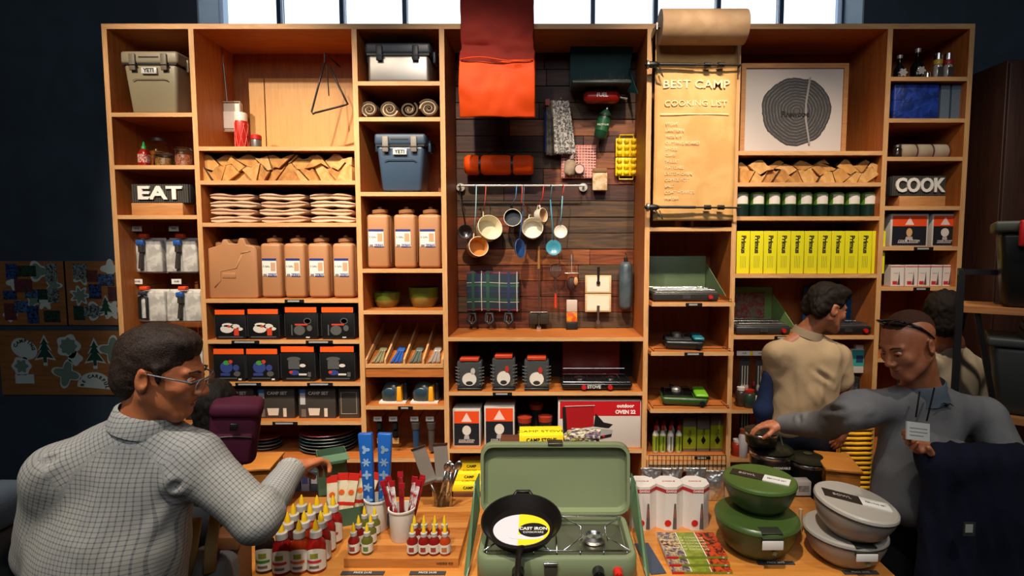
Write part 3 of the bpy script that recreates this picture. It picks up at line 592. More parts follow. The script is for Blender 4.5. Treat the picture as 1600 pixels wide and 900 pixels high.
for i, (a, b, t, k) in enumerate([(338, 384, 484, 'bowl'), (389, 436, 483, 'bowl'), (447, 496, 480, 'pot'), (504, 553, 480, 'pot')]): kitbox(1, 531, a, b, t, k, '%s orange-topped black box picturing %s on the upper boxed row' % (ordl(i, 4), 'white bowls' if k == 'bowl' else 'grey pots'))
for i, (a, b, t, k) in enumerate([(336, 383, 545, 'mix'), (387, 435, 545, 'mix'), (441, 492, 541, 'blue'), (502, 554, 541, 'blue')]): kitbox(1, 597, a, b, t, k, '%s orange-topped black box picturing %s on the lower boxed row' % (ordl(i, 4), 'coloured cups' if k == 'mix' else 'a blue burner'))
for i, (a, b) in enumerate([(340, 397), (403, 461), (467, 525), (530, 562)]):
    x, Y, z, w_, h = fit(1, 658, a, b, 606, .06); w2 = w_ / 2
    o = thing('camp_cook_box', '%s grey-brown boxed camp cook kit on the row above the plates' % ordl(i, 4), 'boxed cookware', (x, Y, z), 'grey boxed camp cook kits')
    obj('carton', MB().box(-w2, w2, 0, .17, 0, h), mat('3a3530', .5), o, bevel=.003)
    if i < 3:
        mb = MB(); rect(mb, -w2 * .9, -w2 * .62, h * .45, h * .95, -.0002, 0); rect(mb, -w2 * .9, -w2 * .62, h * .83, h * .95, -.0011, 1)
        mb.prism([(-w2 * .42, .02), (w2 * .1, .02), (w2 * .16, h * .33), (-w2 * .48, h * .33)], -.001, -.0002, 2); rect(mb, w2 * .38, w2 * .56, h * .05, h * .33, -.0002, 2); rect(mb, -w2 * .85, -w2 * .6, .01, h * .3, -.0002, 3)
        obj('box_print', mb, [mat('b9b9b9', .5), mat('2d6fb0', .5), mat('cfc2b0', .5), mat('6b6055', .5)], o)
        text('CAMP SET', .03, mat('d0ccc4', .5), o, (.01, -.001, h * .82), bold=.0008)
    else: mb = MB().tube([(-w2 * .75, -.002, h * .15), (w2 * .75, -.002, h * .15), (w2 * .75, -.002, h * .85), (-w2 * .75, -.002, h * .85)], .003, 5, loop=True); obj('outline_print', mb, mat('9a917f', .6), o)
# stacked plates
def plate_stack(px0, px1, y, n, cols, side):
    for k in range(n):
        Yp = YF + .2; x, _, z = sitbay(1, 717, (px0 + px1) / 2, .2); r = (W(px1, 700, Yp).x - W(px0, 700, Yp).x) / 2
        o = obj('camp_plate', MB().lathe([(r * .55, 0), (r * .92, .012), (r, .021), (r * .985, .024), (r * .9, .0165), (r * .54, .005), (.001, .005)], n=28, ry=.82), mat(cols[k % len(cols)], .4), None, loc=(x + .003 * math.sin(k * 2), Yp, z + .0225 * k), smooth=60)
        tag(o, '%s enamel plate in the %s plate stack' % (['bottom', 'second', 'third', 'fourth', 'fifth', 'sixth'][k] + ' ' + {'4a4f4c': 'grey', '2c5254': 'teal', '7a2620': 'red', '6f6f6a': 'pale grey'}[cols[k % len(cols)]], side), 'plate', 'stacked plates below the boxed kits')
plate_stack(392, 440, 0, 4, ['4a4f4c', '6f6f6a', '2c5254', '7a2620'], 'left')
plate_stack(470, 556, 0, 6, ['4a4f4c', '6f6f6a', '4a4f4c', '2c5254', '6f6f6a', '7a2620'], 'right')
# ---------------------------------------------------------------- bay 2
BK = [mat('5a4c3c', .9, 0, 'fabric', '3a3026'), mat('c0aa8c', .9, 0, 'fabric', 'a8906f')]
def spiral(r, seed):
    R = random.Random(seed); mb = MB(); turns = 2.6; n = 60; th = r * .16; outer = []; inner = []
    for i in range(n + 1):
        a = seed + 2 * math.pi * turns * i / n; q = r * (.14 + .86 * i / n) - th * .5; outer.append((q * math.cos(a), (q) * math.sin(a) * .9)); inner.append(((q - th) * math.cos(a), (q - th) * math.sin(a) * .9))
    rings_ = [[(outer[i][0], 0, outer[i][1]), (outer[i][0], .3, outer[i][1]), (inner[i][0], .3, inner[i][1]), (inner[i][0], 0, inner[i][1])] for i in range(n + 1)]
    return mb.rings(rings_)
for i, (a, b) in enumerate([(564, 590), (595, 622), (626, 652), (655, 684)]):
    x, Y, z, w_, h = fit(2, 183, a, b, 146, .05); r = w_ / 2 * 1.28
    o = thing('rolled_blanket', '%s rolled %s blanket seen end-on below the metal cooler' % (ordl(i, 4), 'brown and cream' if i != 2 else 'dark olive'), 'blanket', (x, Y, z), 'rolled blankets')
    obj('roll', spiral(r, i * 1.7).xf(t=(0, 0, r * .9)), BK[0] if i != 3 else BK[0], o, smooth=60)
    obj('lining', spiral(r * .86, i * 1.7 + .6).xf(t=(0, .004, r * .9)) if i != 2 else spiral(r * .4, 3).xf(t=(0, .004, r * .9)), BK[1], o, smooth=60)
for i, (a, b, t) in enumerate([(578, 620, 458), (633, 682, 450)]):
    x, Y, z, w_, h = fit(2, 485, a, b, t, .12); r = w_ / 2
    o = obj('mixing_bowl', MB().lathe([(r * .6, 0), (r * .72, .004), (r * .95, h * .5), (r, h), (r * .97, h), (r * .9, h * .5), (r * .6, .012), (.001, .012)], n=32), [mat('4f6420', .25), mat('7d6a2c', .35)], None, loc=(x, Y + r, z), smooth=60)
    for pl in o.data.polygons:
        if pl.center.z < h * .35: pl.material_index = 1
    tag(o, '%s glazed green and tan bowl on the third bay shelf' % ['smaller left', 'larger right'][i], 'bowl')
# slanted cutlery tray
z = SZ[2, 485] - .36; zt_ = W(630, 572, YF - .0).z
bx0, bx1 = BAY[2]; cw = (bx1 - bx0 - .01) / 4
tr = thing('cutlery_display_tray', 'slanted plywood tray with four cutlery compartments', 'display tray', ((bx0 + bx1) / 2, YF, zt_))
hw = (bx1 - bx0) / 2 - .003
def slant(y): return .0 + y * .42
obj('bottom', MB().add([(-hw, .02, 0), (hw, .02, 0), (hw, .4, .16), (-hw, .4, .16), (-hw, .02, -.01), (hw, .02, -.01), (hw, .4, .15), (-hw, .4, .15)], [(0, 1, 2, 3), (7, 6, 5, 4), (0, 4, 5, 1), (2, 6, 7, 3), (1, 5, 6, 2), (0, 3, 7, 4)]), PLY, tr)
obj('front_lip', MB().box(-hw, hw, .0, .0195, -.012, .012), EDGE, tr); obj('apron', MB().box(-hw, hw, .006, .018, -.075, -.0125), PLY, tr)
for k in range(5):
    xx = -hw + .006 + k * (2 * hw - .012) / 4
    obj('partition', MB().add([(xx - .006, .0, .0125), (xx + .006, .0, .0125), (xx + .006, .0, .045), (xx - .006, .0, .045), (xx - .006, .4, .165), (xx + .006, .4, .165), (xx + .006, .4, .235), (xx - .006, .4, .235)], [(0, 1, 2, 3), (7, 6, 5, 4), (0, 4, 5, 1), (1, 5, 6, 2), (2, 6, 7, 3), (3, 7, 4, 0)]), EDGE, tr)
CUT = [mat('8d8a6a', .4, .3), mat('24509a', .4), mat('7d8a80', .35, .6), mat('b9b0a4', .35, .5)]
for k in range(4):
    base = MB().box(-.005, .005, 0, .13, 0, .006).ell((0, .155, .004), (.016, .03, .006), 10, 6)
    for j in range(6):
        R = rot(22.8, 0, (j - 2.5) * 3.5); xx = -hw + .006 + (k + .5) * (2 * hw - .012) / 4 + (j - 2.5) * .014
        if j == 0: me0 = mesh('spoon', base, CUT[k])
        o = bpy.data.objects.new('camp_spoon', me0); COL.objects.link(o); o.rotation_euler = R.to_euler(); o.location = tr.location + Vector((xx, .03, .006 + .007 * (j % 2) + .006))
        tag(o, '%s camp spoon in the %s compartment of the slanted tray' % (['olive', 'blue', 'grey-green', 'pale grey'][k], ordl(k, 4)), 'spoon', 'spoons in tray compartment %s' % ['one', 'two', 'three', 'four'][k])
for i, (a, b) in enumerate([(592, 634), (641, 684)]):
    x, Y, z, w_, h = fit(2, 634, a, b, 598, .05); w2 = w_ / 2
    o = thing('packaged_lantern', '%s clear domed pack with yellow band below the cutlery tray' % ['left', 'right'][i], 'packaged lamp', (x, Y, z), 'domed packs below the cutlery tray')
    obj('card', MB().box(-w2, w2, 0, .1, 0, .012), mat('d9d5cc', .5), o); obj('dome', MB().lathe([(w2 * .8, .012), (w2 * .85, h * .5), (w2 * .6, h * .85), (w2 * .2, h)], c=(-.01, .06, 0), ry=.7, sq=.8), mat('3c4440', .2), o, smooth=50)
    obj('lamp_face', MB().ell((-.02, .012, h * .5), (w2 * .45, .012, h * .25)), mat('27414f', .25), o, smooth=True)
    obj('yellow_band', MB().box(w2 * .35, w2 * .65, .0, .1, .013, h * .8, tx=-.005), mat('e8a21a', .45), o, bevel=.006); obj('back_unit', MB().box(w2 * .7, w2 * 1.02, .03, .12, .013, h * .95), mat('1c1c1c', .4), o, bevel=.01)
def hook_item(px, py, build, name, label, cat, c=2, tagw=.055, inset=.1, group=None, code='24.95'):
    Y = YF + inset; p = W(px, py, Y); o = thing(name, label, cat, (p.x, Y, p.z), group)
    obj('peg_hook', MB().tube([(0, DEP - inset - .014, 0), (0, 0, 0), (0, -.02, .006)], .003, 6), STEEL, o)
    g = obj('price_tag', MB().box(-tagw / 2 - .01, tagw / 2 - .01, -.0225, -.0215, .002, .034), PAPERW, o); text(code, .014, BLACK, g, (-.01, -.024, .018))
    build(o); return o
def torch_a(o): obj('card', MB().box(-.02, .02, -.004, -.001, -.16, -.003), mat('26221f', .5), o); obj('torch', MB().cyl((0, -.02, -.05), (0, -.02, -.01), .018).cyl((0, -.02, -.1), (0, -.02, -.065), .018), BLACK, o, smooth=40); obj('base_card', MB().box(-.022, .022, -.0065, -.0042, -.16, -.12), mat('c79a5a', .6), o)
def torch_b(col):
    def f(o): obj('torch_head', MB().cyl((0, -.02, -.05), (0, -.02, -.005), .028, .034), mat('77706a', .3, .7), o, smooth=40); obj('torch_grip', MB().cyl((0, -.02, -.2), (0, -.02, -.0505), .019, .024), mat(col, .35), o, smooth=40)
    return f
hook_item(594, 657, torch_a, 'red_torch', 'small torch on hook above the blue sticks', 'torch'); hook_item(618, 657, torch_a, 'hanging_torch', 'black torch on card hanging second from left in the third bay', 'torch')
hook_item(651, 657, torch_b('24405e'), 'lantern_torch', 'dark blue long torch hanging from a hook in the third bay', 'torch'); hook_item(675, 657, torch_b('4a423c'), 'lantern_torch', 'brown-grey long torch hanging next to the divider', 'torch')
# ================================================================ BAY 3: plank wall display
def PW(px, py, off=.03): return W(px, py, YP - off)
def wthing(name, label, cat, px, py, off=.02, group=None): 
    p = PW(px, py, off); return thing(name, label, cat, p, group)
def rel(o, pts, off=None):
    Y = o.location.y if off is None else YP - off
    return [W(a, b, Y) - o.location for a, b in pts]
RI = mat('7c1a0e', .7, 0, 'fabric', '6c150b'); RIO = mat('dc4a0c', .6, 0, 'fabric', 'cc3f08')  # upper mat gets darker red, shade above the spotlight put into colour
# orange-red sleeping roll hanging down from above the unit
YS = YF - .05
o = thing('hanging_bedroll', 'long red-orange padded mat draped over the unit top and hanging down', 'mat', (W(778, 183, YS).x, YS, W(778, 183, YS).z))
zz1 = zt + .55 - o.location.z; zk = W(778, 98, YS).z - o.location.z; wd = W(834, 120, YS).x - W(721, 120, YS).x
def drape(u, v):
    x = (u - .5) * wd * (1 if v > .35 else 1.04); z = v * zz1; 
    y = -.035 * math.sin(min(1, v * 3) * math.pi) - .012 * math.sin(u * 5 + v * 9) * (v < .4) - .01 * math.exp(-((z - zk - .02 * math.sin(u * 6)) / .012) ** 2) + .008 * noise.noise(Vector((u * 6, v * 14, 0)))
    return (x, y, z)
obj('padded_mat', MB().grid(drape, 26, 70), [RI, RIO], o, smooth=True, solid=.05, bevel=.02, seg=3)
for pl in o.children[0].data.polygons:
    if pl.center.z < zk: pl.material_index = 1
sn = []
obj('seam', MB().tube([((u - .5) * wd * .98, -.06 - .004 * math.sin(u * 8), zk + .012 * math.sin(u * 6)) for u in [i / 12 for i in range(13)]], .004, 5), RIO, o)
obj('strap', MB().box(-wd * .3 - .015, -wd * .3 + .015, .03, .035, .05, zz1).box(wd * .3 - .015, wd * .3 + .015, .03, .035, .05, zz1), BLACK, o)
# rolled orange mat with two straps
o = wthing('rolled_mat', 'orange rolled mat with two black straps above the utensil rail', 'rolled mat', 780, 258, .1)
r = .068; L2 = (PW(833, 258, .1).x - PW(726, 258, .1).x) / 2
prof = [(.001, -L2), (r * .8, -L2), (r, -L2 + .02)]
for cpos in (-L2 * .55, L2 * .38): prof += [(r, cpos - .025), (r * .86, cpos - .006), (r * .86, cpos + .006), (r, cpos + .025)]
prof += [(r, L2 - .02), (r * .8, L2), (.001, L2)]
obj('roll', MB().lathe(prof, n=24, R=rot(0, 90, 0)), mat('e64e08', .55, 0, 'fabric', 'd84404'), o, smooth=60)
for cpos in (-L2 * .55, L2 * .38): obj('strap', MB().lathe([(r * .88, cpos - .008), (r * .9, cpos - .008), (r * .9, cpos + .008), (r * .88, cpos + .008)], n=24, R=rot(0, 90, 0)), BLACK, o)
obj('hanging_cord', MB().tube([(-L2 * .55, .03, r * .8), (-L2 * .1, .07, r + .05), (L2 * .38, .03, r * .8)], .004, 5), BLACK, o)
# open camp stove mounted high at right
o = wthing('wall_mounted_stove', 'dark teal folding stove mounted open high on the plank wall', 'camp stove', 943, 132, .2)
A = rel(o, [(892, 52), (995, 52), (985, 130), (893, 130)]); TE = mat('1f4244', .35)
obj('lid', MB().add([(A[0].x, .1, A[0].z), (A[1].x, .1, A[1].z), (A[2].x, .19, A[2].z), (A[3].x, .19, A[3].z), (A[0].x, .085, A[0].z), (A[1].x, .085, A[1].z), (A[2].x, .175, A[2].z), (A[3].x, .175, A[3].z)], [(0, 1, 2, 3), (7, 6, 5, 4), (0, 4, 5, 1), (1, 5, 6, 2), (2, 6, 7, 3), (3, 7, 4, 0)]), TE, o)
obj('lid_rim', MB().tube([A[0] + Vector((0, .09, 0)), A[1] + Vector((0, .09, 0))], .006, 6), mat('5a8a86', .3), o)
x0, x1 = A[3].x, A[2].x
obj('tray', MB().box(x0, x1, -.06, .17, -.012, .012), mat('26302e', .4, .3), o, bevel=.006)
obj('wind_guard', MB().add([(x1, .17, .0), (x1, .17, .2), (x1 + .05, .0, -.06), (x1 + .004, .17, 0), (x1 + .004, .17, .2), (x1 + .054, .0, -.06)], [(0, 1, 2), (5, 4, 3), (0, 3, 4, 1), (1, 4, 5, 2), (2, 5, 3, 0)]), TE, o)
mb = MB()
for i in range(12): xx = x0 + .02 + (x1 - x0 - .04) * i / 11; mb.tube([(xx, -.05, .014), (xx, .15, .02)], .0025, 5); mb.tube([(xx, -.02, .015), (xx + .01, -.01, .03 + .045 * (i % 3 == 1) + .02 * (i % 2))], .002, 5)
mb.tube([(x0 + .01, -.05, .014), (x1 - .01, -.05, .014)], .003, 5).tube([(x0 + .01, .14, .018), (x1 - .01, .14, .018)], .003, 5)
obj('grate', mb, CHROME, o)
for s in (.3, .72): obj('burner', MB().lathe([(.03, 0), (.032, .02), (.02, .028), (.001, .028)], c=(x0 + (x1 - x0) * s, .04, .0125), n=16), CHROME, o, smooth=40)
# red tank
o = wthing('fuel_tank', 'red horizontal fuel tank hanging under the teal stove', 'fuel tank', 940, 152, .14)
L2 = .125; obj('tank', MB().lathe([(.001, -L2), (.025, -L2 + .005), (.042, -L2 + .03), (.044, L2 - .03), (.025, L2 - .005), (.001, L2)], n=20, R=rot(0, 90, 0)), mat('8f1712', .3), o, smooth=True)
text('FUEL', .035, PAPERW, o, (0, -.045, .003), bold=.001); obj('filler_cap', MB().cyl((.06, -.02, .04), (.06, -.02, .06), .012).cyl((L2, 0, 0), (L2 + .05, 0, -.01), .008), CHROME, o, smooth=40)
obj('bracket', MB().box(-.1, -.09, .0, .12, -.02, .06), BLACK, o); obj('bracket', MB().box(.09, .1, 0, .12, -.02, .06), BLACK, o)
# green propane bottle
o = wthing('propane_bottle', 'green propane bottle tilted on the planks below the red tank', 'gas bottle', 948, 172, .1)
R = rot(0, 14, 0); obj('bottle', MB().lathe([(.001, -.2), (.035, -.198), (.045, -.18), (.046, -.06), (.04, -.03), (.02, -.005), (.016, 0)], n=20, R=R), mat('16402a', .35), o, smooth=50)
obj('label', MB().lathe([(.0465, -.15), (.0468, -.15), (.0468, -.07), (.0465, -.07)], n=20, R=R), mat('1c5a34', .4), o); obj('valve', MB().lathe([(.012, .0005), (.014, .012), (.01, .02), (.001, .022)], n=12, R=R), CHROME, o, smooth=40)
text('PROPANE', .018, PAPERW, o, (-.03, -.05, -.11), ry=0); obj('bracket', MB().lathe([(.047, -.05), (.05, -.05), (.05, -.04), (.047, -.04)], n=20, R=R).box(-.015, .005, .04, .095, -.06, -.035), BLACK, o)
# hanging patterned cloths
def cloth(o, name, w_, h, m, amp, k, tw=0, thick=.006, n=24):
    def f(u, v): 
        s = 1 - .25 * v * tw; return ((u - .5) * w_ * s + tw * .03 * (1 - v), -amp * (1 + math.sin(u * k + v * 2)) * (.4 + .6 * (1 - v)), v * h)
    return obj(name, MB().grid(f, n, 16), m, o, smooth=True, solid=thick)
o = wthing('patterned_cloth', 'white and dark patterned cloth hanging from a peg right of the bedroll', 'cloth', 876, 242, .06); cloth(o, 'front_cloth', .15, .37, mat('c8c4be', .8, 0, 'blotch', '4b4a4c', 6), .02, 12, 1); obj('peg', MB().cyl((0, .05, .37), (0, -.03, .38), .008), BLACK, o)
o = wthing('striped_cloth', 'narrow cream cloth with blue edge behind the patterned cloth', 'cloth', 861, 243, .035); cloth(o, 'hanging_cloth', .07, .38, mat('9a9284', .8, 0, 'blotch', '6a645a', 2), .012, 9); obj('blue_edge', MB().tube([(-.038, -.015, .02), (-.04, -.015, .3)], .008, 6), mat('1c3a8a', .7), o); obj('red_tab', MB().box(-.04, -.01, -.04, -.03, .34, .38), REDP, o)
PINK = mat('b9625e', .8, 0, 'fabric', 'c98a80')
o = wthing('gingham_napkin', 'pink gingham cloth square pinned to the planks', 'napkin', 904, 279, .015); w_ = .25; hh = .235
obj('cloth', MB().grid(lambda u, v: ((u - .5) * w_, -.004 * math.sin(u * 9 + v * 4), v * hh), 20, 16), PINK, o, smooth=True, solid=.004)
mb = MB()
for i in range(1, 12): mb.box(-w_ / 2 + w_ * i / 12 - .003, -w_ / 2 + w_ * i / 12 + .003, -.009, -.0075, .004, hh - .004); mb.box(-w_ / 2 + .004, w_ / 2 - .004, -.0085, -.0075, hh * i / 12 - .003, hh * i / 12 + .003)
obj('gingham_check', mb, mat('d9aaa0', .8), o)
o = wthing('spice_pouch', 'small beige pouch with glass neck on the pink gingham cloth', 'pouch', 889, 274, .055); obj('pouch', MB().lathe([(.02, 0), (.04, .015), (.042, .08), (.03, .1), (.018, .11)], R=rot(0, 8, 0), ry=.6), mat('a5917c', .7, 0, 'blotch', '87755f', 2), o, smooth=50); obj('stopper', MB().lathe([(.018, .1105), (.02, .13), (.014, .15), (.001, .155)], R=rot(0, 8, 0)), mat('a08a8a', .3), o, smooth=40)
o = wthing('small_tin', 'small round dark tin with pale lid at the gingham cloth corner', 'tin', 905, 265, .05); obj('tin', MB().cyl((0, .03, 0), (0, -.02, 0), .036, n=20), mat('2a2020', .4), o, smooth=40); obj('lid', MB().cyl((0, -.0205, 0), (0, -.026, 0), .03, n=20), mat('c9a8a0', .4), o, smooth=40)
o = wthing('coffee_bag', 'small cream paper bag with brown top hanging below the gingham cloth', 'bag', 937, 298, .04); obj('bag', MB().box(-.052, .052, -.02, .02, 0, .125), mat('c9b699', .7, 0, 'blotch', 'b08c5a', 2), o, bevel=.006); obj('folded_top', MB().box(-.05, .05, -.024, .01, .1255, .155), mat('7d5733', .7), o, bevel=.004)
# yellow egg carrier
YEL = mat('f0cf12', .4)
o = wthing('egg_carrier', 'bright yellow plastic egg carrier hanging at the right of the plank wall', 'egg carrier', 978, 278, .02)
for k in (0, 1):
    tr_ = obj('tray', MB().box(-.077, .077, -.012, .0, .012 + k * .135, .142 + k * .135), YEL, o, bevel=.008)
    mb = MB()
    for i in range(3):
        for j in range(3): mb.lathe([(.021, 0), (.018, .016), (.009, .024), (.001, .025)], c=(-.049 + .049 * i, -.012, .034 + .043 * j + k * .135), n=12, R=rot(90, 0, 0))
    obj('egg_cups', mb, YEL, tr_, smooth=50)
for z0, s in ((.012, -1), (.277, 1)): obj('handle', MB().tube([(-.05, -.006, z0), (-.048, -.006, z0 + s * .022), (.048, -.006, z0 + s * .022), (.05, -.006, z0)], .005, 6), YEL, o)
# rail and enamelware
rl = wthing('utensil_rail', 'pale metal rail across the plank wall holding hanging enamel cookware', 'rail', 815, 291, .12)
A = rel(rl, [(716, 290), (913, 290)])
obj('bar', MB().cyl(A[0], A[1], .0075, n=12), mat('cfc8bc', .3, .6), rl, smooth=40)
for a in A: obj('end_disc', MB().cyl(a + Vector((0, .118, 0)), a + Vector((0, .1, 0)), .03, n=16).cyl(a + Vector((0, .1, 0)), a, .008), mat('cfc8bc', .3, .6), rl, smooth=40)
RY = rl.location.y - .012; RZ = rl.location.z
def cord(o, px, col, top, r=.004, curl=0):
    p = W(px, 294, RY) - o.location; t = Vector(top)
    pts = [Vector((p.x - .008, .02, p.z + .003)), Vector((p.x, .012, p.z + .022)), Vector((p.x + .006, -.004, p.z + .008)), Vector((p.x + curl, 0, (p.z + t.z) / 2)), t]
    obj('hanging_loop', MB().tube(pts, r, 6), mat(col, .5), o, smooth=True)
def mug(px, py, rpx, dpt, tilt, yaw, outc, inc, cordx, cordc, label, name='enamel_mug', rim='e8e0c8', handle=True, ccol=None, depth=.0, side=-1):
    Y = RY - depth; p = W(px, py, Y); r = rpx * .0041; o = thing(name, label, 'mug' if 'mug' in name or 'cup' in name else 'pan', p)
    R = rot(0, 0, yaw) @ rot(90 + tilt, 0, 0)     # opening towards the viewer (-y)
    R = Matrix.Rotation(math.radians(yaw), 3, 'Z') @ Matrix.Rotation(math.radians(90 - tilt), 3, 'X')
    mb = MB().lathe([(r * .86, -dpt), (r * .92, -dpt + .004), (r, 0), (r * .955, 0), (r * .88, -dpt + .006), (.001, -dpt + .006)], n=28, R=R)
    ob = obj('cup_body', mb, [mat(outc, .25), mat(inc, .3)], o, smooth=50)
    for pl in ob.data.polygons:
        if pl.index >= 28 * 3: pl.material_index = 1
    obj('rim', MB().tube([R @ Vector((r * .985 * math.cos(t), r * .985 * math.sin(t), 0)) for t in [i * math.pi / 14 for i in range(28)]], .0028, 6, loop=True), mat(rim, .3), o, smooth=True)
    top = R @ Vector((0, r, -dpt * .3))
    if handle:
        obj('handle', MB().tube([R @ Vector((side * r * .4, r * .85, -dpt * .2)), R @ Vector((side * r * .3, r * 1.35, -dpt * .3)), R @ Vector((side * r * .1, r * 1.4, -dpt * .7)), R @ Vector((side * r * .2, r * .88, -dpt * .9))], .005, 6), mat(outc, .3), o, smooth=True); top = R @ Vector((side * r * .2, r * 1.38, -dpt * .5))
    cord(o, cordx, cordc, top); return o
mug(766, 355, 22, .085, 18, 28, 'c9b98a', 'e8dfc0', 758, 'c65a4c', 'large cream enamel pot tilted right on red cord', name='enamel_pot')
mug(748, 385, 17, .09, 10, 25, 'd8b98e', 'd99a4e', 744, '8fb6c2', 'small cream enamel mug with tan inside, lowest left on the rail', depth=.03)
mug(801, 340, 15, .06, 10, 0, '1b1d22', '101114', 806, '4f86b4', 'black enamel mug in the middle of the rail')
mug(832, 356, 18, .07, 12, 0, 'd8ceb0', 'e9e2cc', 815, 'd0584e', 'cream enamel mug facing straight out, right of the black one')
mug(849, 336, 12, .05, 5, 55, 'e6dccb', 'c9a57e', 848, 'c0281e', 'small white enamel cup turned sideways on red cord', name='enamel_cup')
def ladle(px, py, rx, tilt, yaw, col, col2, hcol, htop, label, name='enamel_ladle', ry=1.0, dish=.02, depth=.02, cordc='3a6f8a', hr=.006):
    p = W(px, py, RY - depth); o = thing(name, label, 'ladle', p); r = rx * .0041
    R = Matrix.Rotation(math.radians(yaw), 3, 'Z') @ Matrix.Rotation(math.radians(90 - tilt), 3, 'X')
    obj('bowl', MB().lathe([(.001, -dish), (r * .6, -dish * .85), (r, 0), (r * .95, .001), (r * .55, -dish * .7), (.001, -dish * .8)], n=24, R=R), [mat(col, .25)], o, smooth=60)
    obj('rim', MB().tube([R @ Vector((r * math.cos(t), r * math.sin(t), 0)) for t in [i * math.pi / 12 for i in range(24)]], .0022, 6, loop=True), mat(col2, .3), o, smooth=True)
    t = W(htop[0], htop[1], RY - depth) - p; b = R @ Vector((0, r, 0)); obj('handle', MB().tube([b, b * .5 + t * .5 + Vector((0, -.004, 0)), t], [hr, hr * .9, hr], 6, flat=.6), mat(hcol, .35), o, smooth=True)
    cord(o, htop[0] + 1, cordc, t, .003); return o
ladle(865, 387, 13, 8, 0, '3f8aa0', '2f6f86', '3f93b0', (860, 312), 'blue enamel ladle with long straight blue handle')
ladle(876, 362, 11, 10, 0, 'e6dcd0', 'cfc4b4', '6fa6bc', (879, 306), 'white enamel ladle with pale blue handle near the rail end', cordc='c0281e')
ladle(813, 388, 16, 5, 62, '2c5a9c', '4a7ac0', '2c5a9c', (817, 330), 'deep blue oval enamel skimmer turned sideways below the black mug', name='enamel_skimmer', dish=.03)
ladle(727, 362, 12, 5, 10, '1e1511', '2a1c15', '1a1412', (718, 298), 'black iron spoon hanging at the left rail end', name='iron_spoon', cordc='1a1412')
# tartan blanket
o = wthing('tartan_blanket', 'folded green, navy and red tartan blanket below the enamel mugs', 'blanket', 771, 486, .05); a_, b_ = rel(o, [(731, 486), (811, 424)]); w_, hh = b_.x - a_.x, b_.z
def tb(u, v): return (a_.x + w_ * u, -.012 * math.sin(u * 5 + 1) - .02 * math.sin(v * math.pi), hh * v + .004 * math.sin(u * 6))
bl = obj('blanket', MB().grid(tb, 24, 18), mat('2b3a3a', .85, 0, 'fabric', '27314a'), o, smooth=True, solid=.02)
mb = MB()
for fr, wd_, mi in [(.04, .03, 0), (.97, .03, 0), (.24, .012, 1), (.72, .012, 1), (.3, .06, 2), (.65, .06, 2), (.5, .04, 3)]:
    mb.grid(lambda u, v, f=fr, q=wd_: tuple(Vector(tb(u, min(1, max(0, f + (v - .5) * q)))) + Vector((0, -.0108, 0))), 20, 1, mi)
for fr, wd_, mi in [(.28, .012, 1), (.62, .012, 1), (.96, .015, 1), (.4, .06, 2), (.12, .05, 2), (.8, .05, 3)]:
    mb.grid(lambda u, v, f=fr, q=wd_: tuple(Vector(tb(f + (u - .5) * q, v)) + Vector((0, -.0115, 0))), 1, 16, mi)
obj('tartan_stripe', mb, [mat('7e2233', .85), mat('b9b9ae', .85), mat('1e4a3a', .85), mat('232c50', .85)], o, solid=.0008)
for i, px in enumerate((738, 765, 795)):
    o = wthing('climbing_shoe', '%s of three dark looped cords hanging below the tartan blanket' % ordl(i, 3), 'cord', px, 490, .06, 'dark cords below the tartan'); o.name = 'cord_bundle'
    obj('bundle', MB().tube([(-.02, 0, .0), (-.03, -.01, -.05), (-.0, -.02, -.08), (.03, -.01, -.05), (.02, 0, 0)], .012, 8, loop=True), mat('14161c', .6), o, smooth=True); obj('clip', MB().tube([(-.012, -.02, -.01), (-.014, -.03, -.05), (.0, -.03, -.07), (.008, -.03, -.02)], .0035, 6), CHROME, o)
# pie iron with long handles
o = wthing('pie_iron', 'long-handled square pie iron hanging down the plank wall', 'pie iron', 842, 385, .06)
A = rel(o, [(842, 385), (842, 420), (842, 512), (825, 488), (862, 488)])
obj('wood_grip', MB().cyl(A[0], A[1], .008, .01), mat('a5793f', .5, 0, 'woodz', '8a5f2c'), o, smooth=40); obj('rod', MB().cyl(A[1], A[2] + Vector((0, 0, .02)), .0045), STEEL, o)
for s in (-1, 1): obj('cooking_plate', MB().box(s * .04 - .034, s * .04 + .034, -.012, .012, A[3].z - .085, A[3].z), mat('3a332c', .5, .5), o, bevel=.006)
obj('hinge', MB().lathe([(.014, 0), (.016, .006), (.001, .008)], c=A[2], R=rot(90, 0, 0)), CHROME, o); obj('crosspiece', MB().cyl((-.06, -.016, A[3].z + .002), (.06, -.016, A[3].z + .002), .003), STEEL, o)
# strainer
o = wthing('mesh_strainer', 'round wire strainer with red handle pointing down', 'strainer', 868, 423, .05); z1 = rel(o, [(868, 480)])[0].z
mb = MB()
for k in range(-3, 4): 
    c_ = math.sqrt(1 - (k / 4) ** 2) * .046; mb.tube([(k * .0115, -.02 - .02 * math.sqrt(max(0, 1 - (t ** 2))) * c_ / .046, t * c_) for t in (-1, -.6, 0, .6, 1)], .0014, 4); mb.tube([(t * c_, -.021 - .02 * math.sqrt(max(0, 1 - t * t)) * c_ / .046, k * .0115) for t in (-1, -.6, 0, .6, 1)], .0014, 4)
obj('wire_mesh', mb, STEEL, o); obj('rim', MB().tube([(.046 * math.cos(t), -.02, .046 * math.sin(t)) for t in [i * math.pi / 10 for i in range(20)]], .003, 6, loop=True), STEEL, o)
obj('stem', MB().cyl((0, -.02, -.046), (0, -.02, z1 + .1), .004), STEEL, o); obj('grip', MB().cyl((0, -.02, z1 + .1), (0, -.02, z1), .008, .01), mat('c23a1c', .4), o, smooth=40)
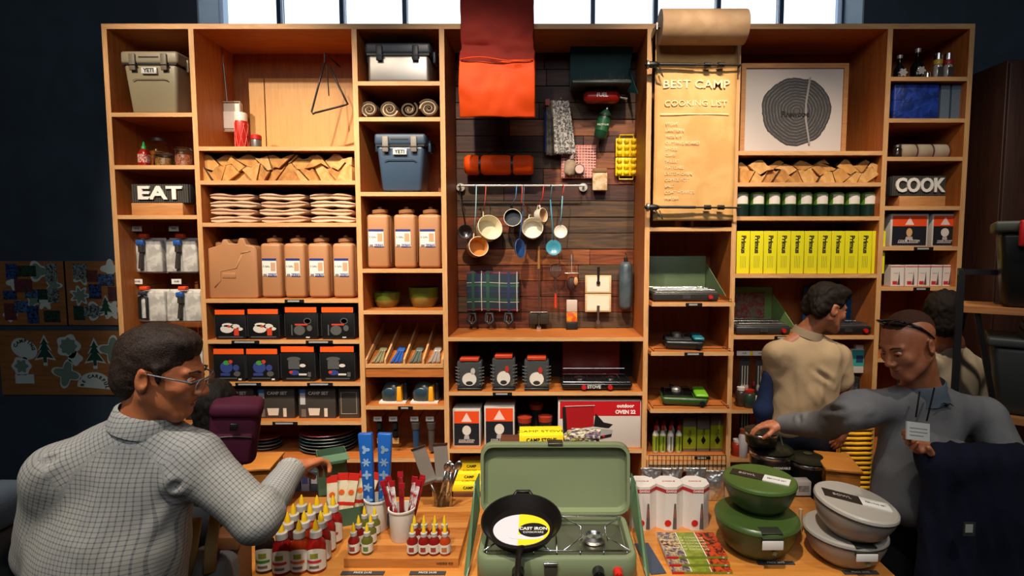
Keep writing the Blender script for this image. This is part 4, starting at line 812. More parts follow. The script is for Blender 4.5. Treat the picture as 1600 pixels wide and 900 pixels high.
# balance-like grill + packed box
o = wthing('hanging_grill', 'small wire hanging grill with dark bag below it', 'grill', 893, 426, .07)
obj('hanger_wires', MB().tube([(0, 0, .13), (-.03, 0, 0)], .002, 5).tube([(0, 0, .13), (.03, 0, 0)], .002, 5).tube([(.0, 0, .13), (.0, -.03, 0)], .002, 5), STEEL, o)
obj('plate', MB().box(-.05, .05, -.035, .035, -.006, .0), mat('b5aca0', .3, .5), o, bevel=.003); obj('bag', MB().ell((0, 0, -.08), (.035, .025, .05)), mat('2f1512', .7), o, smooth=True); obj('tan_fob', MB().ell((.03, -.02, -.06), (.016, .012, .03)), mat('b98a5a', .6), o, smooth=True)
o = wthing('spice_tin', 'small orange and white box with black base pinned low on the planks', 'box', 893, 506, .02); z2 = rel(o, [(893, 468)])[0].z
obj('white_top', MB().box(-.038, .038, -.05, .0, z2 * .52, z2), mat('b9aaa0', .5), o, bevel=.003); obj('orange_body', MB().box(-.038, .038, -.05, .0, .02, z2 * .52 - .001), mat('d98a1e', .5, 0, 'blotch', 'b84c1a', 2), o, bevel=.003); obj('base', MB().box(-.04, .04, -.055, .0, -.04, .0195), BLACK, o, bevel=.003)
# sandwich boards (pair of wooden pages with clips)
o = wthing('hinged_toaster_plates', 'open pair of pale wooden plates joined by dark clips top and bottom', 'toaster plates', 934, 487, .03); A = rel(o, [(914, 487), (955, 430)]); w2 = (A[1].x - A[0].x) / 2; h_ = A[1].z
PW_ = mat('cdb68e', .6, 0, 'woodx', 'b89a6c')
for k in (0, 1):
    q = obj('wooden_plate', MB().box(-w2, w2, -.02, 0, k * h_ * .51, h_ * .49 + k * h_ * .51), PW_, o, bevel=.003); obj('inset', MB().box(-w2 * .85, w2 * .85, -.0215, -.0202, k * h_ * .51 + .012, h_ * .49 + k * h_ * .51 - .012), mat('d9cfba', .6), q)
for z0, z1, m in ((h_ * .8, h_ + .06, IRON), (-.07, h_ * .18, STEEL)): obj('clip', MB().cyl((0, -.03, z0), (0, -.03, z1), .007, .01).lathe([(.014, 0), (.014, .012), (.001, .014)], c=(0, -.022, z0), R=rot(90, 0, 0), n=12), m, o, smooth=40)
o = wthing('hanging_flask', 'slender grey-blue bottle hanging at the right edge of the plank wall', 'flask', 977, 484, .06); h_ = rel(o, [(977, 409)])[0].z
obj('bottle', MB().lathe([(.001, 0), (.035, .004), (.047, .03), (.049, h_ * .5), (.045, h_ * .9), (.03, h_ * .99), (.012, h_)], n=20), mat('47545c', .45, 0, 'blotch', '3a4750', 1), o, smooth=60); obj('cap', MB().cyl((0, 0, h_), (0, 0, h_ + .03), .014, .012), BLACK, o, smooth=40); obj('hang_loop', MB().tube([(0, 0, h_ + .02), (.01, .02, h_ + .05), (0, .055, h_ + .06)], .003, 6), BLACK, o)
# ---------------------------------------------------------------- bay 3 lower shelves
for i, (a, b, t) in enumerate([(711, 756, 560), (766, 808, 555), (816, 861, 558)]):
    x, Y, z, w_, h = fit(3, 612, a, b, t, -.0 + .02); w2 = w_ / 2
    o = thing('packaged_mess_kit', '%s clear ribbed pack with orange-red top on the shelf below the planks' % ordl(i, 3), 'packaged cookware', (x, Y, z), 'clear ribbed packs below the plank wall')
    obj('inner_black', MB().box(-w2 * .72, w2 * .72, .02, .15, .012, h * .93), mat('17171a', .4), o)
    obj('shell', MB().box(-w2 * .86, w2 * .86, .006, .165, .02, h * .9), mat('9aa0a4', .08, 0, trans=.85), o, bevel=.01)
    obj('red_header', MB().box(-w2 * .66, w2 * .66, .0, .1, h * .901, h), mat('b5381a', .45), o, bevel=.004)
    obj('base', MB().box(-w2 * .85, w2 * .85, -.004, .16, 0, .0195), mat('1c1c1e', .3), o, bevel=.004)
    obj('pictured_pan', MB().prism(disc(-.0, h * .35, w2 * .5, 16, h * .2), .001, .0055, 0).prism(disc(.0, h * .24, w2 * .25, 10, h * .06), -.0005, .001, 1).prism(disc(w2 * .25, h * .6, w2 * .16, 10, h * .1), .001, .0055, 2), [mat('d4cfc8', .4), mat('2b2b2b', .4), mat('a83028' if i else 'b8b4ae', .4)], o)
    for k in range(6):
        for s in (-1, 1): 
            rb = obj('rib', MB().cyl((s * w2 * .7, .0, h * (.2 + .1 * k)), (s * w2 * .98, .03, h * (.2 + .1 * k)), .0035, n=6), mat('6a6d70', .2), o)
x, Y, z, w_, h = fit(3, 612, 876, 990, 585, .0); w2 = w_ / 2
o = thing('red_camp_stove', 'two-burner black stove with open dark red lid below the plank wall', 'camp stove', (x, Y + .01, z))
obj('tray', MB().box(-w2, w2, 0, .26, .006, .05, tx=.015, ty=.01), mat('141416', .3), o, bevel=.012)
obj('lid', MB().box(-w2 * .92, w2 * .78, .262, .28, .03, .3), mat('6e1210', .4), o, bevel=.008)
mb = MB()
for i in range(9): xx = -w2 * .9 + w2 * 1.8 * i / 8; mb.tube([(xx, .01, .06), (xx, .24, .06)], .0022, 5)
mb.tube([(-w2 * .92, .01, .06), (w2 * .92, .01, .06), (w2 * .92, .24, .06), (-w2 * .92, .24, .06)], .003, 5, loop=True).tube([(-w2 * .9, .24, .1), (w2 * .9, .24, .1)], .003, 5)
obj('grate', mb, CHROME, o)
for s in (-.45, .45):
    obj('burner', MB().lathe([(.035, .05), (.04, .064), (.02, .072), (.001, .072)], c=(s * w2 * 1.0, .12, 0), n=16), CHROME, o, smooth=40); obj('knob', MB().cyl((s * w2 * .8, -.014, .028), (s * w2 * .8, -.0, .028), .016, n=14), REDP, o, smooth=40)
text('STOVE', .03, mat('c8c8c8', .5), o, (-.02, -.006, .03), bold=.001)
def gsibox(c, y, a, b, top, label, wide=False, inset=.05):
    x, Y, z, w_, h = fit(c, y, a, b, top, inset); w2 = w_ / 2
    o = thing('boxed_cooker', label, 'boxed cooker', (x, Y, z)); obj('carton', MB().box(-w2, w2, 0, .16, 0, h), mat('bdb8b0', .5), o, bevel=.002)
    mb = MB(); rect(mb, -w2 * .9, w2 * .9, h * .03, h * .62, -.0003, 0); rect(mb, -w2 * .9, w2 * .9, h * .62, h * .94, -.0003, 1)
    rect(mb, -w2 * .6, w2 * .5, h * .1, h * .14, -.0012, 3, .0005); mb.prism(disc(0, h * .43, w2 * (.16 if wide else .32), 14, h * .13), -.0018, -.001, 2); mb.prism([(-w2 * .2, h * .2), (w2 * .2, h * .2), (w2 * .16, h * .3), (-w2 * .16, h * .3)], -.0018, -.001, 4)
    tw_ = w2 * (.24 if wide else .38); mb.prism([(-tw_, h * .66), (tw_, h * .66), (0, h * .9)], -.0018, -.001, 5)
    obj('box_print', mb, [mat('191a20', .45), mat('e04a1c', .45), mat('cfc6bc', .5) if not wide else mat('c99a6a', .5), mat('8f8a86', .5), mat('a8a2a0', .5), mat('e9c8bc', .5)], o); 
    text('COOK SYSTEM', w_ * .085, PAPERW, o, (0, -.0022, h * .165)); return o
gsibox(3, 702, 708, 751, 639, 'left black and orange boxed cooker with pale triangle behind the green stove lid')
gsibox(3, 702, 757, 804, 634, 'right black and orange boxed cooker with pale triangle behind the green stove lid')
for i in range(3):
    x, Y, z = sitbay(3, 702, [820, 838, 852][i], [.1, .24, .12][i]); o = thing('dark_pot', '%s dark packaged pot with red top beside the two orange boxes' % ordl(i, 3), 'packaged cookware', (x, Y, z), 'dark pots with red tops')
    obj('pot', MB().lathe([(.04, 0), (.045, .01), (.045, .15 + .05 * (i == 1)), (.02, .16 + .05 * (i == 1))], n=20), mat('1c1b1d', .35), o, smooth=50); obj('red_top', MB().lathe([(.046, .155 + .05 * (i == 1)), (.05, .19 + .05 * (i == 1)), (.001, .2 + .05 * (i == 1))], n=20), mat('94301c', .45), o, smooth=40); obj('label', MB().lathe([(.0455, .03), (.046, .03), (.046, .08), (.0455, .08)], n=20), mat('a8a4a0', .4, 0, 'blotch', '2b2b2b', 6), o)
x, Y, z, w_, h = fit(3, 702, 872, 1001, 626, .03); w2 = w_ / 2
o = thing('boxed_stove', 'large red and white stove box at the right of the third shelf', 'boxed stove', (x, Y, z))
obj('carton', MB().box(-w2, w2, 0, .2, 0, h), mat('c4bab2', .5), o, bevel=.002)
mb = MB(); rect(mb, -w2 + .012, w2 - .006, h * .68, h - .004, -.0003, 0); rect(mb, -w2 + .012, -w2 * .3, h * .62, h * .68, -.0003, 0)
mb.prism([(-w2 * .8, h * .38), (-w2 * .14, h * .46), (-w2 * .14, h * .88), (-w2 * .82, h * .86)], -.002, -.0012, 1); mb.prism([(-w2 * .88, h * .3), (-w2 * .78, h * .36), (-w2 * .82, h * .88), (-w2 * .9, h * .86)], -.0026, -.0021, 2); mb.prism([(-w2 * .14, h * .46), (w2 * .22, h * .42), (w2 * .32, h * .5), (w2 * .1, h * .54), (-w2 * .1, h * .74)], -.0026, -.0021, 2)
mb.prism([(-w2 * .78, h * .3), (-w2 * .1, h * .42), (w2 * .32, h * .38), (w2 * .3, h * .3), (-w2 * .2, h * .2)], -.0032, -.0027, 3); mb.prism([(-w2 * .3, h * .2), (w2 * .3, h * .3), (w2 * .28, h * .24), (-w2 * .2, h * .15)], -.0038, -.0033, 2)
mb.tube([(-w2 * .84, -.004, h * .88), (-w2 * .12, -.004, h * .9)], .003, 5, 3); mb.prism(disc(w2 * .1, h * .25, .008, 10), -.0048, -.0042, 0)
obj('box_print', mb, [mat('b5121a', .45), mat('9c1116', .45), mat('161416', .45), mat('9a948f', .4)], o)
text('outdoor', .034, mat('eee4e0', .5), o, (w2 * .62, -.003, h * .89), bold=.001); text('OVEN 22', .034, mat('eee4e0', .5), o, (w2 * .62, -.003, h * .76), bold=.0015)
YBX = mat('e9cb1a', .5)
def ybox(x, Y, z, w_, d, h, label, rz=0, txt='CAMP'):
    o = thing('yellow_box', label, 'box', (x, Y, z), rz=rz); obj('carton', MB().box(-w_ / 2, w_ / 2, 0, d, 0, h), YBX, o, bevel=.002); text(txt, h * .5, BLACK, o, (0, -.001, h * .5), bold=.0008); text(txt, d * .3, mat('4a4420', .5), o, (0, d * .4, h + .0008), rx=0); return o
x, Y, z = sitbay(3, 702, 836, .02); x2, _, z2 = sitbay(3, 716 if 0 else 999, 0, 0)[0], 0, 0
pz = W(846, 688, YF - .32)
tb_ = thing('display_riser', 'low dark display stand behind the open green stove', 'stand', (pz.x + .05, YF - .42, 0))
obj('top', MB().box(-.3, .3, 0, .2, pz.z - .02, pz.z), mat('5a3018', .6, 0, 'woodx', '45230f'), tb_); obj('leg', MB().box(-.29, -.26, .02, .18, 0, pz.z - .0205), mat('5a3018', .6), tb_); obj('leg', MB().box(.26, .29, .02, .18, 0, pz.z - .0205), mat('5a3018', .6), tb_)
ybox(pz.x + .0, YF - .4, pz.z + .0005, .26, .16, .06, 'flat yellow box just above the green stove lid', 2, 'CAMP STOVE')
for i in range(4):
    o = obj('magazine', MB().box(-.09, .09, -.065, .065, 0, .012), mat(['8f9a4a', 'b9b0a0', '5a2a28', 'c9c8a8'][i], .4, 0, 'blotch', ['d8c89a', '3a3a3c', '9aa05a', '4a3a5a'][i], 3), None, loc=(pz.x + .23 + .012 * i, YF - .32, pz.z + .0005 + .0125 * i)); o.rotation_euler.z = .15 * (-1) ** i; tag(o, '%s glossy leaflet beside the flat yellow box above the stove lid' % ['bottom', 'second', 'third', 'top'][i], 'leaflet', 'leaflets behind the green stove')
ys_ = W(722, 768, YF - .02).z
for i, (dx, zz, w_, nm) in enumerate([(0, 0, .2, 'lowest, forward'), (.0, .053, .17, 'middle'), (.01, .106, .15, 'top')]):
    ybox(W(732, 768, YF).x + dx, YF - .02 + .05 * i, ys_ + zz, w_ + .03, .12, .05, '%s yellow carton of the stack left of the green stove lid' % nm, 1)
o = thing('step_stool', 'low dark stand holding yellow cartons inside the bay', 'stand', (W(742, 768, YF).x, YF - .04, SZ[3, 999])); ys_ -= SZ[3, 999]
obj('top', MB().box(-.14, .2, 0, .24, ys_ - .025, ys_ - .0005), mat('6b3a1c', .6, 0, 'woodx', '55290f'), o)
for s in (-.13, .17): obj('leg', MB().box(s, s + .02, .01, .22, 0, ys_ - .0255), mat('6b3a1c', .6), o)
# ================================================================ BAY 4
x0, x1 = W(1021, 200, YF - .03).x, W(1150, 200, YF - .03).x; YPp = YF - .035
KR = mat('d8a868', .7, 0, 'blotch', 'cc9a58', .5)
zb, zr = W(1085, 345, YPp).z, W(1085, 68, YPp).z
pr_ = thing('kraft_paper_roll', 'thick roll of brown kraft paper mounted above the bay with a long hanging sheet', 'paper roll', ((x0 + x1) / 2, YPp, zb))
w2 = (x1 - x0) / 2; rr = .1; zc = W(1096, 43, YF - .14).z - zb
obj('roll', MB().cyl((-w2 * .98, -.11, zc), (w2 * .98, -.11, zc), rr, n=32), mat('a98a68', .7, 0, 'blotch', '9c7c5a', .5), pr_, smooth=40)
obj('core', MB().cyl((-w2 - .02, -.11, zc), (w2 + .02, -.11, zc), .012, n=12), BLACK, pr_)
for s in (-1, 1): obj('bracket', MB().box(s * (w2 + .014) - .004, s * (w2 + .014) + .004, -.13, .034, zc - .02, zc + .02), STEEL, pr_)
def sheet(u, v): return ((u - .5) * 2 * w2 * .985, .004 * math.sin(u * 7 + v * 12) - .0, v * (zc)) if v < .93 else ((u - .5) * 2 * w2 * .985, -.012 * (v - .93) / .07, v * zc)
obj('sheet', MB().grid(sheet, 16, 40), KR, pr_, smooth=True, solid=.001)
LT = mat('ead3a8', .6)
text('BEST CAMP', .07, LT, pr_, (0, -.008, zc * .735), width=w2 * 1.6, bold=.001); text('COOKING LIST', .05, LT, pr_, (0, -.008, zc * .635), width=w2 * 1.5)
obj('underline', MB().box(-w2 * .85, w2 * .8, -.008, -.0065, zc * .575, zc * .58), LT, pr_)
for i, t in enumerate(['STOVE', 'LANTERN', 'MESS KIT', 'CUTTING BOARD', 'SPICES', 'CUPS', 'SKILLET', 'MATCHES', 'DUTCH OVEN', 'COFFEE POT', 'SALT', 'COAT + SHIRTS', 'WATER']):
    text(t, .027, LT, pr_, (-w2 * .72, -.008, zc * (.525 - .0335 * i)), align='LEFT')
for i, (py, lb) in enumerate([(100, 'upper'), (323, 'lower')]):
    Y = YF - .075; a, b = W(1008, py, Y), W(1158, py + 2, Y)
    o = thing('trekking_pole', '%s black telescopic pole strapped across the kraft paper sheet' % lb, 'pole', (a + b) / 2, 'black poles across the paper'); L2 = (b - a).length / 2
    obj('shaft', MB().cyl((-L2, 0, .003), (L2, 0, -.003), .006, n=10).cyl((L2 * .05, 0, 0), (-L2, 0, .003), .009, n=10), BLACK, o, smooth=40)
    for s in (.3, .58): obj('clamp', MB().cyl((L2 * s - .02, 0, 0), (L2 * s + .02, 0, 0), .015, n=10).box(L2 * s - .012, L2 * s + .012, -.022, -.01, -.006, .006), BLACK, o, smooth=40)
    obj('grip', MB().ell((-L2 + .045, 0, 0), (.05, .02, .02)), BLACK, o, smooth=True); obj('wrist_strap', MB().tube([(-L2 + .06, -.01, -.01), (-L2 + .08, -.02, -.05), (-L2 + .11, -.01, -.075), (-L2 + .09, -.005, -.02)], .008, 6, flat=.4), BLACK, o, smooth=True)
    obj('bracket_ring', MB().lathe([(.02, 0), (.026, .0), (.026, .012), (.02, .012)], c=(-L2 + .01, -.0, 0), R=rot(0, 90, 0), n=14), STEEL, o); obj('end_hook', MB().cyl((L2, 0, 0), (L2, .07, 0), .006).cyl((-L2 + .02, 0, 0), (-L2 + .02, .07, 0), .006), BLACK, o)
# green two-burner stove on pull tray
def openstove(c, y, a, b, inset, lidc, label, lidh=.27, body='2c2c2c', top='8b8a85', wing=True, d=.3, graph=None, name='camp_stove'):
    x, Y, z, w_, h = fit(c, y, a, b, 300, inset); w2 = w_ / 2; LM = mat(lidc, .45)
    o = thing(name, label, 'camp stove', (x, Y, z))
    obj('body', MB().box(-w2, w2, 0, d, .004, .055, tx=.006, ty=.004), mat(body, .4), o, bevel=.008)
    obj('top_plate', MB().box(-w2 + .01, w2 - .01, .01, d - .01, .0555, .062), mat(top, .35, .7), o, bevel=.002)
    obj('lid', MB().box(-w2, w2, d + .001, d + .02, .04, .04 + lidh), LM, o, bevel=.006)
    if graph: obj('lid_picture', MB().box(-w2 * .85, w2 * .7, d - .001, d, .07, lidh), graph, o)
    if wing:
        for s in (1,): obj('wind_guard', MB().add([(s * w2, d, .06), (s * w2, d, .04 + lidh * .8), (s * (w2 + .06), .06, .03), (s * (w2 + .005), d - .02, .05), (s * w2 + .005, d, .06), (s * w2 + .005, d, .04 + lidh * .8), (s * (w2 + .06) + .005, .06, .03), (s * (w2 + .005) + .005, d - .02, .05)], [(0, 1, 2, 3), (7, 6, 5, 4), (0, 4, 5, 1), (1, 5, 6, 2), (2, 6, 7, 3), (3, 7, 4, 0)]), LM, o)
    mb = MB()
    for i in range(11): xx = -w2 * .85 + w2 * 1.7 * i / 10; mb.tube([(xx, .02, .075), (xx, d - .03, .075)], .0025, 5)
    for yy in (.02, d * .5, d - .03): mb.tube([(-w2 * .87, yy, .075), (w2 * .87, yy, .075)], .003, 5)
    obj('grate', mb, CHROME, o)
    for s in (-.45, .45): obj('burner', MB().lathe([(.034, .0625), (.036, .07), (.022, .072), (.02, .066), (.001, .066)], c=(s * w2, d * .5, 0), n=18), mat('2f2f2f', .4, .6), o, smooth=40)
    obj('front_latch', MB().box(-.025, .025, -.006, -.0005, .02, .045), STEEL, o); obj('knob', MB().cyl((w2 * .72, -.016, .03), (w2 * .72, -.0, .03), .014, n=12), REDP, o, smooth=40)
    return o
openstove(4, 470, 1021, 1124, -.06, '56684a', 'open green two-burner stove on the highest pull-out tray', .25)
openstove(5, 524, 1150, 1236, .01, '6f8e52', 'open light green stove with printed lid sheet at the left of its shelf', .26, '30302f', '6f6f6c', graph=mat('6a6a5a', .5, 0, 'blotch', '8a2a20', 4))
openstove(5, 524, 1288, 1362, .01, '1c5a8e', 'open blue camp stove beside the young man\'s face', .26, '1c1c1e', '6f6f6c', graph=mat('46484a', .5, 0, 'blotch', '2b6ea8', 4))
def butane(y, a, b, label, c1, c2, knob, c3):
    x, Y, z, w_, h = fit(4, y, a, b, 500, -.06); w2 = w_ / 2; o = thing('portable_stove', label, 'camp stove', (x, Y, z), rz=-8)
    obj('base', MB().box(-w2, w2, 0, .24, .004, .06, tx=.02, ty=.01), mat(c1, .35), o, bevel=.02); obj('drip_pan', MB().box(-w2 * .9, w2 * .35, .02, .22, .0605, .072), mat(c2, .3, .4), o, bevel=.01)
    obj('side_cover', MB().box(w2 * .42, w2 * .96, .01, .23, .0605, .085), mat(c3, .4), o, bevel=.012); obj('burner', MB().lathe([(.03, .0725), (.034, .09), (.024, .1), (.001, .1)], c=(-w2 * .3, .12, 0), n=18), mat(knob, .3, .6), o, smooth=40)
    mb = MB()
    for k in range(4): q = k * math.pi / 2 + .4; mb.tube([(-w2 * .3 + .035 * math.cos(q), .12 + .035 * math.sin(q), .1), (-w2 * .3 + .085 * math.cos(q), .12 + .085 * math.sin(q), .1), (-w2 * .3 + .085 * math.cos(q), .12 + .085 * math.sin(q), .073)], .004, 6)
    obj('pot_support', mb, BLACK, o); obj('dial', MB().cyl((w2 * .7, -.016, .03), (w2 * .7, 0, .03), .016, n=14), BLACK, o, smooth=40)
butane(545, 1038, 1102, 'black portable stove with teal cover on the middle pull-out tray', '15181a', '3a3c3e', '8a8a8a', '1c6a78')
butane(632, 1033, 1108, 'black portable stove with bright green edge on the lowest pull-out tray', '2a4a1c', '101210', 'c8c8c4', '6fae26')
def spray(i, px, inset, white):
    x, Y, z = sitbay(4, 712, px, inset); o = thing('spray_bottle', '%s green-labelled fuel bottle with red cap in the wire-fronted shelf%s' % (['first', 'second', 'third', 'fourth'][i % 4], ', back row' if inset > .1 else ', front row'), 'bottle', (x, Y, z), 'fuel bottles with red caps')
    obj('bottle', MB().lathe([(.017, 0), (.021, .004), (.021, .125), (.011, .15), (.01, .155)], n=16), mat('cfcabc', .35), o, smooth=50); obj('label', MB().lathe([(.0213, .015), (.0216, .015), (.0216, .12), (.0213, .12)], n=16), mat('8a9a28' if not white else 'b8b8ae', .4), o); obj('cap', MB().lathe([(.012, .1555), (.013, .17), (.008, .185), (.001, .188)], n=12), mat('c0261c', .4), o, smooth=40)
    obj('label_stripe', MB().box(-.004, .004, -.0225, -.0215, .02, .115), mat('3f4a18', .5), o)
for k, ins in ((0, .06), (1, .16)):
    for i, px in enumerate((1024, 1035, 1047, 1060)): spray(i, px + 2 * k, ins, i == 2)
for i, (a, b, t) in enumerate([(1067, 1087, 653), (1089, 1108, 650), (1110, 1131, 650)]):
    x, Y, z, w_, h = fit(4, 712, a, b, t, .07); o = thing('lime_carton', '%s tall lime-green and grey carton on the wire-fronted shelf' % ordl(i, 3), 'carton', (x, Y, z), 'tall lime cartons'); w2 = w_ / 2; g = .62 if i == 1 else .74
    obj('carton', MB().box(-w2, w2, 0, .08, 0, h), mat('6f675c', .5), o, bevel=.002); obj('lime_wrap', MB().box(-w2 - .0005, w2 + .0005, -.001, .0795, h * .09, h * g), mat('98a81e', .45), o); obj('flame_mark', MB().prism([(0, h * .45), (w2 * .4, h * .32), (0, h * .2), (-w2 * .4, h * .32)], -.0025, -.0015), BLACK, o); text('Gas', .03, BLACK, o, (0, -.0018, h * .55), ry=-90)
mb = MB(); z = SZ[4, 712]; 
for i in range(19): xx = BAY[4][0] + .01 + (BAY[4][1] - BAY[4][0] - .02) * i / 18; mb.tube([(xx, -.035, z - .09), (xx, -.035, z + .015)], .0022, 5)
for zz_ in (-.09, -.05, .015): mb.tube([(BAY[4][0] + .008, -.035, z + zz_), (BAY[4][1] - .008, -.035, z + zz_)], .003, 5)
obj('wire_fence', mb, BLACK, unit); board('front_rail', BAY[4][0] + .001, BAY[4][1] - .001, z - .1, z - TS - .0005, y0=-.028, y1=.0)
# ================================================================ BAY 5
Yf5 = YF + .2; p, q = W(1156, 232, Yf5), W(1327, 99, Yf5)
o = thing('framed_print', 'wood-framed print of a dark tree-ring cross section above the right firewood', 'framed print', ((p.x + q.x) / 2, Yf5, SZ[5, 236] + .001)); w2 = (q.x - p.x) / 2; hh = q.z - SZ[5, 236]
FR = mat('c08a54', .5, 0, 'woodx', 'a87240', 2)
for a, b, c, d in ((-w2, w2, 0, .03), (-w2, w2, hh - .03, hh), (-w2, -w2 + .03, .0305, hh - .0305), (w2 - .03, w2, .0305, hh - .0305)): obj('frame_bar', MB().box(a, b, 0, .03, c, d), FR, o)
obj('print', MB().box(-w2 + .03, w2 - .03, .012, .02, .03, hh - .03), mat('c2bab4', .6), o)
R = random.Random(4); nn = 90; jag = [1 + .02 * math.sin(3 * t) + .015 * math.sin(7 * t + 1) + R.uniform(-.012, .012) for t in [2 * math.pi * i / nn for i in range(nn)]]
cx, cz = .02, hh * .49; r0 = .235
ringp = lambda f: [(cx + r0 * f * jag[i] * math.cos(2 * math.pi * i / nn) * (1 if not (i in (19, 20) and f > .5) else .93), cz + r0 * .96 * f * jag[i] * math.sin(2 * math.pi * i / nn)) for i in range(nn)]
mb = MB(); 
for k in range(22): mb.prism(ringp(1 - k / 22.5), .0115 - .0003 * k, .012, k % 2)
obj('tree_ring_print', mb, [mat('2c2b2c', .6, 0, 'blotch', '3a3838', 3), mat('5c5a59', .6, 0, 'blotch', '4a4847', 3)], o)
obj('crack_print', MB().prism([(cx + .075, cz + .22), (cx + .09, cz + .225), (cx + .066, cz + .05), (cx + .07, cz - .06), (cx + .1, cz - .225), (cx + .088, cz - .222), (cx + .055, cz - .05), (cx + .055, cz + .05)], .0035, .0045), mat('8f8a87', .6), o)
text('Firewood', .05, mat('1c1b1b', .6), o, (cx - .01, .0025, cz - .02), bold=.001)
for i in range(9):
    x, Y, z, w_, h = fit(5, 338, 1150 + 25 * i, 1173 + 25 * i, 300, .05)
    if i == 0:
        pr = thing('fuel_canister', 'x x x x', 'fuel canister', (x, Y + w_ / 2, z), 'fuel canisters above the yellow books'); r = w_ / 2
        obj('canister', MB().lathe([(r * .8, 0), (r, .006), (r, h * .5), (r * .99, h * .5)], n=24), mat('10261e', .3), pr, smooth=40)
        obj('label', MB().lathe([(r * .99, h * .5), (r, h * .505), (r, h * .93), (r * .8, h)], n=24), mat('5d8f2c', .4), pr, smooth=40); obj('label_panel', MB().grid(lambda u, v: ((r + .0008) * math.sin((u - .5) * 1.5 - .1), -(r + .0008) * math.cos((u - .5) * 1.5 - .1), h * (.53 + .38 * v)), 8, 1), mat('d6cdc4', .5), pr, smooth=True)
        obj('lid', MB().lathe([(r * .8, h * 1.001), (r * .5, h * 1.03), (.001, h * 1.03)], n=24), mat('2a4030', .4), pr, smooth=40); pr['label'] = 'leftmost dark green canister with white label above the yellow cartons'
    else: dup(pr, (x, Y + w_ / 2, z), '%s dark green canister with white label above the yellow cartons' % ordl(i, 9))
YB_ = mat('dcd41a', .45)
for i in range(11):
    x, Y, z, w_, h = fit(5, 428, 1150 + 21.1 * i, 1170.6 + 21.1 * i, 361, .03)
    if i == 0:
        pr = thing('yellow_carton', 'x', 'carton', (x, Y, z), 'yellow cartons in a row'); w2 = w_ / 2 - .001
        obj('carton', MB().box(-w2, w2, 0, .2, 0, h), YB_, pr, bevel=.0015, seg=1); text('Primus', .042, mat('26240e', .5), pr, (.0, -.001, h * .69), ry=90, bold=.0015)
        mb = MB()
        for k in range(4): mb.box(-w2 * .4 + k * w2 * .25, -w2 * .4 + k * w2 * .25 + .003, -.0008, -.0001, h * .14, h * .42)
        obj('small_print', mb, mat('9a9020', .5), pr); pr['label'] = 'leftmost upright yellow carton with black lettering'
    else: dup(pr, (x, Y, z), '%s upright yellow carton with black lettering' % ordl(i, 11))
# hanging packs of cutlery, bay 5
def cutpack(px, py, lb, col='c9c3b8'):
    def f(o):
        obj('card', MB().box(-.035, .035, -.012, -.01, -.26, -.01), mat('191a1d', .4), o)
        mb = MB()
        for k in (-1, 0, 1): mb.cyl((k * .018, -.018, -.2), (k * .018, -.018, -.07), .004, n=6).ell((k * .018, -.018, -.22), (.01, .005, .025), 8, 6)
        obj('utensils', mb, mat(col, .3, .6), o); obj('red_mark', MB().box(-.03, .03, -.0135, -.0125, -.255, -.235), mat('8f2a22', .5), o)
    o = hook_item(px, py, f, 'utensil_pack', lb, 'utensil pack', 5, .1, .12, 'hanging utensil packs right of the green cartons', '12.95')
    g = obj('yellow_tab', MB().box(.03, .048, -.0235, -.0227, .002, .034), mat('e8c81a', .5), o)
for i, (px, py) in enumerate([(1163, 555), (1188, 555), (1163, 624), (1188, 624)]): cutpack(px, py, '%s hanging utensil pack with white and yellow tag beside the young man' % ['upper left', 'upper right', 'lower left', 'lower right'][i])
Y = YF + .1; 
o = thing('hanging_carton', 'small teal and white carton hanging behind the young man\'s shoulder', 'carton', W(1342, 583, Y)); q = W(1357, 546, Y) - o.location
obj('carton', MB().box(-q.x, q.x, 0, .05, 0, q.z), mat('c9c6be', .5), o, bevel=.002); obj('teal_print', MB().box(-q.x * .9, q.x * .9, -.001, -.0002, q.z * .3, q.z * .97).box(-q.x * .4, q.x * .4, -.002, -.0011, q.z * .45, q.z * .75, 1), [mat('2a9a96', .5), mat('1c3a5a', .5)], o); obj('white_cap', MB().box(-.02, .03, .01, .04, q.z + .0005, q.z + .03), WHITE, o); obj('peg_hook', MB().tube([(0, .32, q.z + .04), (0, .02, q.z + .04), (0, .02, q.z + .025)], .003, 6), STEEL, o)
# goods on shelf 640 / 716 of bay 5 (between pole and man)
for i, (px, ysh, ins, r, h, c1, c2, lb) in enumerate([(1154, 716, .02, .035, .11, '8a2a18', 'c9c3ba', 'orange-red jar with pale lid at the foot of the fifth divider'), (1163, 716, .0, .03, .19, 'b5aeb0', '7a3a20', 'pale cylindrical carton beside the orange-red jar'), (1173, 716, .08, .034, .17, '1a2030', 'c9c9c9', 'dark bottle with silver top right of the pale carton'),
        (1160, 640, .05, .035, .13, '3a2a22', 'c9c3ba', 'brown jar with white neck on the shelf under the utensil packs'), (1174, 640, .02, .04, .12, '2a3a30', 'a8241c', 'dark green jar with red lid under the utensil packs'), (1185, 640, .1, .035, .15, '191919', 'a82a40', 'black jar with pink-red lid under the utensil packs')]):
    x, Y, z = sitbay(5, ysh, px, ins); o = thing('goods_jar', lb, 'jar', (x, Y + r, z)); obj('jar', MB().lathe([(r * .9, 0), (r, .006), (r, h * .75), (r * .7, h * .84)], n=20), mat(c1, .3), o, smooth=50); obj('lid', MB().lathe([(r * .75, h * .845), (r * .75, h), (.001, h + .002)], n=20), mat(c2, .35), o, smooth=40)
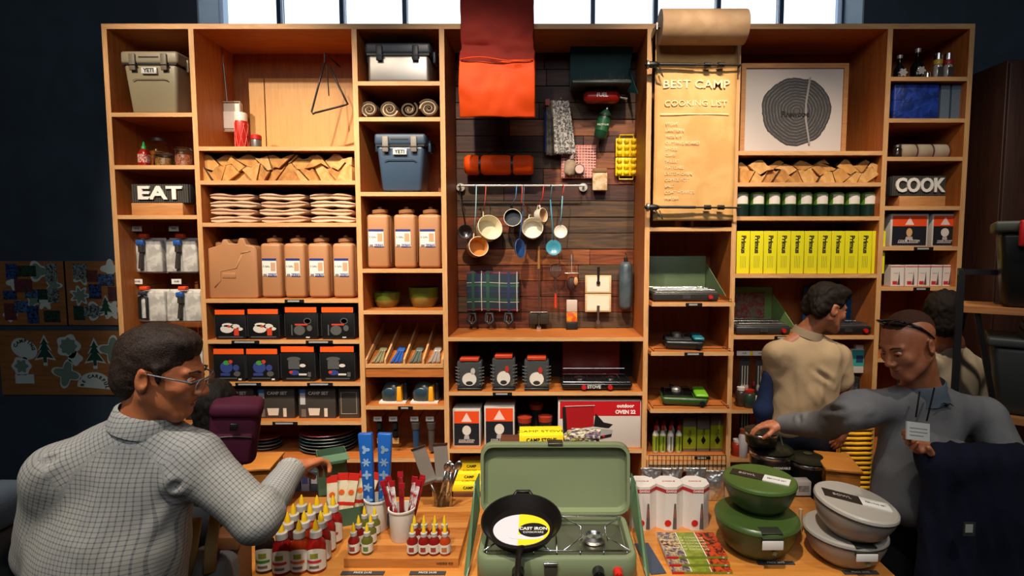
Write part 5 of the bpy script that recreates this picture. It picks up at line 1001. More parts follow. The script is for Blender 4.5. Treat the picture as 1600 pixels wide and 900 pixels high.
for i in range(3):
    x, Y, z, w_, h = fit(5, 640, 1228 + 40 * i, 1262 + 40 * i, 590, .06); o = thing('dark_boxed_set', '%s dark box on the shelf behind the young man' % ordl(i, 3), 'box', (x, Y, z), 'dark boxes behind the young man'); obj('carton', MB().box(-w_ / 2, w_ / 2, 0, .15, 0, h), mat('1d1e22', .5), o, bevel=.002); obj('panel', MB().box(-w_ * .4, w_ * .4, -.001, -.0002, h * .2, h * .8), mat('4a4c52', .5, 0, 'blotch', '24262a', 3), o)
# ================================================================ BAY 6
for i, (px, ins, kind, lb) in enumerate([(1404, .12, 'd', 'dark squat bottle with pale emblem on the top right shelf'), (1432, .12, 'D', 'tall black bottle with round white emblem on the top right shelf'), (1448, .08, 's', 'small silver shaker on the top right shelf'), (1464, .08, 'g', 'clear grinder with yellow and black bands on the top right shelf'), (1480, .08, 'r', 'clear grinder with red band on the top right shelf')]):
    o = thing('grinder' if kind in 'gr' else 'bottle', lb, 'bottle', sitbay(6, 120, px, ins))
    if kind in 'dD':
        k = 1 if kind == 'D' else .8; obj('bottle', MB().lathe([(.036 * k, 0), (.04 * k, .006), (.04 * k, .1 * k), (.014, .14 * k), (.013, .19 * k)], n=20), mat('0e0f12', .15), o, smooth=50); obj('stopper', MB().lathe([(.016, .1905 * k), (.018, .215 * k), (.001, .22 * k)], n=14), mat('b9b5ae', .3, .5), o, smooth=40); obj('emblem', MB().prism(leafpoly(0, .065 * k, .024, 6, .2), -.044, -.0395 * k), mat('b5b2ad', .5), o)
    elif kind == 's': obj('shaker', MB().lathe([(.02, 0), (.02, .04), (.014, .055), (.001, .058)], n=16), CHROME, o, smooth=50)
    else:
        obj('glass', MB().lathe([(.024, 0), (.026, .004), (.026, .09), (.022, .1)], n=16), mat('b9b4aa', .2, .3), o, smooth=50); obj('band', MB().lathe([(.0265, .1005), (.0265, .125), (.024, .13)], n=16), mat('c8a01e' if kind == 'g' else 'a8201c', .4), o, smooth=40); obj('cap', MB().lathe([(.024, .1305), (.022, .17), (.001, .175)], n=16), CHROME, o, smooth=40); obj('label', MB().box(-.016, .016, -.028, -.0262, .02, .08), mat('3a3836', .5), o)
x, Y, z, w_, h = fit(6, 185, 1395, 1467, 124, .04); tag(obj('tablecloth_pack', MB().box(-w_ / 2, w_ / 2, 0, .2, 0, h), mat('1d3f9e', .45, 0, 'blotch', '0f2a6e', 1.5, bump=.8), None, loc=(x, Y, z), bevel=.015, seg=3), 'deep blue crinkled folded cloth filling the second right shelf', 'folded cloth')
for i, (a, b) in enumerate([(1468, 1482), (1485, 1501)]):
    x, Y, z, w_, h = fit(6, 185, a, b, 124, .05); o = thing('grey_book', '%s grey upright book beside the blue folded cloth' % ['left', 'right'][i], 'book', (x, Y, z), 'grey books'); w2 = w_ / 2
    obj('cover', MB().box(-w2, -w2 + .004, 0, .16, 0, h).box(w2 - .004, w2, 0, .16, 0, h).box(-w2 + .004, w2 - .004, 0, .005, 0, h), mat('5a6a78', .6), o); obj('pages', MB().box(-w2 + .0045, w2 - .0045, .0055, .155, .004, h - .004), PAPERW, o)
x0, Y, z = sitbay(6, 245, 1410, .1); x1 = sitbay(6, 245, 1486, .1)[0]; r = .055
for i in range(3):
    L2 = (x1 - x0) / 6 - .001; x = x0 + (x1 - x0) * (i + .5) / 3
    o = thing('rolled_towel', '%s cream rolled towel tied with cord, beneath the blue cloth' % ordl(i, 3), 'towel', (x, Y + r, z), 'rolled towels on the right bay'); obj('roll', MB().lathe([(.001, -L2), (r * .85, -L2 + .002), (r, -L2 + .012), (r, L2 - .012), (r * .85, L2 - .002), (.001, L2)], c=(0, 0, r), n=20, R=rot(0, 90, 0)), mat('b9aa92', .85, 0, 'fabric', '9c8d76'), o, smooth=True); obj('cord', MB().lathe([(r * .98, L2 - .008), (r * 1.03, L2 - .008), (r * 1.03, L2 - .002), (r * .98, L2 - .002)], c=(0, 0, r), n=20, R=rot(0, 90, 0)), mat('5a2a24', .7), o)
o = thing('small_glass_jar', 'small dark glass jar left of the rolled towels', 'jar', sitbay(6, 245, 1401, .12)); obj('jar', MB().lathe([(.026, 0), (.028, .005), (.028, .07), (.02, .08)], n=18), mat('2c2018', .15), o, smooth=50); obj('lid', MB().lathe([(.024, .0805), (.024, .095), (.001, .097)], n=18), STEEL, o, smooth=40)
gsibox(6, 385, 1390, 1449, 334, 'wide black and orange boxed cooker below the COOK sign', True); gsibox(6, 385, 1455, 1495, 334, 'narrow black and orange boxed cooker below the COOK sign', inset=.05)
WB = mat('d2c8bf', .5)
def whitebox(o, w2, h, d=.07):
    obj('carton', MB().box(-w2, w2, 0, d, 0, h), WB, o, bevel=.0015, seg=1)
    mb = MB(); rect(mb, -w2, w2, h * .9, h * .94, -.0001, 0); rect(mb, -w2 * .7, -w2 * .02, h * .08, h * .24, -.0001, 0, .001); mb.prism([(w2 * .0, h * .07), (w2 * .4, h * .07), (w2 * .34, h * .34), (w2 * .26, h * .7), (w2 * .16, h * .34)], -.0016, -.0002, 1); rect(mb, -w2 * .6, w2 * .1, h * .6, h * .63, -.0001, 2)
    obj('box_print', mb, [mat('b5252a', .5), mat('4a4644', .5), mat('a8a09a', .5)], o)
for i, (a, b) in enumerate([(1391, 1412), (1415, 1433), (1434, 1452), (1453, 1471), (1472, 1490)]):
    x, Y, z, w_, h = fit(6, 448, a, b, 414, .05)
    if i == 0: pr = thing('white_carton', 'leftmost small white and red carton on the fifth right shelf', 'carton', (x, Y, z), 'small white cartons on the right'); whitebox(pr, w_ / 2 - .001, h)
    else: dup(pr, (x, Y, z), '%s small white and red carton on the fifth right shelf' % ordl(i, 5))
for i, (px, ins, col, lb) in enumerate([(1404, .08, 'e0561c', 'orange-lidded dark pot on the shelf above the man with sunglasses'), (1425, .12, '9aa0a4', 'silver-lidded dark pot on the shelf above the man with sunglasses'), (1440, .08, 'e0561c', 'second orange-lidded pot near the dark-haired person')]):
    x, Y, z = sitbay(6, 560, px, ins); o = thing('lidded_pot', lb, 'pot', (x, Y + .05, z)); obj('pot', MB().lathe([(.045, 0), (.05, .006), (.05, .2)], n=20), mat('201f20', .4), o, smooth=50); obj('lid', MB().lathe([(.052, .2005), (.052, .225), (.02, .235), (.001, .236)], n=20), mat(col, .4), o, smooth=40)
# ================================================================ TABLE AND ITS GOODS
TZ = .78
TM = mat('cf8a3e', .35, 0, 'woodx', 'bd7530', .8)
ty0, ty1 = 1.74, H(800, 776, TZ).y; tx0, tx1 = H(345, 900, TZ).x, H(1400, 900, TZ).x
o = thing('display_table', 'orange-brown wooden display table in the foreground covered with goods', 'table', ((tx0 + tx1) / 2, ty0, 0)); w2 = (tx1 - tx0) / 2; td = ty1 - ty0
nb = 6
top = obj('tabletop', MB().box(-w2, w2, 0, td, TZ - .04, TZ), TM, o, bevel=.004)
obj('apron', MB().box(-w2 + .05, w2 - .05, .05, .075, TZ - .13, TZ - .0405).box(-w2 + .05, w2 - .05, td - .075, td - .05, TZ - .13, TZ - .0405), TM, o)
for a in (-w2 + .05, w2 - .12):
    for b in (.05, td - .12): obj('leg', MB().box(a, a + .07, b, b + .07, 0, TZ - .131), TM, o, bevel=.004)
for i, (a, b, py, lb) in enumerate([(1184, 1241, 881, 'below the green bowls'), (1318, 1372, 896, 'in front of the grey bowls'), (640, 696, 897, 'below the cutting board'), (533, 600, 897, 'left of the cutting board front')]):
    p, q = H(a, py, TZ), H(b, py, TZ); o = thing('price_strip', 'small dark printed price strip lying on the table %s' % lb, 'price label', ((p.x + q.x) / 2, p.y, TZ)); w_ = (q.x - p.x) / 2
    obj('strip', MB().box(-w_, w_, -.008, .012, 0, .004), mat('3a3d40', .5), o); text('PRICE 24.95', .013, PAPERW, o, (0, .002, .0045), rx=0)
# ---------------------------------------------------------------- the big green stove
GRN = mat('75805f', .42); GRNI = mat('7a8562', .45)
SZT = TZ + .1; f0, f1 = H(743, 873, SZT), H(998, 873, SZT); bk = H(860, 803, SZT).y; sw = (f1.x - f0.x) / 2; sd = bk - f0.y
stv = thing('camp_stove', 'large open sage green two-burner stove in the foreground with a skillet on it', 'camp stove', ((f0.x + f1.x) / 2, f0.y, TZ))
def rrect(w_, d, r, y0=0, n=6): 
    pts = []
    for cx, cy, a0 in ((w_ - r, y0 + r, -90), (w_ - r, y0 + d - r, 0), (-w_ + r, y0 + d - r, 90), (-w_ + r, y0 + r, 180)):
        pts += [(cx + r * math.cos(math.radians(a0 + 90 * i / n)), cy + r * math.sin(math.radians(a0 + 90 * i / n))) for i in range(n + 1)]
    return pts
def loft(levels, cap=True):      # list of (w,d,r,y0,z)
    return MB().rings([[(x, y, z) for x, y in rrect(w_, d, r, y0)] for w_, d, r, y0, z in levels], cap=cap)
obj('body', loft([(sw - .01, sd - .02, .04, .01, .004), (sw, sd, .045, 0, .02), (sw, sd, .045, 0, .092), (sw - .006, sd - .012, .04, .006, .1), (sw - .022, sd - .044, .03, .022, .1), (sw - .026, sd - .052, .028, .026, .07), (.001, .002, .0005, sd / 2, .07)]), GRN, stv, smooth=45)
obj('drip_tray', loft([(sw - .03, sd - .06, .025, .03, .0705), (sw - .03, sd - .06, .025, .03, .074), (.02, .02, .005, sd / 2, .072)]), mat('a8a598', .28, 1, 'metalwear'), stv, smooth=45)
zl = W(858, 691, bk + .03).z - TZ; lw0 = (W(975, 745, bk).x - W(742, 745, bk).x) / 2; zb_ = .105
lid = obj('lid', MB().rings([[(x, sd + .012 + (z) * .08 + dy, zb_ + z) for x, z in rrect(w_, h_, r, z0)] for w_, h_, r, z0, dy in [(lw0, zl - zb_, .05, 0, -.03), (lw0 + .003, zl - zb_ + .004, .052, -.002, .0), (lw0 - .004, zl - zb_ - .01, .045, .005, .012), (.01, .02, .002, .1, .014)]][::-1] + [[(x, sd + .012 + z * .08 - .03, zb_ + z) for x, z in rrect(lw0 - .012, zl - zb_ - .024, .04, .012)], [(x, sd + .012 + z * .08 + .0, zb_ + z) for x, z in rrect(lw0 - .016, zl - zb_ - .032, .038, .016)], [(x, sd + .012 + z * .08 + .002, zb_ + z) for x, z in rrect(.005, .01, .001, .13)]]), GRNI, stv, smooth=40)
obj('lid_latch', MB().box(-.03, .03, sd + .0, sd + .045, zl - .004, zl + .006), mat('5a5a4e', .35, .8), stv, bevel=.002)
for s in (-1, 1):
    for zz_ in (.14, .26): obj('rivet', MB().ell((s * (lw0 - .035), sd + .018 + zz_ * .08 - .0, zb_ + zz_ - .08), (.006, .004, .006), 8, 6), CHROME, stv, smooth=True)
    ox = s * (lw0 + .002); t_ = .004
    P_ = [(ox, sd - .012, zb_ + .17), (ox, sd - .018, zb_ + .02), (s * (sw + .03), .06, .03), (s * (sw + .035), .035, .012), (s * (sw + .045), .05, .012), (s * (lw0 + .02), sd - .015, zb_ + .13)]
    obj('wind_guard', MB().add(P_ + [(x + s * t_, y, z) for x, y, z in P_], [tuple(range(6)), tuple(range(11, 5, -1))] + [(i, i + 6, (i + 1) % 6 + 6, (i + 1) % 6) for i in range(6)]), mat('55704f', .4), stv)
gw, g0, g1, gz = sw - .035, .035, sd - .035, .108
mb = MB().tube([(-gw, g0, gz), (gw, g0, gz), (gw, g1, gz), (-gw, g1, gz)], .0032, 8, loop=True)
for s in (-1, 1):
    cx = s * sw * .5; cy = (g0 + g1) / 2
    for dx, dy in ((-1, -1), (1, -1), (1, 1), (-1, 1)): mb.tube([(cx + dx * sw * .42, cy + dy * (g1 - g0) * .5, gz), (cx + dx * .045, cy + dy * .035, gz + .004), (cx + dx * .05, cy + dy * .02, gz - .02)], .003, 7)
for xx in [-gw + 2 * gw * i / 6 for i in range(7)]: mb.tube([(xx, g0, gz), (xx, g0 - .002, gz - .03)], .0028, 6)
mb.tube([(0, g0, gz), (0, g1, gz)], .003, 6); obj('wire_grate', mb, CHROME, stv, smooth=True)
for s in (-1, 1):
    b_ = obj('burner', MB().lathe([(.035, .0745), (.042, .08), (.045, .092), (.03, .1), (.026, .094), (.012, .096), (.001, .1)], c=(s * sw * .5, (g0 + g1) / 2, 0), n=28), CHROME, stv, smooth=35)
    mb = MB()
    for i in range(12): q = i * math.pi / 6; mb.box(-.003, .003, .03, .044, .0, .007).v[-8:] = [tuple(rot(0, 0, math.degrees(q)) @ Vector(p) + Vector((s * sw * .5, (g0 + g1) / 2, .09))) for p in mb.v[-8:]]
    obj('burner_teeth', mb, STEEL, b_, kind='stuff')
obj('front_latch', MB().box(-.045, .0, -.008, -.0005, .02, .08), mat('75705e', .35, .8), stv, bevel=.003); obj('latch_lip', MB().box(-.047, .002, -.012, -.0005, .081, .09), CHROME, stv, bevel=.002)
for px, col, r in ((809, '111111', .02), (936, '111111', .019), (967, 'c01c14', .015)):
    x = H(px, 880, SZT).x - stv.location.x; k = obj('control_knob', MB().cyl((x, -.035, .055), (x, 0, .055), r, r * 1.1, n=18), mat(col, .35), stv, smooth=40)
    obj('knob_ridge', MB().box(x - .003, x + .003, -.042, -.0352, .055 - r * .9, .055 + r * .9), mat(col, .4), k)
# skillet
c0 = H(815, 822, TZ + .145); r = .145; tl = -9; R = rot(-tl, 0, 0)
R = Matrix.Rotation(math.radians(11), 3, 'X')
pan = thing('cast_iron_skillet', 'black cast iron skillet with yellow and white paper label on the green stove', 'skillet', (c0.x, c0.y, stv.location.z + .128))
PI_ = mat('1a1513', .42, .5)
obj('pan', MB().lathe([(.001, 0), (r * .78, 0), (r * .82, .004), (r, .048), (r * 1.03, .05), (r * .985, .051), (r * .8, .01), (.001, .009)], n=40, R=R), PI_, pan, smooth=40)
obj('handle', MB().tube([R @ Vector((0, -r * .98, .044)), R @ Vector((-.003, -r - .03, .042)), R @ Vector((-.004, -r - .1, .04)), R @ Vector((-.004, -r - .17, .035))], [.022, .012, .014, .016], 10, flat=.55), PI_, pan, smooth=True)
obj('helper_handle', MB().tube([R @ Vector((-.035, r * .97, .044)), R @ Vector((-.025, r * 1.14, .046)), R @ Vector((.025, r * 1.14, .046)), R @ Vector((.035, r * .97, .044))], .008, 8), PI_, pan, smooth=True)
def pdisc(f, z): return [tuple(R @ Vector((x, y, z))) for x, y in f]
YL = mat('e8cc1c', .5); lw_ = r * .72
mb = MB(); wl = [(lw_ * math.cos(math.radians(a)), -.008 + lw_ * .78 * math.sin(math.radians(a))) for a in range(0, 360, 8)]
def slab(f, z0, z1, mi): n = len(f); v = pdisc(f, z0) + pdisc(f, z1); mb.add(v, [tuple(range(n))[::-1], tuple(range(n, 2 * n))] + [(i, (i + 1) % n, (i + 1) % n + n, i + n) for i in range(n)], mi)
slab(wl, .0095, .0115, 0); slab([p for p in wl if p[0] > -.012], .0116, .0122, 1); slab([(lw_ * .42 + lw_ * .52 * math.cos(math.radians(a)), -.012 + lw_ * .36 * math.sin(math.radians(a))) for a in range(0, 360, 10)], .0123, .0129, 2)
slab([(.02 + lw_ * .62 * math.cos(math.radians(a)), -.048 + lw_ * .12 * math.sin(math.radians(a))) for a in range(0, 360, 10)], .0123, .0127, 0)
lb = obj('paper_label', mb, [mat('cfcbd0', .5), YL, BLACK], pan)
t = text('CAST IRON', .02, PAPERW, pan, tuple(R @ Vector((lw_ * .42, -.006, .0135))), rx=11, bold=.0006); t = text('COOKWARE', .013, PAPERW, pan, tuple(R @ Vector((lw_ * .42, -.025, .0135))), rx=11)
# ---------------------------------------------------------------- cutting board + things on it
BZ = .036; a, b = H(537, 873, TZ + BZ), H(716, 873, TZ + BZ); by1 = H(620, 792, TZ + BZ).y; w2 = (b.x - a.x) / 2
cb = thing('cutting_board', 'thick wooden cutting board carrying small sauce bottles and white cups', 'cutting board', ((a.x + b.x) / 2, a.y, TZ)); BD = by1 - a.y
for i in range(9):
    y0 = BD * i / 9; obj('wood_strip', MB().box(-w2, w2, y0 + .0003, y0 + BD / 9 - .0003, 0, BZ), mat(['c07a38', 'b46c2c', 'c98842'][i % 3], .4, 0, 'woodx', ['a86428', '9c5a20', 'b57434'][i % 3]), cb)
text('WOOD CO', .012, mat('5a3010', .6), cb, (w2 - .05, -.001, BZ * .5))
ZB = TZ + BZ
def smallbottle(col, lab):
    o = thing('mini_sauce_bottle', 'x', 'bottle'); r = .0205
    obj('bottle', MB().lathe([(r * .92, 0), (r, .004), (r, .052), (r * .55, .066), (r * .5, .068)], n=18), mat(col, .25), o, smooth=50); obj('label', MB().lathe([(r + .0003, .01), (r + .0006, .01), (r + .0006, .042), (r + .0003, .042)], n=18), mat('d9d3c4', .5), o)
    obj('label_print', MB().grid(lambda u, v: ((r + .0012) * math.sin((u - .5) * .9), -(r + .0012) * math.cos((u - .5) * .9), .017 + .017 * v), 6, 1), mat(lab, .5), o, smooth=True)
    obj('collar', MB().lathe([(r * .6, .0682), (r * .6, .081), (r * .4, .083)], n=16), mat('b0aca4', .4), o, smooth=40); obj('nozzle', MB().lathe([(r * .36, .0832), (r * .3, .098), (.0015, .116)], n=12), mat('edc51a', .4), o, smooth=40)
    return o
SB = {'r': smallbottle('7c1812', '8f3a34'), 'g': smallbottle('5a5a1e', '5c7a3a'), 'o': smallbottle('a83a14', 'b06a3a')}; used = set()
def putbottle(D, k, loc, label, group, rz=0):
    if k not in used: used.add(k); o = D[k]; o.location = loc; o['label'] = label; o['group'] = group; o.rotation_euler.z = math.radians(rz)
    else: dup(D[k], loc, label, group, rz)
cn = {'r': 'red', 'g': 'green-brown', 'o': 'orange-red'}
for c_, (col, pts) in enumerate([('r', [(552, 817), (560, 805), (569, 791)]), ('g', [(573, 817), (579, 803), (585, 791)])]):
    for i, (px, py) in enumerate(pts):
        k = col if i < 2 else 'g'; p = H(px, py, ZB + .116); putbottle(SB, k, (p.x, p.y, ZB), '%s %s mini sauce bottle in the %s file on the cutting board\'s left' % (['front', 'middle', 'rear'][i], cn[k], ['left', 'right'][c_]), 'mini bottles left on the cutting board')
for r_, py in ((0, 818), (1, 806)):
    for i, px in enumerate([(644, 662, 678, 695), (647, 662, 679, 694)][r_]):
        k = 'o' if i == 3 else 'r'; p = H(px, py, ZB + .116); putbottle(SB, k, (p.x, p.y + .004 * r_, ZB), '%s %s mini bottle, %s row of the cluster right of the white cups' % (ordl(i, 4), cn[k], ['front', 'back'][r_]), 'mini bottles right on the cutting board')
CUPM = mat('ddd5c6', .4)
def cup(px, py_rim, h, r, label):
    p = H(px, py_rim, ZB + h); o = thing('white_cup', label, 'cup', (p.x, p.y, ZB)); obj('cup', MB().lathe([(r * .82, 0), (r * .85, .003), (r * .97, h - .008), (r * 1.03, h - .006), (r * 1.03, h), (r * .93, h), (r * .8, .01), (.001, .01)], n=36), CUPM, o, smooth=45); return o
c1 = cup(628, 792, .125, .052, 'white cylindrical cup full of red and white wrapped sticks'); c2 = cup(589, 777, .13, .05, 'white cylindrical cup holding tall blue patterned sticks'); c2['label'] = 'white cylindrical cup behind, holding the tall blue sticks'
for i in range(10):
    a_ = random.uniform(-1, 1) * .26; b_ = random.uniform(-.2, .3); q = c1.location + Vector((.024 * math.cos(i * 2.4), .024 * math.sin(i * 2.4), .012)); L2 = random.uniform(.19, .215)
    o = thing('wrapped_stick', '%s red and white wrapped stick standing in the front white cup' % (['first', 'second', 'third', 'fourth', 'fifth', 'sixth', 'seventh', 'eighth', 'ninth', 'tenth'][i]), 'candy stick', q, 'wrapped sticks in the front cup')
    o['label'] = 'red and white wrapped stick standing in the front white cup'; o.rotation_euler = (-b_ * .5 * math.sin(i * 2.4) - .05, .25 * math.cos(i * 2.4), 0)
    obj('wrapper', MB().box(-.009, .009, -.0025, .0025, 0, L2), mat('d9d2cc' if i % 2 else '8c1a1c', .4, 0, 'blotch', '9c1c20' if i % 2 else '6a1214', 3), o, bevel=.002, seg=1); obj('red_end', MB().box(-.011, .011, -.003, .003, L2 + .0003, L2 + .022), mat('9e1820', .35), o)
BLU = mat('1c5aa8', .35)
for i, dx in enumerate((-.027, .027)):
    o = thing('blue_packet', '%s tall bright blue packet with white pattern standing in the rear cup' % ['left', 'right'][i], 'packet', c2.location + Vector((dx, .0, .012)), 'tall blue packets'); L2 = .385
    o.rotation_euler = (0, (-.035, .03)[i], 0)
    obj('packet', MB().box(-.028, .028, -.012, .012, 0, L2, tx=.011), [BLU], o, bevel=.004)
    mb = MB()
    for k in range(6): mb.prism(leafpoly(0, .06 + .052 * k, .013, [3, 4, 5, 4, 6, 3][k], .45), -.0135, -.0122)
    obj('white_pattern', mb, mat('8fb0d0' if i == 0 else '7d95ae', .5), o)
# turners in a clear tub
p = H(690, 802, TZ); o = thing('utensil_tub', 'clear plastic tub holding metal turners between cutting board and green stove', 'tub', (p.x, p.y + .02, TZ)); tub = o
obj('tub', MB().lathe([(.04, 0), (.045, .1), (.043, .1), (.038, .004), (.001, .004)], n=24), mat('e8ecee', .05, 0, trans=1), o, smooth=40); tp = Vector((p.x, p.y + .02, TZ + .006))
for i, (bx, by, tx, ty, rr_) in enumerate([(663, 726, 690, 780, -16), (690, 722, 697, 780, -6)]):
    Y = tp.y + .0; q = W(bx, by, Y + .02); base = tp + Vector((.012 * (-1) ** (i + 1), .01, 0)); o = thing('metal_turner', '%s upright stainless turner with broad grey blade behind the red wrapped sticks' % ['left', 'right'][i], 'turner', base, 'stainless turners'); d = (q - base); L2 = d.length; d.normalize()
    ux = d.cross(Vector((0, 1, 0))).normalized(); ny = ux.cross(d); Rm = Matrix((ux, ny, d)).transposed()
    obj('handle', MB().tube([(0, 0, 0), (0, 0, L2 * .35), (0, -.006, L2 - .09)], [.007, .009, .006], 8, flat=.6).xf(Rm), CHROME, o, smooth=True)
    obj('blade', MB().box(-.031, .031, -.002, .001, L2 - .075, L2 + .075).xf(Rm), mat('8a8378', .5, .35, 'metalwear'), o); obj('blade_edge', MB().box(-.033, .033, -.004, .003, L2 + .0755, L2 + .085).xf(Rm), CHROME, o); obj('blade_heel', MB().box(-.033, .033, -.016, .002, L2 - .085, L2 - .0755).xf(Rm), CHROME, o)
for i in range(4):
    o = thing('metal_tongs', '%s shiny metal utensil handle in the clear tub' % ordl(i, 4), 'utensil', tp + Vector((.024 * math.cos(i * 1.7), .022 * math.sin(i * 1.7), 0)), 'shiny utensils in the clear tub')
    o.rotation_euler = (random.uniform(-.1, .15), .1 + .07 * i, 0); obj('handle', MB().tube([(0, 0, 0), (0, 0, .12), (0, 0, .17 + .01 * i)], [.005, .007, .01], 8, flat=.5), CHROME, o, smooth=True)
    obj('head', MB().ell((0, 0, .19 + .01 * i), (.016, .006, .022)), CHROME, o, smooth=True)
# ---------------------------------------------------------------- big sauce bottles
def bigbottle(col, band, dark=False):
    o = thing('sauce_bottle', 'x', 'bottle'); r = .0335
    obj('bottle', MB().lathe([(r * .92, 0), (r, .006), (r, .09), (r * .88, .108), (r * .5, .124), (r * .48, .126)], n=24), mat(col, .22), o, smooth=50)
    obj('label', MB().grid(lambda u, v: ((r + .0008) * math.sin((u - .5) * 2.7), -(r + .0008) * math.cos((u - .5) * 2.7), .012 + (.062 + .022 * math.sin(math.pi * u)) * v), 14, 4), mat('e2dccb', .5), o, smooth=True)
    obj('label_band', MB().grid(lambda u, v: ((r + .0015) * math.sin((u - .6) * 1.6), -(r + .0015) * math.cos((u - .6) * 1.6), .042 + .01 * v), 8, 1), mat(band, .5), o, smooth=True)
    obj('emblem', MB().grid(lambda u, v: ((r + .0015) * math.sin((u - .6) * .8), -(r + .0015) * math.cos((u - .6) * .8), .06 + .018 * v), 6, 2), mat('8a8f2a', .5), o, smooth=True)
    obj('small_print', MB().grid(lambda u, v: ((r + .0015) * math.sin((u - .6) * 1.0), -(r + .0015) * math.cos((u - .6) * 1.0), .022 + .01 * v), 6, 1), mat('6a675e', .5), o, smooth=True)
    obj('collar', MB().lathe([(r * .62, .1262), (r * .62, .148), (r * .45, .151)], n=20), mat('b5b0a8' if not dark else '8a867e', .4), o, smooth=40)
    if not dark: obj('nozzle', MB().lathe([(r * .34, .1512), (r * .26, .172), (.002, .19)], n=12), mat('edbf1a', .4), o, smooth=40)
    return o
BB = {'R': bigbottle('8a1410', 'c03040'), 'O': bigbottle('a8340f', 'd0602a'), 'D': bigbottle('3a140f', 'b03a30'), 'K': bigbottle('1c1410', '3a8a3a', True)}
bn = {'R': 'red', 'O': 'orange-red', 'D': 'dark brown-red', 'K': 'black'}
rows_ = [('front', [('K', 413, 811), ('R', 439, 814), ('O', 467, 812), ('R', 493, 811)]), ('second', [('D', 449, 800), ('O', 475, 798), ('R', 501, 798)]), ('third', [('D', 458, 787), ('O', 484, 786), ('R', 509, 786)]), ('rear', [('D', 471, 773), ('D', 495, 774), ('R', 520, 774)])]
used = set()
for nm, lst in rows_:
    for i, (k, px, py) in enumerate(lst):
        p = H(px, py, TZ + .19); putbottle(BB, k, (p.x, p.y, TZ), '%s %s large sauce bottle, %s, in the %s row at the table\'s left' % (['first', 'second', 'third', 'fourth'][i], bn[k], 'green label band' if k == 'K' else 'yellow nozzle', nm), 'large sauce bottles', 12)
# ---------------------------------------------------------------- green cartons and sachets
GC = mat('3f5c44', .6)
def opencarton(loc, w_, d, h, rz, label):
    o = thing('green_carton', label, 'carton', loc, rz=rz); t = .003
    obj('carton', MB().box(-w_ / 2, w_ / 2, 0, d, 0, t).box(-w_ / 2, -w_ / 2 + t, 0, d, t, h).box(w_ / 2 - t, w_ / 2, 0, d, t, h).box(-w_ / 2 + t, w_ / 2 - t, 0, t, t, h * .75).box(-w_ / 2 + t, w_ / 2 - t, d - t, d, t, h), GC, o); return o
p = H(545, 822, TZ); g1 = opencarton((p.x - .01, p.y + .0, TZ), .15, .13, .1, 22, 'open dark green carton holding red and cream sachets'); 
for i in range(5):
    o = thing('sachet', '%s red-ended cream sachet standing in the dark green carton' % ordl(i, 5), 'sachet', g1.matrix_basis @ Vector((-.055 + .028 * i, .04 + .014 * (i % 2), .008)), 'sachets in the green carton'); o.rotation_euler = (-.15, .1 + .09 * (i - 1), .3)
    obj('sachet', MB().box(-.021, .021, -.003, .003, 0, .18), mat('d9c39a', .4, 0, 'blotch', 'e0d4b4', 2), o, bevel=.0015, seg=1); obj('red_end', MB().box(-.0215, .0215, -.0036, .0036, .1655, .195), mat('c8281c', .4), o); obj('red_band', MB().box(-.0215, .0215, -.0036, .0036, .06, .075), mat('c8281c', .4), o); obj('orange_dot', MB().prism(disc(.0, .115, .012, 12), -.0044, -.0032), mat('d8601c', .5), o)
p = H(505, 790, TZ)
g2 = opencarton((p.x, p.y + .12, TZ), .13, .1, .19, 28, 'taller green carton under the checked-shirt man\'s hand')
obj('open_flap', MB().box(-.065, .065, -.09, -.001, .189, .192), mat('53755a', .6), g2)
for i in range(3): o = thing('dark_packet', '%s dark packet behind the sauce bottles near the hand' % ordl(i, 3), 'packet', (p.x - .1 - .045 * i, p.y + .14, TZ), 'dark packets'); obj('packet', MB().box(-.02, .02, 0, .05, 0, .1 + .01 * i), mat(['2a3038', '5a5560', '1d2530'][i], .4), o, bevel=.003); obj('print', MB().box(-.014, .014, -.001, -.0001, .04, .08), mat(['8f8a90', '2b2d55', 'b0aaa0'][i], .5), o)
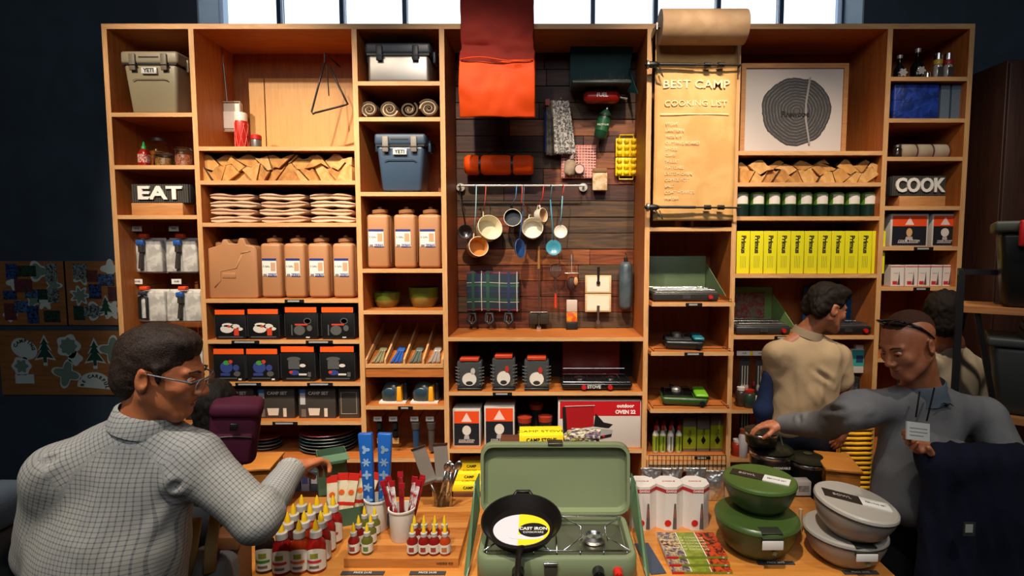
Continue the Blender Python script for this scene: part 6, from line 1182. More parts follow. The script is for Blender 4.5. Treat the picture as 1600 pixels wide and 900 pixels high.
# ---------------------------------------------------------------- octagonal cartons
w8 = (H(1110, 828, TZ).x - H(985, 828, TZ).x) / 3; Y8 = H(1045, 829, TZ).y; h8 = W(1046, 752, Y8 + w8 / 2).z - TZ
for i in range(3):
    x = H(985, 828, TZ).x + w8 * (i + .5)
    if i == 0:
        pr = thing('octagonal_carton', 'x', 'carton', (x, Y8 + w8 / 2, TZ), 'octagonal white and red cartons'); r = w8 / 2 / math.cos(math.pi / 8) - .0005
        oc = lambda q: [(q * math.cos(math.pi / 8 + k * math.pi / 4), q * math.sin(math.pi / 8 + k * math.pi / 4)) for k in range(8)]
        obj('carton', MB().rings([[(x_, y_, 0) for x_, y_ in oc(r)], [(x_, y_, h8) for x_, y_ in oc(r)]]), mat('ded6cc', .45), pr)
        obj('red_band', MB().rings([[(x_, y_, h8 * .86) for x_, y_ in oc(r + .0006)], [(x_, y_, h8 * .94) for x_, y_ in oc(r + .0006)]], cap=False), mat('b32a2a', .45), pr)
        fy = -w8 / 2 - .0005; mb = MB(); mb.prism(disc(-.012, h8 * .17, .014, 14), fy - .0008, fy, 0); mb.prism([(.008, .006), (.024, .006), (.023, h8 * .3), (.02, h8 * .62), (.013, h8 * .62), (.01, h8 * .3)], fy - .001, fy, 1); rect(mb, .013, .018, h8 * .3, h8 * .5, fy - .001, 2, .0004)
        obj('carton_print', mb, [mat('c41c18', .45), mat('5a5350', .5), mat('a85a4a', .5)], pr); text('CANDLE', .011, mat('f0e0d8', .5), pr, (0, fy - .0012, h8 * .9), bold=.0003); text('CANDLE', .014, mat('b05a58', .5), pr, (0, 0, h8 + .0006), rx=0); pr['label'] = 'leftmost octagonal white and red carton beside the green stove'
    else: dup(pr, (x, Y8 + w8 / 2, TZ), ['', 'middle', 'rightmost'][i] + ' octagonal white and red carton beside the green stove')
for i, px in enumerate((1017, 1050, 1087, 1117)):
    Y = H(px, 785, TZ).y + .02; x = W(px, 760, Y).x; hz = W(px, 731 + (i == 3) * 4, Y).z - TZ; R_ = random.Random(i)
    def foil(u, v, R_=R_, hz=hz, i=i): return ((u - .5) * .1 * (1 - .15 * math.sin(v * math.pi)), -.02 * math.sin(math.pi * u) * math.sin(math.pi * min(1, v * 1.1)) - .006 * noise.noise(Vector((u * 9 + i * 7, v * 14, 1))), v * hz)
    o = obj('foil_pouch', MB().grid(foil, 18, 26), mat('c9c9c6', .28, .85, 'blotch', 'a9a9a8', 2, bump=.9), None, loc=(x, Y, TZ), smooth=True, solid=.004); tag(o, '%s crinkled silver foil pouch behind the octagonal cartons' % ordl(i, 4), 'pouch', 'silver foil pouches')
# ---------------------------------------------------------------- magazines
mg = [mat('6f7a22', .35, 0, 'blotch', '8a9434', 2), mat('c8441c', .35, 0, 'blotch', '3a2018', 6), mat('b9a06a', .35, 0, 'blotch', '4a3a5a', 6), mat('7c8a26', .4), mat('c41c1c', .4), mat('d8d4c8', .5), mat('2c1a14', .4, 0, 'blotch', 'c8a078', 6)]
yb = H(1075, 829, TZ + .03).y - .012
for k in range(3):
    zt2 = TZ + .01 * (k + 1); yf = H(1090, [893, 881, 869][k], zt2).y; xa = H([1050, 1046, 1041][k], [893, 881, 869][k], zt2).x; xb = H([1145, 1141, 1137][k], [893, 881, 869][k], zt2).x
    xl0, xr0 = H(1028, 829, zt2).x, H(1112, 829, zt2).x; o = thing('cookbook', '%s of the stacked glossy magazines with red tag on green edge' % ['bottom', 'middle', 'top'][k], 'magazine', ((xa + xb) / 2, yf, zt2 - .0095), 'magazines on the table'); d = yb - yf; w2 = (xb - xa) / 2; sh = -.02
    obj('pages', MB().box(-w2, w2, 0, d, 0, .0085), PAPERW, o)
    mb = MB().box(-w2, w2, -.0006, -.0001, .0, .0088, 0); mb.box(-w2, -w2 + .045, -.0012, -.0007, .0, .0088, 1); mb.box(w2 - .02, w2 - .012, -.0012, -.0007, .002, .007, 2); obj('spine_print', mb, [mg[3], mg[4], mg[5]], o)
    mb = MB(); z1_ = .0086
    mb.box(-w2, -w2 * .36, 0, d * .33, z1_, z1_ + .0004, 2).box(-w2, -w2 * .36, d * .35, d * .66, z1_, z1_ + .0004, 3).box(-w2, -w2 * .36, d * .68, d, z1_, z1_ + .0004, 2).box(-w2 * .33, w2 * .3, 0, d, z1_, z1_ + .0004, 0).box(w2 * .33, w2, 0, d, z1_, z1_ + .0004, 1); obj('cover', mb, [mg[0], mg[1], mg[2], mg[6]], o)
    if k == 2:
        for j in range(5): text('CAMP COOKING', .016, mat('c9c88a', .5), o, (-w2 * .02 + .0, d * (.75 - .12 * j), .0092), rx=0, rz=0)
for k, (dz) in enumerate([0]):
    o = thing('dark_booklet', 'dark blue-grey booklet under the left edge of the magazines', 'booklet', (H(1030, 880, TZ).x, H(1030, 897, TZ).y, TZ), rz=8); obj('cover', MB().box(-.045, .012, 0, .2, 0, .004), mat('3b4656', .45), o)
# ---------------------------------------------------------------- bowls with lids
def lidbowl(px, py, rpx, h, z, col, lidc, label, tilt=(0, 0), strip=None, band=False, rz=0):
    p = H(px, py, z + h); sc2 = (p.y * _c - (z + h - CZ) * _s) / F; r = rpx * sc2; o = thing('lidded_bowl', label, 'bowl', (p.x, p.y, z)); o.rotation_euler = (math.radians(tilt[0]), math.radians(tilt[1]), math.radians(rz))
    obj('bowl', MB().lathe([(r * .5, 0), (r * .56, .002), (r * .82, h * .28), (r * .96, h * .65), (r, h * .86), (r * .97, h * .86)], n=48), mat(col, .38), o, smooth=45)
    obj('lid', MB().lathe([(r * 1.0, h * .862), (r * 1.015, h * .88), (r * 1.0, h * .95), (r * .95, h * .99), (r * .9, h * .985), (.001, h * .985)], n=48), mat(lidc, .32), o, smooth=40)
    if band: obj('rim_line', MB().lathe([(r * 1.003, h * .83), (r * 1.012, h * .835), (r * 1.012, h * .85), (r * 1.003, h * .855)], n=48), mat('2a241e', .4), o)
    if strip:
        g = obj('card_sleeve', MB().box(-r * .8, r * .1, -.028, .03, h * .986, h * .986 + .003), mat('2a1f1a', .5), o); obj('white_label', MB().box(r * .1, r * .8, -.028, .03, h * .986, h * .986 + .0035), PAPERW, o); g.rotation_euler.z = strip; o.children[-1].rotation_euler.z = strip
        t = text('BOWL', .022, mat('b0a8a0', .5), g, (-r * .35, 0, h * .986 + .0034), rx=0); t2 = text('SERVING SET', .012, mat('6a6864', .5), o, (r * .45 * math.cos(strip), r * .45 * math.sin(strip), h * .986 + .004), rx=0, rz=math.degrees(strip))
    else:
        obj('front_sleeve', MB().box(-.04, .035, -r * 1.03, -r * .9, h * .72, h * .885).box(-.04, .035, -r * 1.0, -r * .7, h * .952, h * .995), mat('2a2c22', .5), o, bevel=.002); obj('white_label', MB().box(-.042, .034, -r * 1.05, -r * 1.031, h * .6, h * .82), PAPERW, o, bevel=.001)
        obj('emblem', MB().prism(leafpoly(.012, h * .45, .008, 5, .3), -r * .94, -r * .9), mat('8a9a7a', .5), o)
    return o
GB, GBL = '374a24', '3f5526'
lidbowl(1182, 800, 62, .15, TZ, GB, GBL, 'lower, larger dark green lidded bowl on the table')
lidbowl(1187, 745, 54, .125, TZ + .149, GB, '46602a', 'upper, smaller dark green lidded bowl with label on its lid', strip=-.55)
lidbowl(1320, 822, 59, .125, TZ, '9c9488', 'a8a196', 'lower grey-white lidded bowl with dark rim line', band=True)
lidbowl(1328, 778, 59, .125, TZ + .128, 'a29a8e', 'aca599', 'upper grey-white lidded bowl tilted, with black and white sleeve', tilt=(5, 8), strip=-.28, band=True)
o = thing('wooden_dowel', 'short pale wooden stick standing between the green and grey bowls', 'stick', H(1250, 832, TZ)); obj('stick', MB().cyl((0, 0, 0), (0, 0, .1), .007, n=10), mat('cbb083', .6, 0, 'woodz', 'b89a68'), o)
# ---------------------------------------------------------------- dark pots and canisters at the table's back right
def potlike(px, pytop, r, h, z, col, label, kind):
    p = H(px, pytop, z + h); o = thing('camp_pot', label, 'pot', (p.x, p.y, z))
    obj('pot', MB().lathe([(r * .88, 0), (r * .95, .005), (r, h * .55), (r * .98, h * .74)], n=36), mat(col, .25, .4), o, smooth=45); obj('chrome_band', MB().lathe([(r * 1.0, h * .56), (r * 1.02, h * .58), (r * 1.02, h * .68), (r * 1.0, h * .7)], n=36), CHROME, o, smooth=40)
    obj('lid', MB().lathe([(r * 1.04, h * .745), (r * 1.05, h * .78), (r * .8, h * .88), (r * .3, h * .94), (.001, h * .95)], n=36), mat('26261c', .25, .2), o, smooth=45); obj('lid_knob', MB().lathe([(.014, h * .951), (.022, h * .98), (.016, h), (.001, h)], n=16), mat('3c3a26', .3), o, smooth=40)
    obj('bail_handle', MB().tube([(r * 1.03, 0, h * .7), (r * 1.1, -.03, h * .4), (r * 1.05, -.06, h * .1)], .004, 6), CHROME, o)
    if kind: text('UNBREAKABLE', .016, PAPERW, o, (0, -r - .004, h * .4), bold=.0004)
    return o
potlike(1205, 689, .105, .17, TZ, '2c2a28', 'dark camp pot with chrome band and printed side behind the green bowls', 1)
potlike(1262, 707, .095, .13, TZ, '1e1d1c', 'second dark camp pot with chrome band, nearer the man in grey', 0)
potlike(1190, 666, .08, .09, TZ + .17 + 0.0, '2a2c20', 'flat dark pan lid and dish stacked on the dark pot under the grey man\'s hand', 0)
o = thing('side_box', 'small white carton between the dark pots and the grey bowls', 'carton', H(1254, 775, TZ)); obj('carton', MB().box(-.03, .04, 0, .05, 0, .07), mat('b5aca4', .5), o, bevel=.002); obj('print', MB().box(-.02, .03, -.001, -.0001, .02, .05), mat('8a8480', .5, 0, 'blotch', '6a6460', 3), o)
for i, (px, py, lb) in enumerate([(398, 736, 'left orange-brown wooden crate in front of the shelving, beyond the man\'s arm'), (1318, 738, 'right orange-brown wooden crate beyond the grey bowls')]):
    q = W(px, py, 2.8 if i == 0 else 2.48); o = thing('wooden_crate', lb, 'crate', (q.x, q.y, 0)); o.rotation_euler.z = [.15, -.25][i]
    for k in range(4):
        hz = q.z / 4; obj('slat', MB().box(-.075, .075, 0, .015, hz * k + .004, hz * (k + 1) - .004), TM, o, bevel=.002, seg=1); obj('slat', MB().box(-.075, .075, .205, .22, hz * k + .004, hz * (k + 1) - .004), TM, o, bevel=.002, seg=1)
        for s in (-.075, .06): obj('slat', MB().box(s, s + .015, .0155, .2045, hz * k + .004, hz * (k + 1) - .004), TM, o, bevel=.002, seg=1)
    obj('crate_lid', MB().box(-.082, .082, -.01, .23, q.z, q.z + .015), TM, o, bevel=.003)
# ================================================================ PEOPLE
def smin(a, b, k):
    h = np.clip(.5 + .5 * (b - a) / k, 0, 1); return b * (1 - h) + a * h - k * h * (1 - h)
def V3(*a): return np.array(a, dtype=np.float64)
class SDF:
    """soft union of capsules and ellipsoids turned into one skin"""
    def __init__(s): s.p = []
    def cap(s, a, b, ra, rb=None, k=.02, sub=False): s.p.append(('c', np.array(a, float), np.array(b, float), ra, ra if rb is None else rb, k, sub)); return s
    def ell(s, c, r, R=None, k=.02, sub=False): s.p.append(('e', np.array(c, float), np.array(r, float), np.array(R if R is not None else np.eye(3), float), None, k, sub)); return s
    def plane(s, p, n, k=.006): s.p.append(('p', np.array(p, float), np.array(n, float) / np.linalg.norm(n), 0, 0, k, True)); return s
    def put(s, o, R, t):
        R = np.array(R, float); t = np.array(t, float); M_ = lambda v: R @ v + t
        for q in o.p: s.p.append(('c', M_(q[1]), M_(q[2])) + q[3:] if q[0] == 'c' else ('e', M_(q[1]), q[2], R @ q[3]) + q[4:] if q[0] == 'e' else ('p', M_(q[1]), R @ q[2]) + q[3:])
        return s
    def dist(s, q, P):
        if q[0] == 'c':
            a, b, ra, rb = q[1:5]; ab = b - a; t = np.clip(((P - a) @ ab) / (ab @ ab), 0, 1); return np.linalg.norm(P - a - t[..., None] * ab, axis=-1) - (ra + (rb - ra) * t)
        if q[0] == 'e':
            L = (P - q[1]) @ q[3]; r = q[2]; k0 = np.linalg.norm(L / r, axis=-1); k1 = np.linalg.norm(L / (r * r), axis=-1) + 1e-9; return k0 * (k0 - 1) / k1
        return (P - q[1]) @ q[2]
    def bounds(s, q):
        if q[0] == 'c': m = max(q[3], q[4]); return np.minimum(q[1], q[2]) - m, np.maximum(q[1], q[2]) + m
        m = max(q[2]); return q[1] - m, q[1] + m
    def mesh(s, res):
        add = [q for q in s.p if not q[6]]
        lo = np.min([s.bounds(q)[0] for q in add], axis=0) - 3 * res; hi = np.max([s.bounds(q)[1] for q in add], axis=0) + 3 * res
        n = np.ceil((hi - lo) / res).astype(int) + 1; G = np.full(n, 1.0)
        ax = [lo[i] + res * np.arange(n[i]) for i in range(3)]
        for q in s.p:
            if q[0] == 'p': sl = (slice(None),) * 3
            else:
                b0, b1 = s.bounds(q); m = q[5] + 4 * res; i0 = np.clip(np.floor((b0 - m - lo) / res).astype(int), 0, n); i1 = np.clip(np.ceil((b1 + m - lo) / res).astype(int) + 1, 0, n); sl = tuple(slice(a, b) for a, b in zip(i0, i1))
                if min(i1 - i0) <= 0: continue
            P = np.stack(np.meshgrid(*[ax[i][sl[i]] for i in range(3)], indexing='ij'), -1); d = s.dist(q, P)
            G[sl] = -smin(-G[sl], d if q[0] != 'p' else -d, q[5]) if q[6] and q[0] != 'p' else (np.maximum(G[sl], d) if q[0] == 'p' else smin(G[sl], d, q[5]))
        ins = G < 0; c = np.zeros(n - 1); cnt = np.zeros(n - 1); acc = np.zeros(tuple(n - 1) + (3,))
        I = np.stack(np.meshgrid(*[np.arange(m - 1) for m in n], indexing='ij'), -1).astype(float)
        offs = [(0, 0, 0), (1, 0, 0), (0, 1, 0), (1, 1, 0), (0, 0, 1), (1, 0, 1), (0, 1, 1), (1, 1, 1)]
        v = lambda A, o: A[o[0]:n[0] - 1 + o[0], o[1]:n[1] - 1 + o[1], o[2]:n[2] - 1 + o[2]]
        tot = sum(v(ins, o).astype(np.int8) for o in offs); act = (tot > 0) & (tot < 8); idx = np.argwhere(act)
        corners = {o: G[idx[:, 0] + o[0], idx[:, 1] + o[1], idx[:, 2] + o[2]] for o in offs}; acc = np.zeros((len(idx), 3)); cnt = np.zeros(len(idx))
        for o in offs:
            for a in range(3):
                if o[a] == 0:
                    o2 = list(o); o2[a] = 1; o2 = tuple(o2); g0, g1 = corners[o], corners[o2]; x = (g0 < 0) != (g1 < 0); t = np.where(x, g0 / np.where(x, g0 - g1, 1), 0)
                    p = np.tile(np.array(o, float), (len(idx), 1)); p[:, a] = t; acc += p * x[:, None]; cnt += x
        verts = lo + res * (idx + acc / cnt[:, None]); vid = np.full(tuple(n - 1), -1, int); vid[tuple(idx.T)] = np.arange(len(idx)); F_ = []
        for a in range(3):
            b, c_ = (a + 1) % 3, (a + 2) % 3; A0 = [slice(1, -1)] * 3; A1 = [slice(1, -1)] * 3; A0[a] = slice(0, -1); A1[a] = slice(1, None)
            g0 = ins[tuple(A0)]; g1 = ins[tuple(A1)]; e = np.argwhere(g0 != g1)
            if not len(e): continue
            fl = g0[tuple(e.T)]; base = e.copy(); base[:, b] += 1; base[:, c_] += 1
            def at_(db, dc): q = base.copy(); q[:, b] -= db; q[:, c_] -= dc; return vid[tuple(q.T)]
            quad = np.stack([at_(1, 1), at_(0, 1), at_(0, 0), at_(1, 0)], 1); quad[~fl] = quad[~fl][:, ::-1]; F_.append(quad)
        F_ = np.concatenate(F_); return verts, F_[(F_ >= 0).all(1)]
    def cloth(s, V):      # thread coordinates of each vertex, taken along the limb or across the trunk it belongs to
        best = np.full(len(V), 1e9); out = np.zeros((len(V), 3))
        for q in s.p:
            if q[6]: continue
            d = s.dist(q, V); m = d < best; best[m] = d[m]
            if q[0] == 'c':
                ab = q[2] - q[1]; L = np.linalg.norm(ab); u = ab / L; w_ = np.cross(u, [0, 1, .01]); w_ /= np.linalg.norm(w_); r_ = np.cross(u, w_); r = V[m] - q[1]; out[m, 1] = r @ u; out[m, 0] = np.arctan2(r @ w_, r @ r_) * max(q[3], q[4])
            else: r = V[m] @ q[3]; out[m, 0] = r[:, 0] - r[:, 1] * .5; out[m, 1] = V[m][:, 2] + .08 * r[:, 0]
        return out
def normals(V, F_):
    N = np.zeros_like(V); a = np.cross(V[F_[:, 2]] - V[F_[:, 0]], V[F_[:, 3]] - V[F_[:, 1]])
    for i in range(4): np.add.at(N, F_[:, i], a)
    return N / (np.linalg.norm(N, axis=1)[:, None] + 1e-12)
def skinmesh(name, parts, m, parent, disp=None, cloth=False, smooth_it=1):
    """parts: list of (SDF, res, R, t); several surfaces land in one mesh"""
    VV = []; FF = []; CC = []; n = 0
    for s, res, R, t in parts:
        V, F_ = s.mesh(res); CC.append(s.cloth(V) if cloth else None)
        for _ in range(smooth_it):
            A = np.zeros_like(V); c = np.zeros(len(V))
            for i in range(4): np.add.at(A, F_[:, i], V[F_[:, (i + 1) % 4]] + V[F_[:, (i - 1) % 4]]); np.add.at(c, F_[:, i], 2)
            V = .5 * V + .5 * A / np.maximum(c, 1)[:, None]
        if disp: V = V + normals(V, F_) * disp(V)[:, None]
        if R is not None: V = V @ np.array(R).T + np.array(t)
        VV.append(V); FF.append(F_ + n); n += len(V)
    V = np.concatenate(VV); F_ = np.concatenate(FF); me = bpy.data.meshes.new(name); L = np.array(parent.location) if parent else 0
    me.vertices.add(len(V)); me.vertices.foreach_set('co', (V - L).ravel()); me.loops.add(F_.size); me.loops.foreach_set('vertex_index', F_.ravel().astype(np.int32)); me.polygons.add(len(F_)); me.polygons.foreach_set('loop_start', np.arange(0, F_.size, 4, dtype=np.int32)); me.update(calc_edges=True)
    me.shade_smooth(); me.materials.append(m)
    if cloth: at_ = me.attributes.new('cloth', 'FLOAT_VECTOR', 'POINT'); at_.data.foreach_set('vector', np.concatenate(CC).ravel())
    o = bpy.data.objects.new(name, me); COL.objects.link(o); o.parent = parent; return o
def folds(amp, seeds, freq=9):
    R = np.random.RandomState(seeds); D = R.normal(size=(7, 3)); D[:, 2] *= .45; ph = R.uniform(0, 6, 7)
    def f(V):
        o = np.zeros(len(V))
        for i in range(7): o += (1 - np.abs(np.sin(V @ D[i] * freq * (1 + .35 * i) + ph[i] + 1.2 * np.sin(V @ D[(i + 3) % 7] * freq * .7)))) / (1 + .4 * i)
        return amp * (o / 3 - .55)
    return f
def headframe(yaw, pitch, roll=0): return Matrix.Rotation(math.radians(yaw), 3, 'Z') @ Matrix.Rotation(math.radians(roll), 3, 'Y') @ Matrix.Rotation(math.radians(-pitch), 3, 'X')
def headsdf(neck, fat=1.0, nr=.056):
    s = SDF(); f = fat
    s.ell((0, -.018, .038), (.075 * f, .096, .082), k=.01).ell((0, .03, -.02), (.062 * f, .062, .08), k=.03).ell((0, .035, -.075), (.047 * f, .05, .035), k=.03)
    s.cap((-.02, .07, -.1), (.02, .07, -.1), .015, k=.02)
    for q in (-1, 1):
        s.cap((q * .056 * f, .0, -.05), (q * .026, .066, -.095), .016 * f, .014, k=.025).ell((q * .037 * f, .066, -.022), (.024, .02, .022), k=.02)
        s.cap((q * .012, .085, .022), (q * .044, .072, .026), .009, .007, k=.014)
    s.cap((0, .088, .012), (0, .112, -.028), .0085, .0125, k=.012)
    for q in (-1, 1): s.ell((q * .012, .1, -.034), (.009, .012, .008), k=.006)
    for q in (-1, 1): s.ell((q * .031, .098, .004), (.016, .016, .011), k=.012, sub=True)
    s.cap((-.02, .086, -.059), (.02, .086, -.059), .0068, k=.006).cap((-.016, .086, -.071), (.016, .086, -.071), .0075, k=.006)
    s.cap((-.024, .094, -.065), (.024, .094, -.065), .0028, k=.004, sub=True)
    for q in (-1, 1):
        e = np.array(rot(0, q * 8, q * -24)); s.ell((q * .079 * f, -.012, -.008), (.009, .02, .033), e, k=.006).ell((q * .088 * f, -.006, -.002), (.006, .012, .018), e, k=.006, sub=True)
    s.cap((0, -.022, -.04), neck, nr, nr * 1.08, k=.03); return s
def hand(palm, grip=.8, spread=1.0, right=True):
    """wrist at the origin, fingers along +y, palm facing -z"""
    s = SDF(); q = 1 if right else -1
    s.cap((0, -.05, 0), (0, .01, 0), .027, .026, k=.02)
    s.ell((.0, .05, 0), (.042, .05, .017), k=.02).cap((-q * .02, .02, -.004), (-q * .036, .045, -.012), .017, .015, k=.02)
    for i, (x, L_) in enumerate([(-.031, .074), (-.0105, .082), (.0105, .077), (.03, .06)]):
        x *= q; a = V3(x, .088 - .006 * abs(i - 1), 0); ang = 0; p = a; s.cap((x * .8, .05, 0), a, .0105, .0095, k=.008)
        for j, fr in enumerate((.46, .3, .26)):
            ang += grip * (.55, .75, .6)[j]; d = V3(x * .15 * spread, math.cos(ang), -math.sin(ang)); n_ = p + d / np.linalg.norm(d) * L_ * fr; s.cap(p, n_, .0095 - .0008 * j, .009 - .0009 * j, k=.0025); p = n_
    a = V3(-q * .036, .045, -.014); b = a + V3(-q * .022, .028, -.018); c = b + V3(q * .008, .026, -.012 - .012 * grip); s.cap(a, b, .013, .0115, k=.006).cap(b, c, .011, .009, k=.003); return s
def frame(yv, zv):      # rotation taking +y to yv, and +z near zv
    y = Vector(yv).normalized(); z = Vector(zv); z = (z - y * z.dot(y)).normalized(); x = y.cross(z); return Matrix((x, y, z)).transposed()
def hairsdf(style):
    s = SDF()
    if style == 'short': s.ell((0, -.022, .044), (.0795, .101, .086), k=.01).ell((.012, .025, .098), (.052, .05, .03), k=.03).ell((0, -.052, -.012), (.069, .066, .08), k=.02).cap((-.075, .012, .03), (-.071, .02, -.005), .008, .006, k=.008).cap((.075, .012, .03), (.071, .02, -.005), .008, .006, k=.008).ell((0, .135, .0), (.12, .087, .092), k=.008, sub=True).ell((.1, -.002, -.03), (.05, .035, .045), k=.006, sub=True).ell((-.1, -.002, -.03), (.05, .035, .045), k=.006, sub=True).plane((0, 0, -.082), (0, .2, -1))
    if style == 'buzz': s.ell((0, -.022, .041), (.0775, .0985, .0835), k=.01).ell((0, .14, .02), (.13, .1, .09), k=.01, sub=True).plane((0, -.05, -.05), (0, .8, -.6)).plane((0, 0, -.06), (0, 0, -1))
    if style == 'tousled': s.ell((0, -.022, .043), (.0815, .101, .088), k=.01).ell((.0, .04, .1), (.065, .06, .035), k=.03).ell((-.04, -.07, -.02), (.042, .045, .05), k=.03).ell((.04, -.07, -.02), (.042, .045, .05), k=.03).ell((0, .14, -.02), (.12, .085, .1), k=.012, sub=True).plane((0, 0, -.075), (0, 0, -1)).plane((0, -.02, -.055), (0, .8, -.6))
    if style == 'full': s.ell((0, -.03, .03), (.095, .11, .1), k=.01).ell((0, -.05, -.05), (.08, .075, .08), k=.03).ell((0, .14, -.03), (.1, .075, .11), k=.012, sub=True)
    return s
for q_ in (): pass
def facebits(parent, R, c, iris='3a2a1c', brow='3a2a20', fat=1):
    mb = MB(); pass
    for q in (-1, 1): mb.ell((q * .031, .0768, .003), (.0112, .0112, .0112), 14, 10)
    o = obj('eye', mb.xf(R, Vector(c) - parent.location), mat('d8d2cc', .2), parent, smooth=True)
    mb = MB(); 
    for q in (-1, 1): mb.ell((q * .031, .0848, -.0005), (.0052, .0042, .0052), 10, 8)
    obj('iris', mb.xf(R, Vector(c) - parent.location), mat(iris, .15), o, smooth=True)
    mb = MB()
    for q in (-1, 1): mb.tube([(q * .0185, .086, .002), (q * .024, .0872, .007), (q * .032, .0872, .008), (q * .0435, .081, .003)], [.003, .0052, .0052, .003], 8)
    obj('eyelid', mb.xf(R, Vector(c) - parent.location), parent['_skin_mat'] if 0 else SKN[parent.name], parent, smooth=True)
    mb = MB()
    for q in (-1, 1): mb.tube([(q * .014, .0945, .026), (q * .03, .092, .033), (q * .049, .079, .029)], [.0035, .004, .0022], 6, flat=.6)
    obj('eyebrow', mb.xf(R, Vector(c) - parent.location), mat(brow, .9), parent, smooth=True)
    obj('lips', MB().tube([(-.022, .0885, -.064), (-.008, .094, -.0605), (0, .094, -.0615), (.008, .094, -.0605), (.022, .0885, -.064)], [.001, .0034, .003, .0034, .001], 6).tube([(-.02, .0885, -.067), (0, .0945, -.0715), (.02, .0885, -.067)], [.001, .0042, .001], 6).xf(R, Vector(c) - parent.location), mat('9a5548', .5), parent, smooth=True)
SKN = {}
def legs(parent, hipc, spread, yaw, m, shoe, top=.95, name='trousers', lean=(0, 0)):
    s = SDF(); hx, hy = hipc; R = Matrix.Rotation(math.radians(yaw), 3, 'Z'); P_ = lambda x, y, z: tuple(R @ Vector((x, y, 0)) + Vector((hx, hy, z)))
    s.ell(P_(0, 0, top), (.17, .125, .13), np.array(R), k=.03)
    for q in (-1, 1): s.cap(P_(q * .085, 0, top - .06), P_(q * spread, .02, .5), .088, .062, k=.04).cap(P_(q * spread, .02, .5), P_(q * spread, -.01, .09), .062, .05, k=.02)
    skinmesh(name, [(s, .014, None, None)], m, parent, folds(.006, 3, 14))
    for q in (-1, 1):
        f = SDF().cap(P_(q * spread, -.04, .04), P_(q * spread * 1.1, .14, .035), .042, .036, k=.02).plane((0, 0, .002), (0, 0, -1)); skinmesh('shoe', [(f, .008, None, None)], shoe, parent)
J = lambda px, py, Y: np.array(W(px, py, Y))
# ---- man in the checked shirt --------------------------------------------------
SK1 = mat('c0744a', .5, 0, 'skin', 'ad6038'); SHIRT = mat('aaa494', .85, 0, 'check', '54565c', 84)
hipL = W(165, 900, 1.42); man = thing('person', 'man in glasses and grey checked shirt, seen from behind, reaching over the table', 'person', (hipL.x, 1.42, 0)); SKN[man.name] = SK1
Rh = headframe(-78, 16, 0); hc = W(254, 582, 1.42); nb = J(228, 662, 1.42); nl = np.array(Rh.transposed() @ (Vector(nb) - hc))
sR, eR, wR = J(300, 716, 1.43), J(402, 812, 1.43), J(452, 738, 1.68); sL, eL = J(92, 740, 1.38), J(66, 862, 1.44); wL = J(180, 880, 1.72)
hR = frame(Vector((.4, .8, -.05)), Vector((-.3, .1, 1))); hp = Vector(wR) + Vector((.008, .03, .0)); hL = frame(Vector((.5, .6, .2)), Vector((-.4, .4, 1)))
trunk = SDF().ell(J(200, 770, 1.43), (.15, .1, .2), k=.05).cap(nb, J(200, 740, 1.42), .05, .08, k=.04)
body = trunk.cap(sR, eR, .045, .038).cap(eR, wR, .038, .026).cap(sL, eL, .045, .038).cap(eL, wL, .038, .026).cap(nb, sR, .04, .045).cap(nb, sL, .04, .045).put(headsdf(nl, 1.0, .054), Rh, hc).put(hand(0, 1.0), hR, hp).put(hand(0, .6, right=False), hL, wL)
skinmesh('body', [(body, .0046, None, None)], SK1, man)
def hairdisp(a): 
    def f(V): return np.array([a * (noise.noise(Vector((v[0] * 90, v[1] * 25, v[2] * 45))) + .7 * noise.noise(Vector((v[0] * 40, v[1] * 14, v[2] * 26 + 5)))) for v in V])
    return f
skinmesh('hair', [(hairsdf('short'), .0042, Rh, hc)], mat('1c130d', .6, 0, 'hair', '40312a'), man, hairdisp(.0028)); facebits(man, Rh, hc)
sh = SDF(); Rt = np.array(rot(0, 0, -8))
sh.ell(J(205, 745, 1.43), (.185, .115, .15), Rt, k=.05).ell(J(180, 830, 1.42), (.205, .135, .17), Rt, k=.06).ell(J(168, 900, 1.41), (.205, .145, .2), Rt, k=.06).ell((hipL.x, 1.42, .98), (.195, .145, .16), Rt, k=.06)
sh.cap(nb + V3(0, 0, -.02), sR, .058, .07, k=.06).cap(nb + V3(0, 0, -.02), sL, .058, .07, k=.06)
sh.cap(sR, eR, .073, .062, k=.035).cap(eR, wR, .06, .042, k=.03).cap(sL, eL, .075, .066, k=.04).cap(eL, wL, .062, .045, k=.03)
def seg(V, a, b): ab = b - a; t = np.clip(((V - a) @ ab) / (ab @ ab), 0, 1); return np.linalg.norm(V - a - t[:, None] * ab, axis=1), t
CR = [(J(160, 690, 1.29), J(112, 850, 1.27), .010), (J(88, 700, 1.32), J(62, 760, 1.33), .009), (J(260, 800, 1.32), J(235, 700, 1.32), .006), (J(120, 900, 1.26), J(150, 790, 1.27), .008), (J(350, 742, 1.36), J(385, 790, 1.36), .008), (J(425, 770, 1.5), J(395, 800, 1.4), .011), (J(440, 790, 1.5), J(400, 830, 1.38), .010), (J(285, 780, 1.36), J(215, 860, 1.29), .009), (J(290, 745, 1.37), J(255, 775, 1.32), .008)]
def shirtdisp(V):
    o = folds(.011, 5, 8)(V)
    for a, b, m in CR: d, t = seg(V, a, b); w_ = np.sin(np.pi * np.clip(t, .06, .94)); o += w_ * m * (np.exp(-((d - .02) / .013) ** 2) - 1.1 * np.exp(-(d / .009) ** 2))
    return o
skinmesh('shirt', [(sh, .0078, None, None)], SHIRT, man, shirtdisp, cloth=True)
cax = (Vector(hc) - Vector(nb)); cax = (cax.normalized() + Vector((.15, 0, .6))).normalized(); cR = frame(Vector((1, .1, 0)).cross(cax), cax); cz = Vector(nb) + Vector((.004, 0, .012)) - man.location
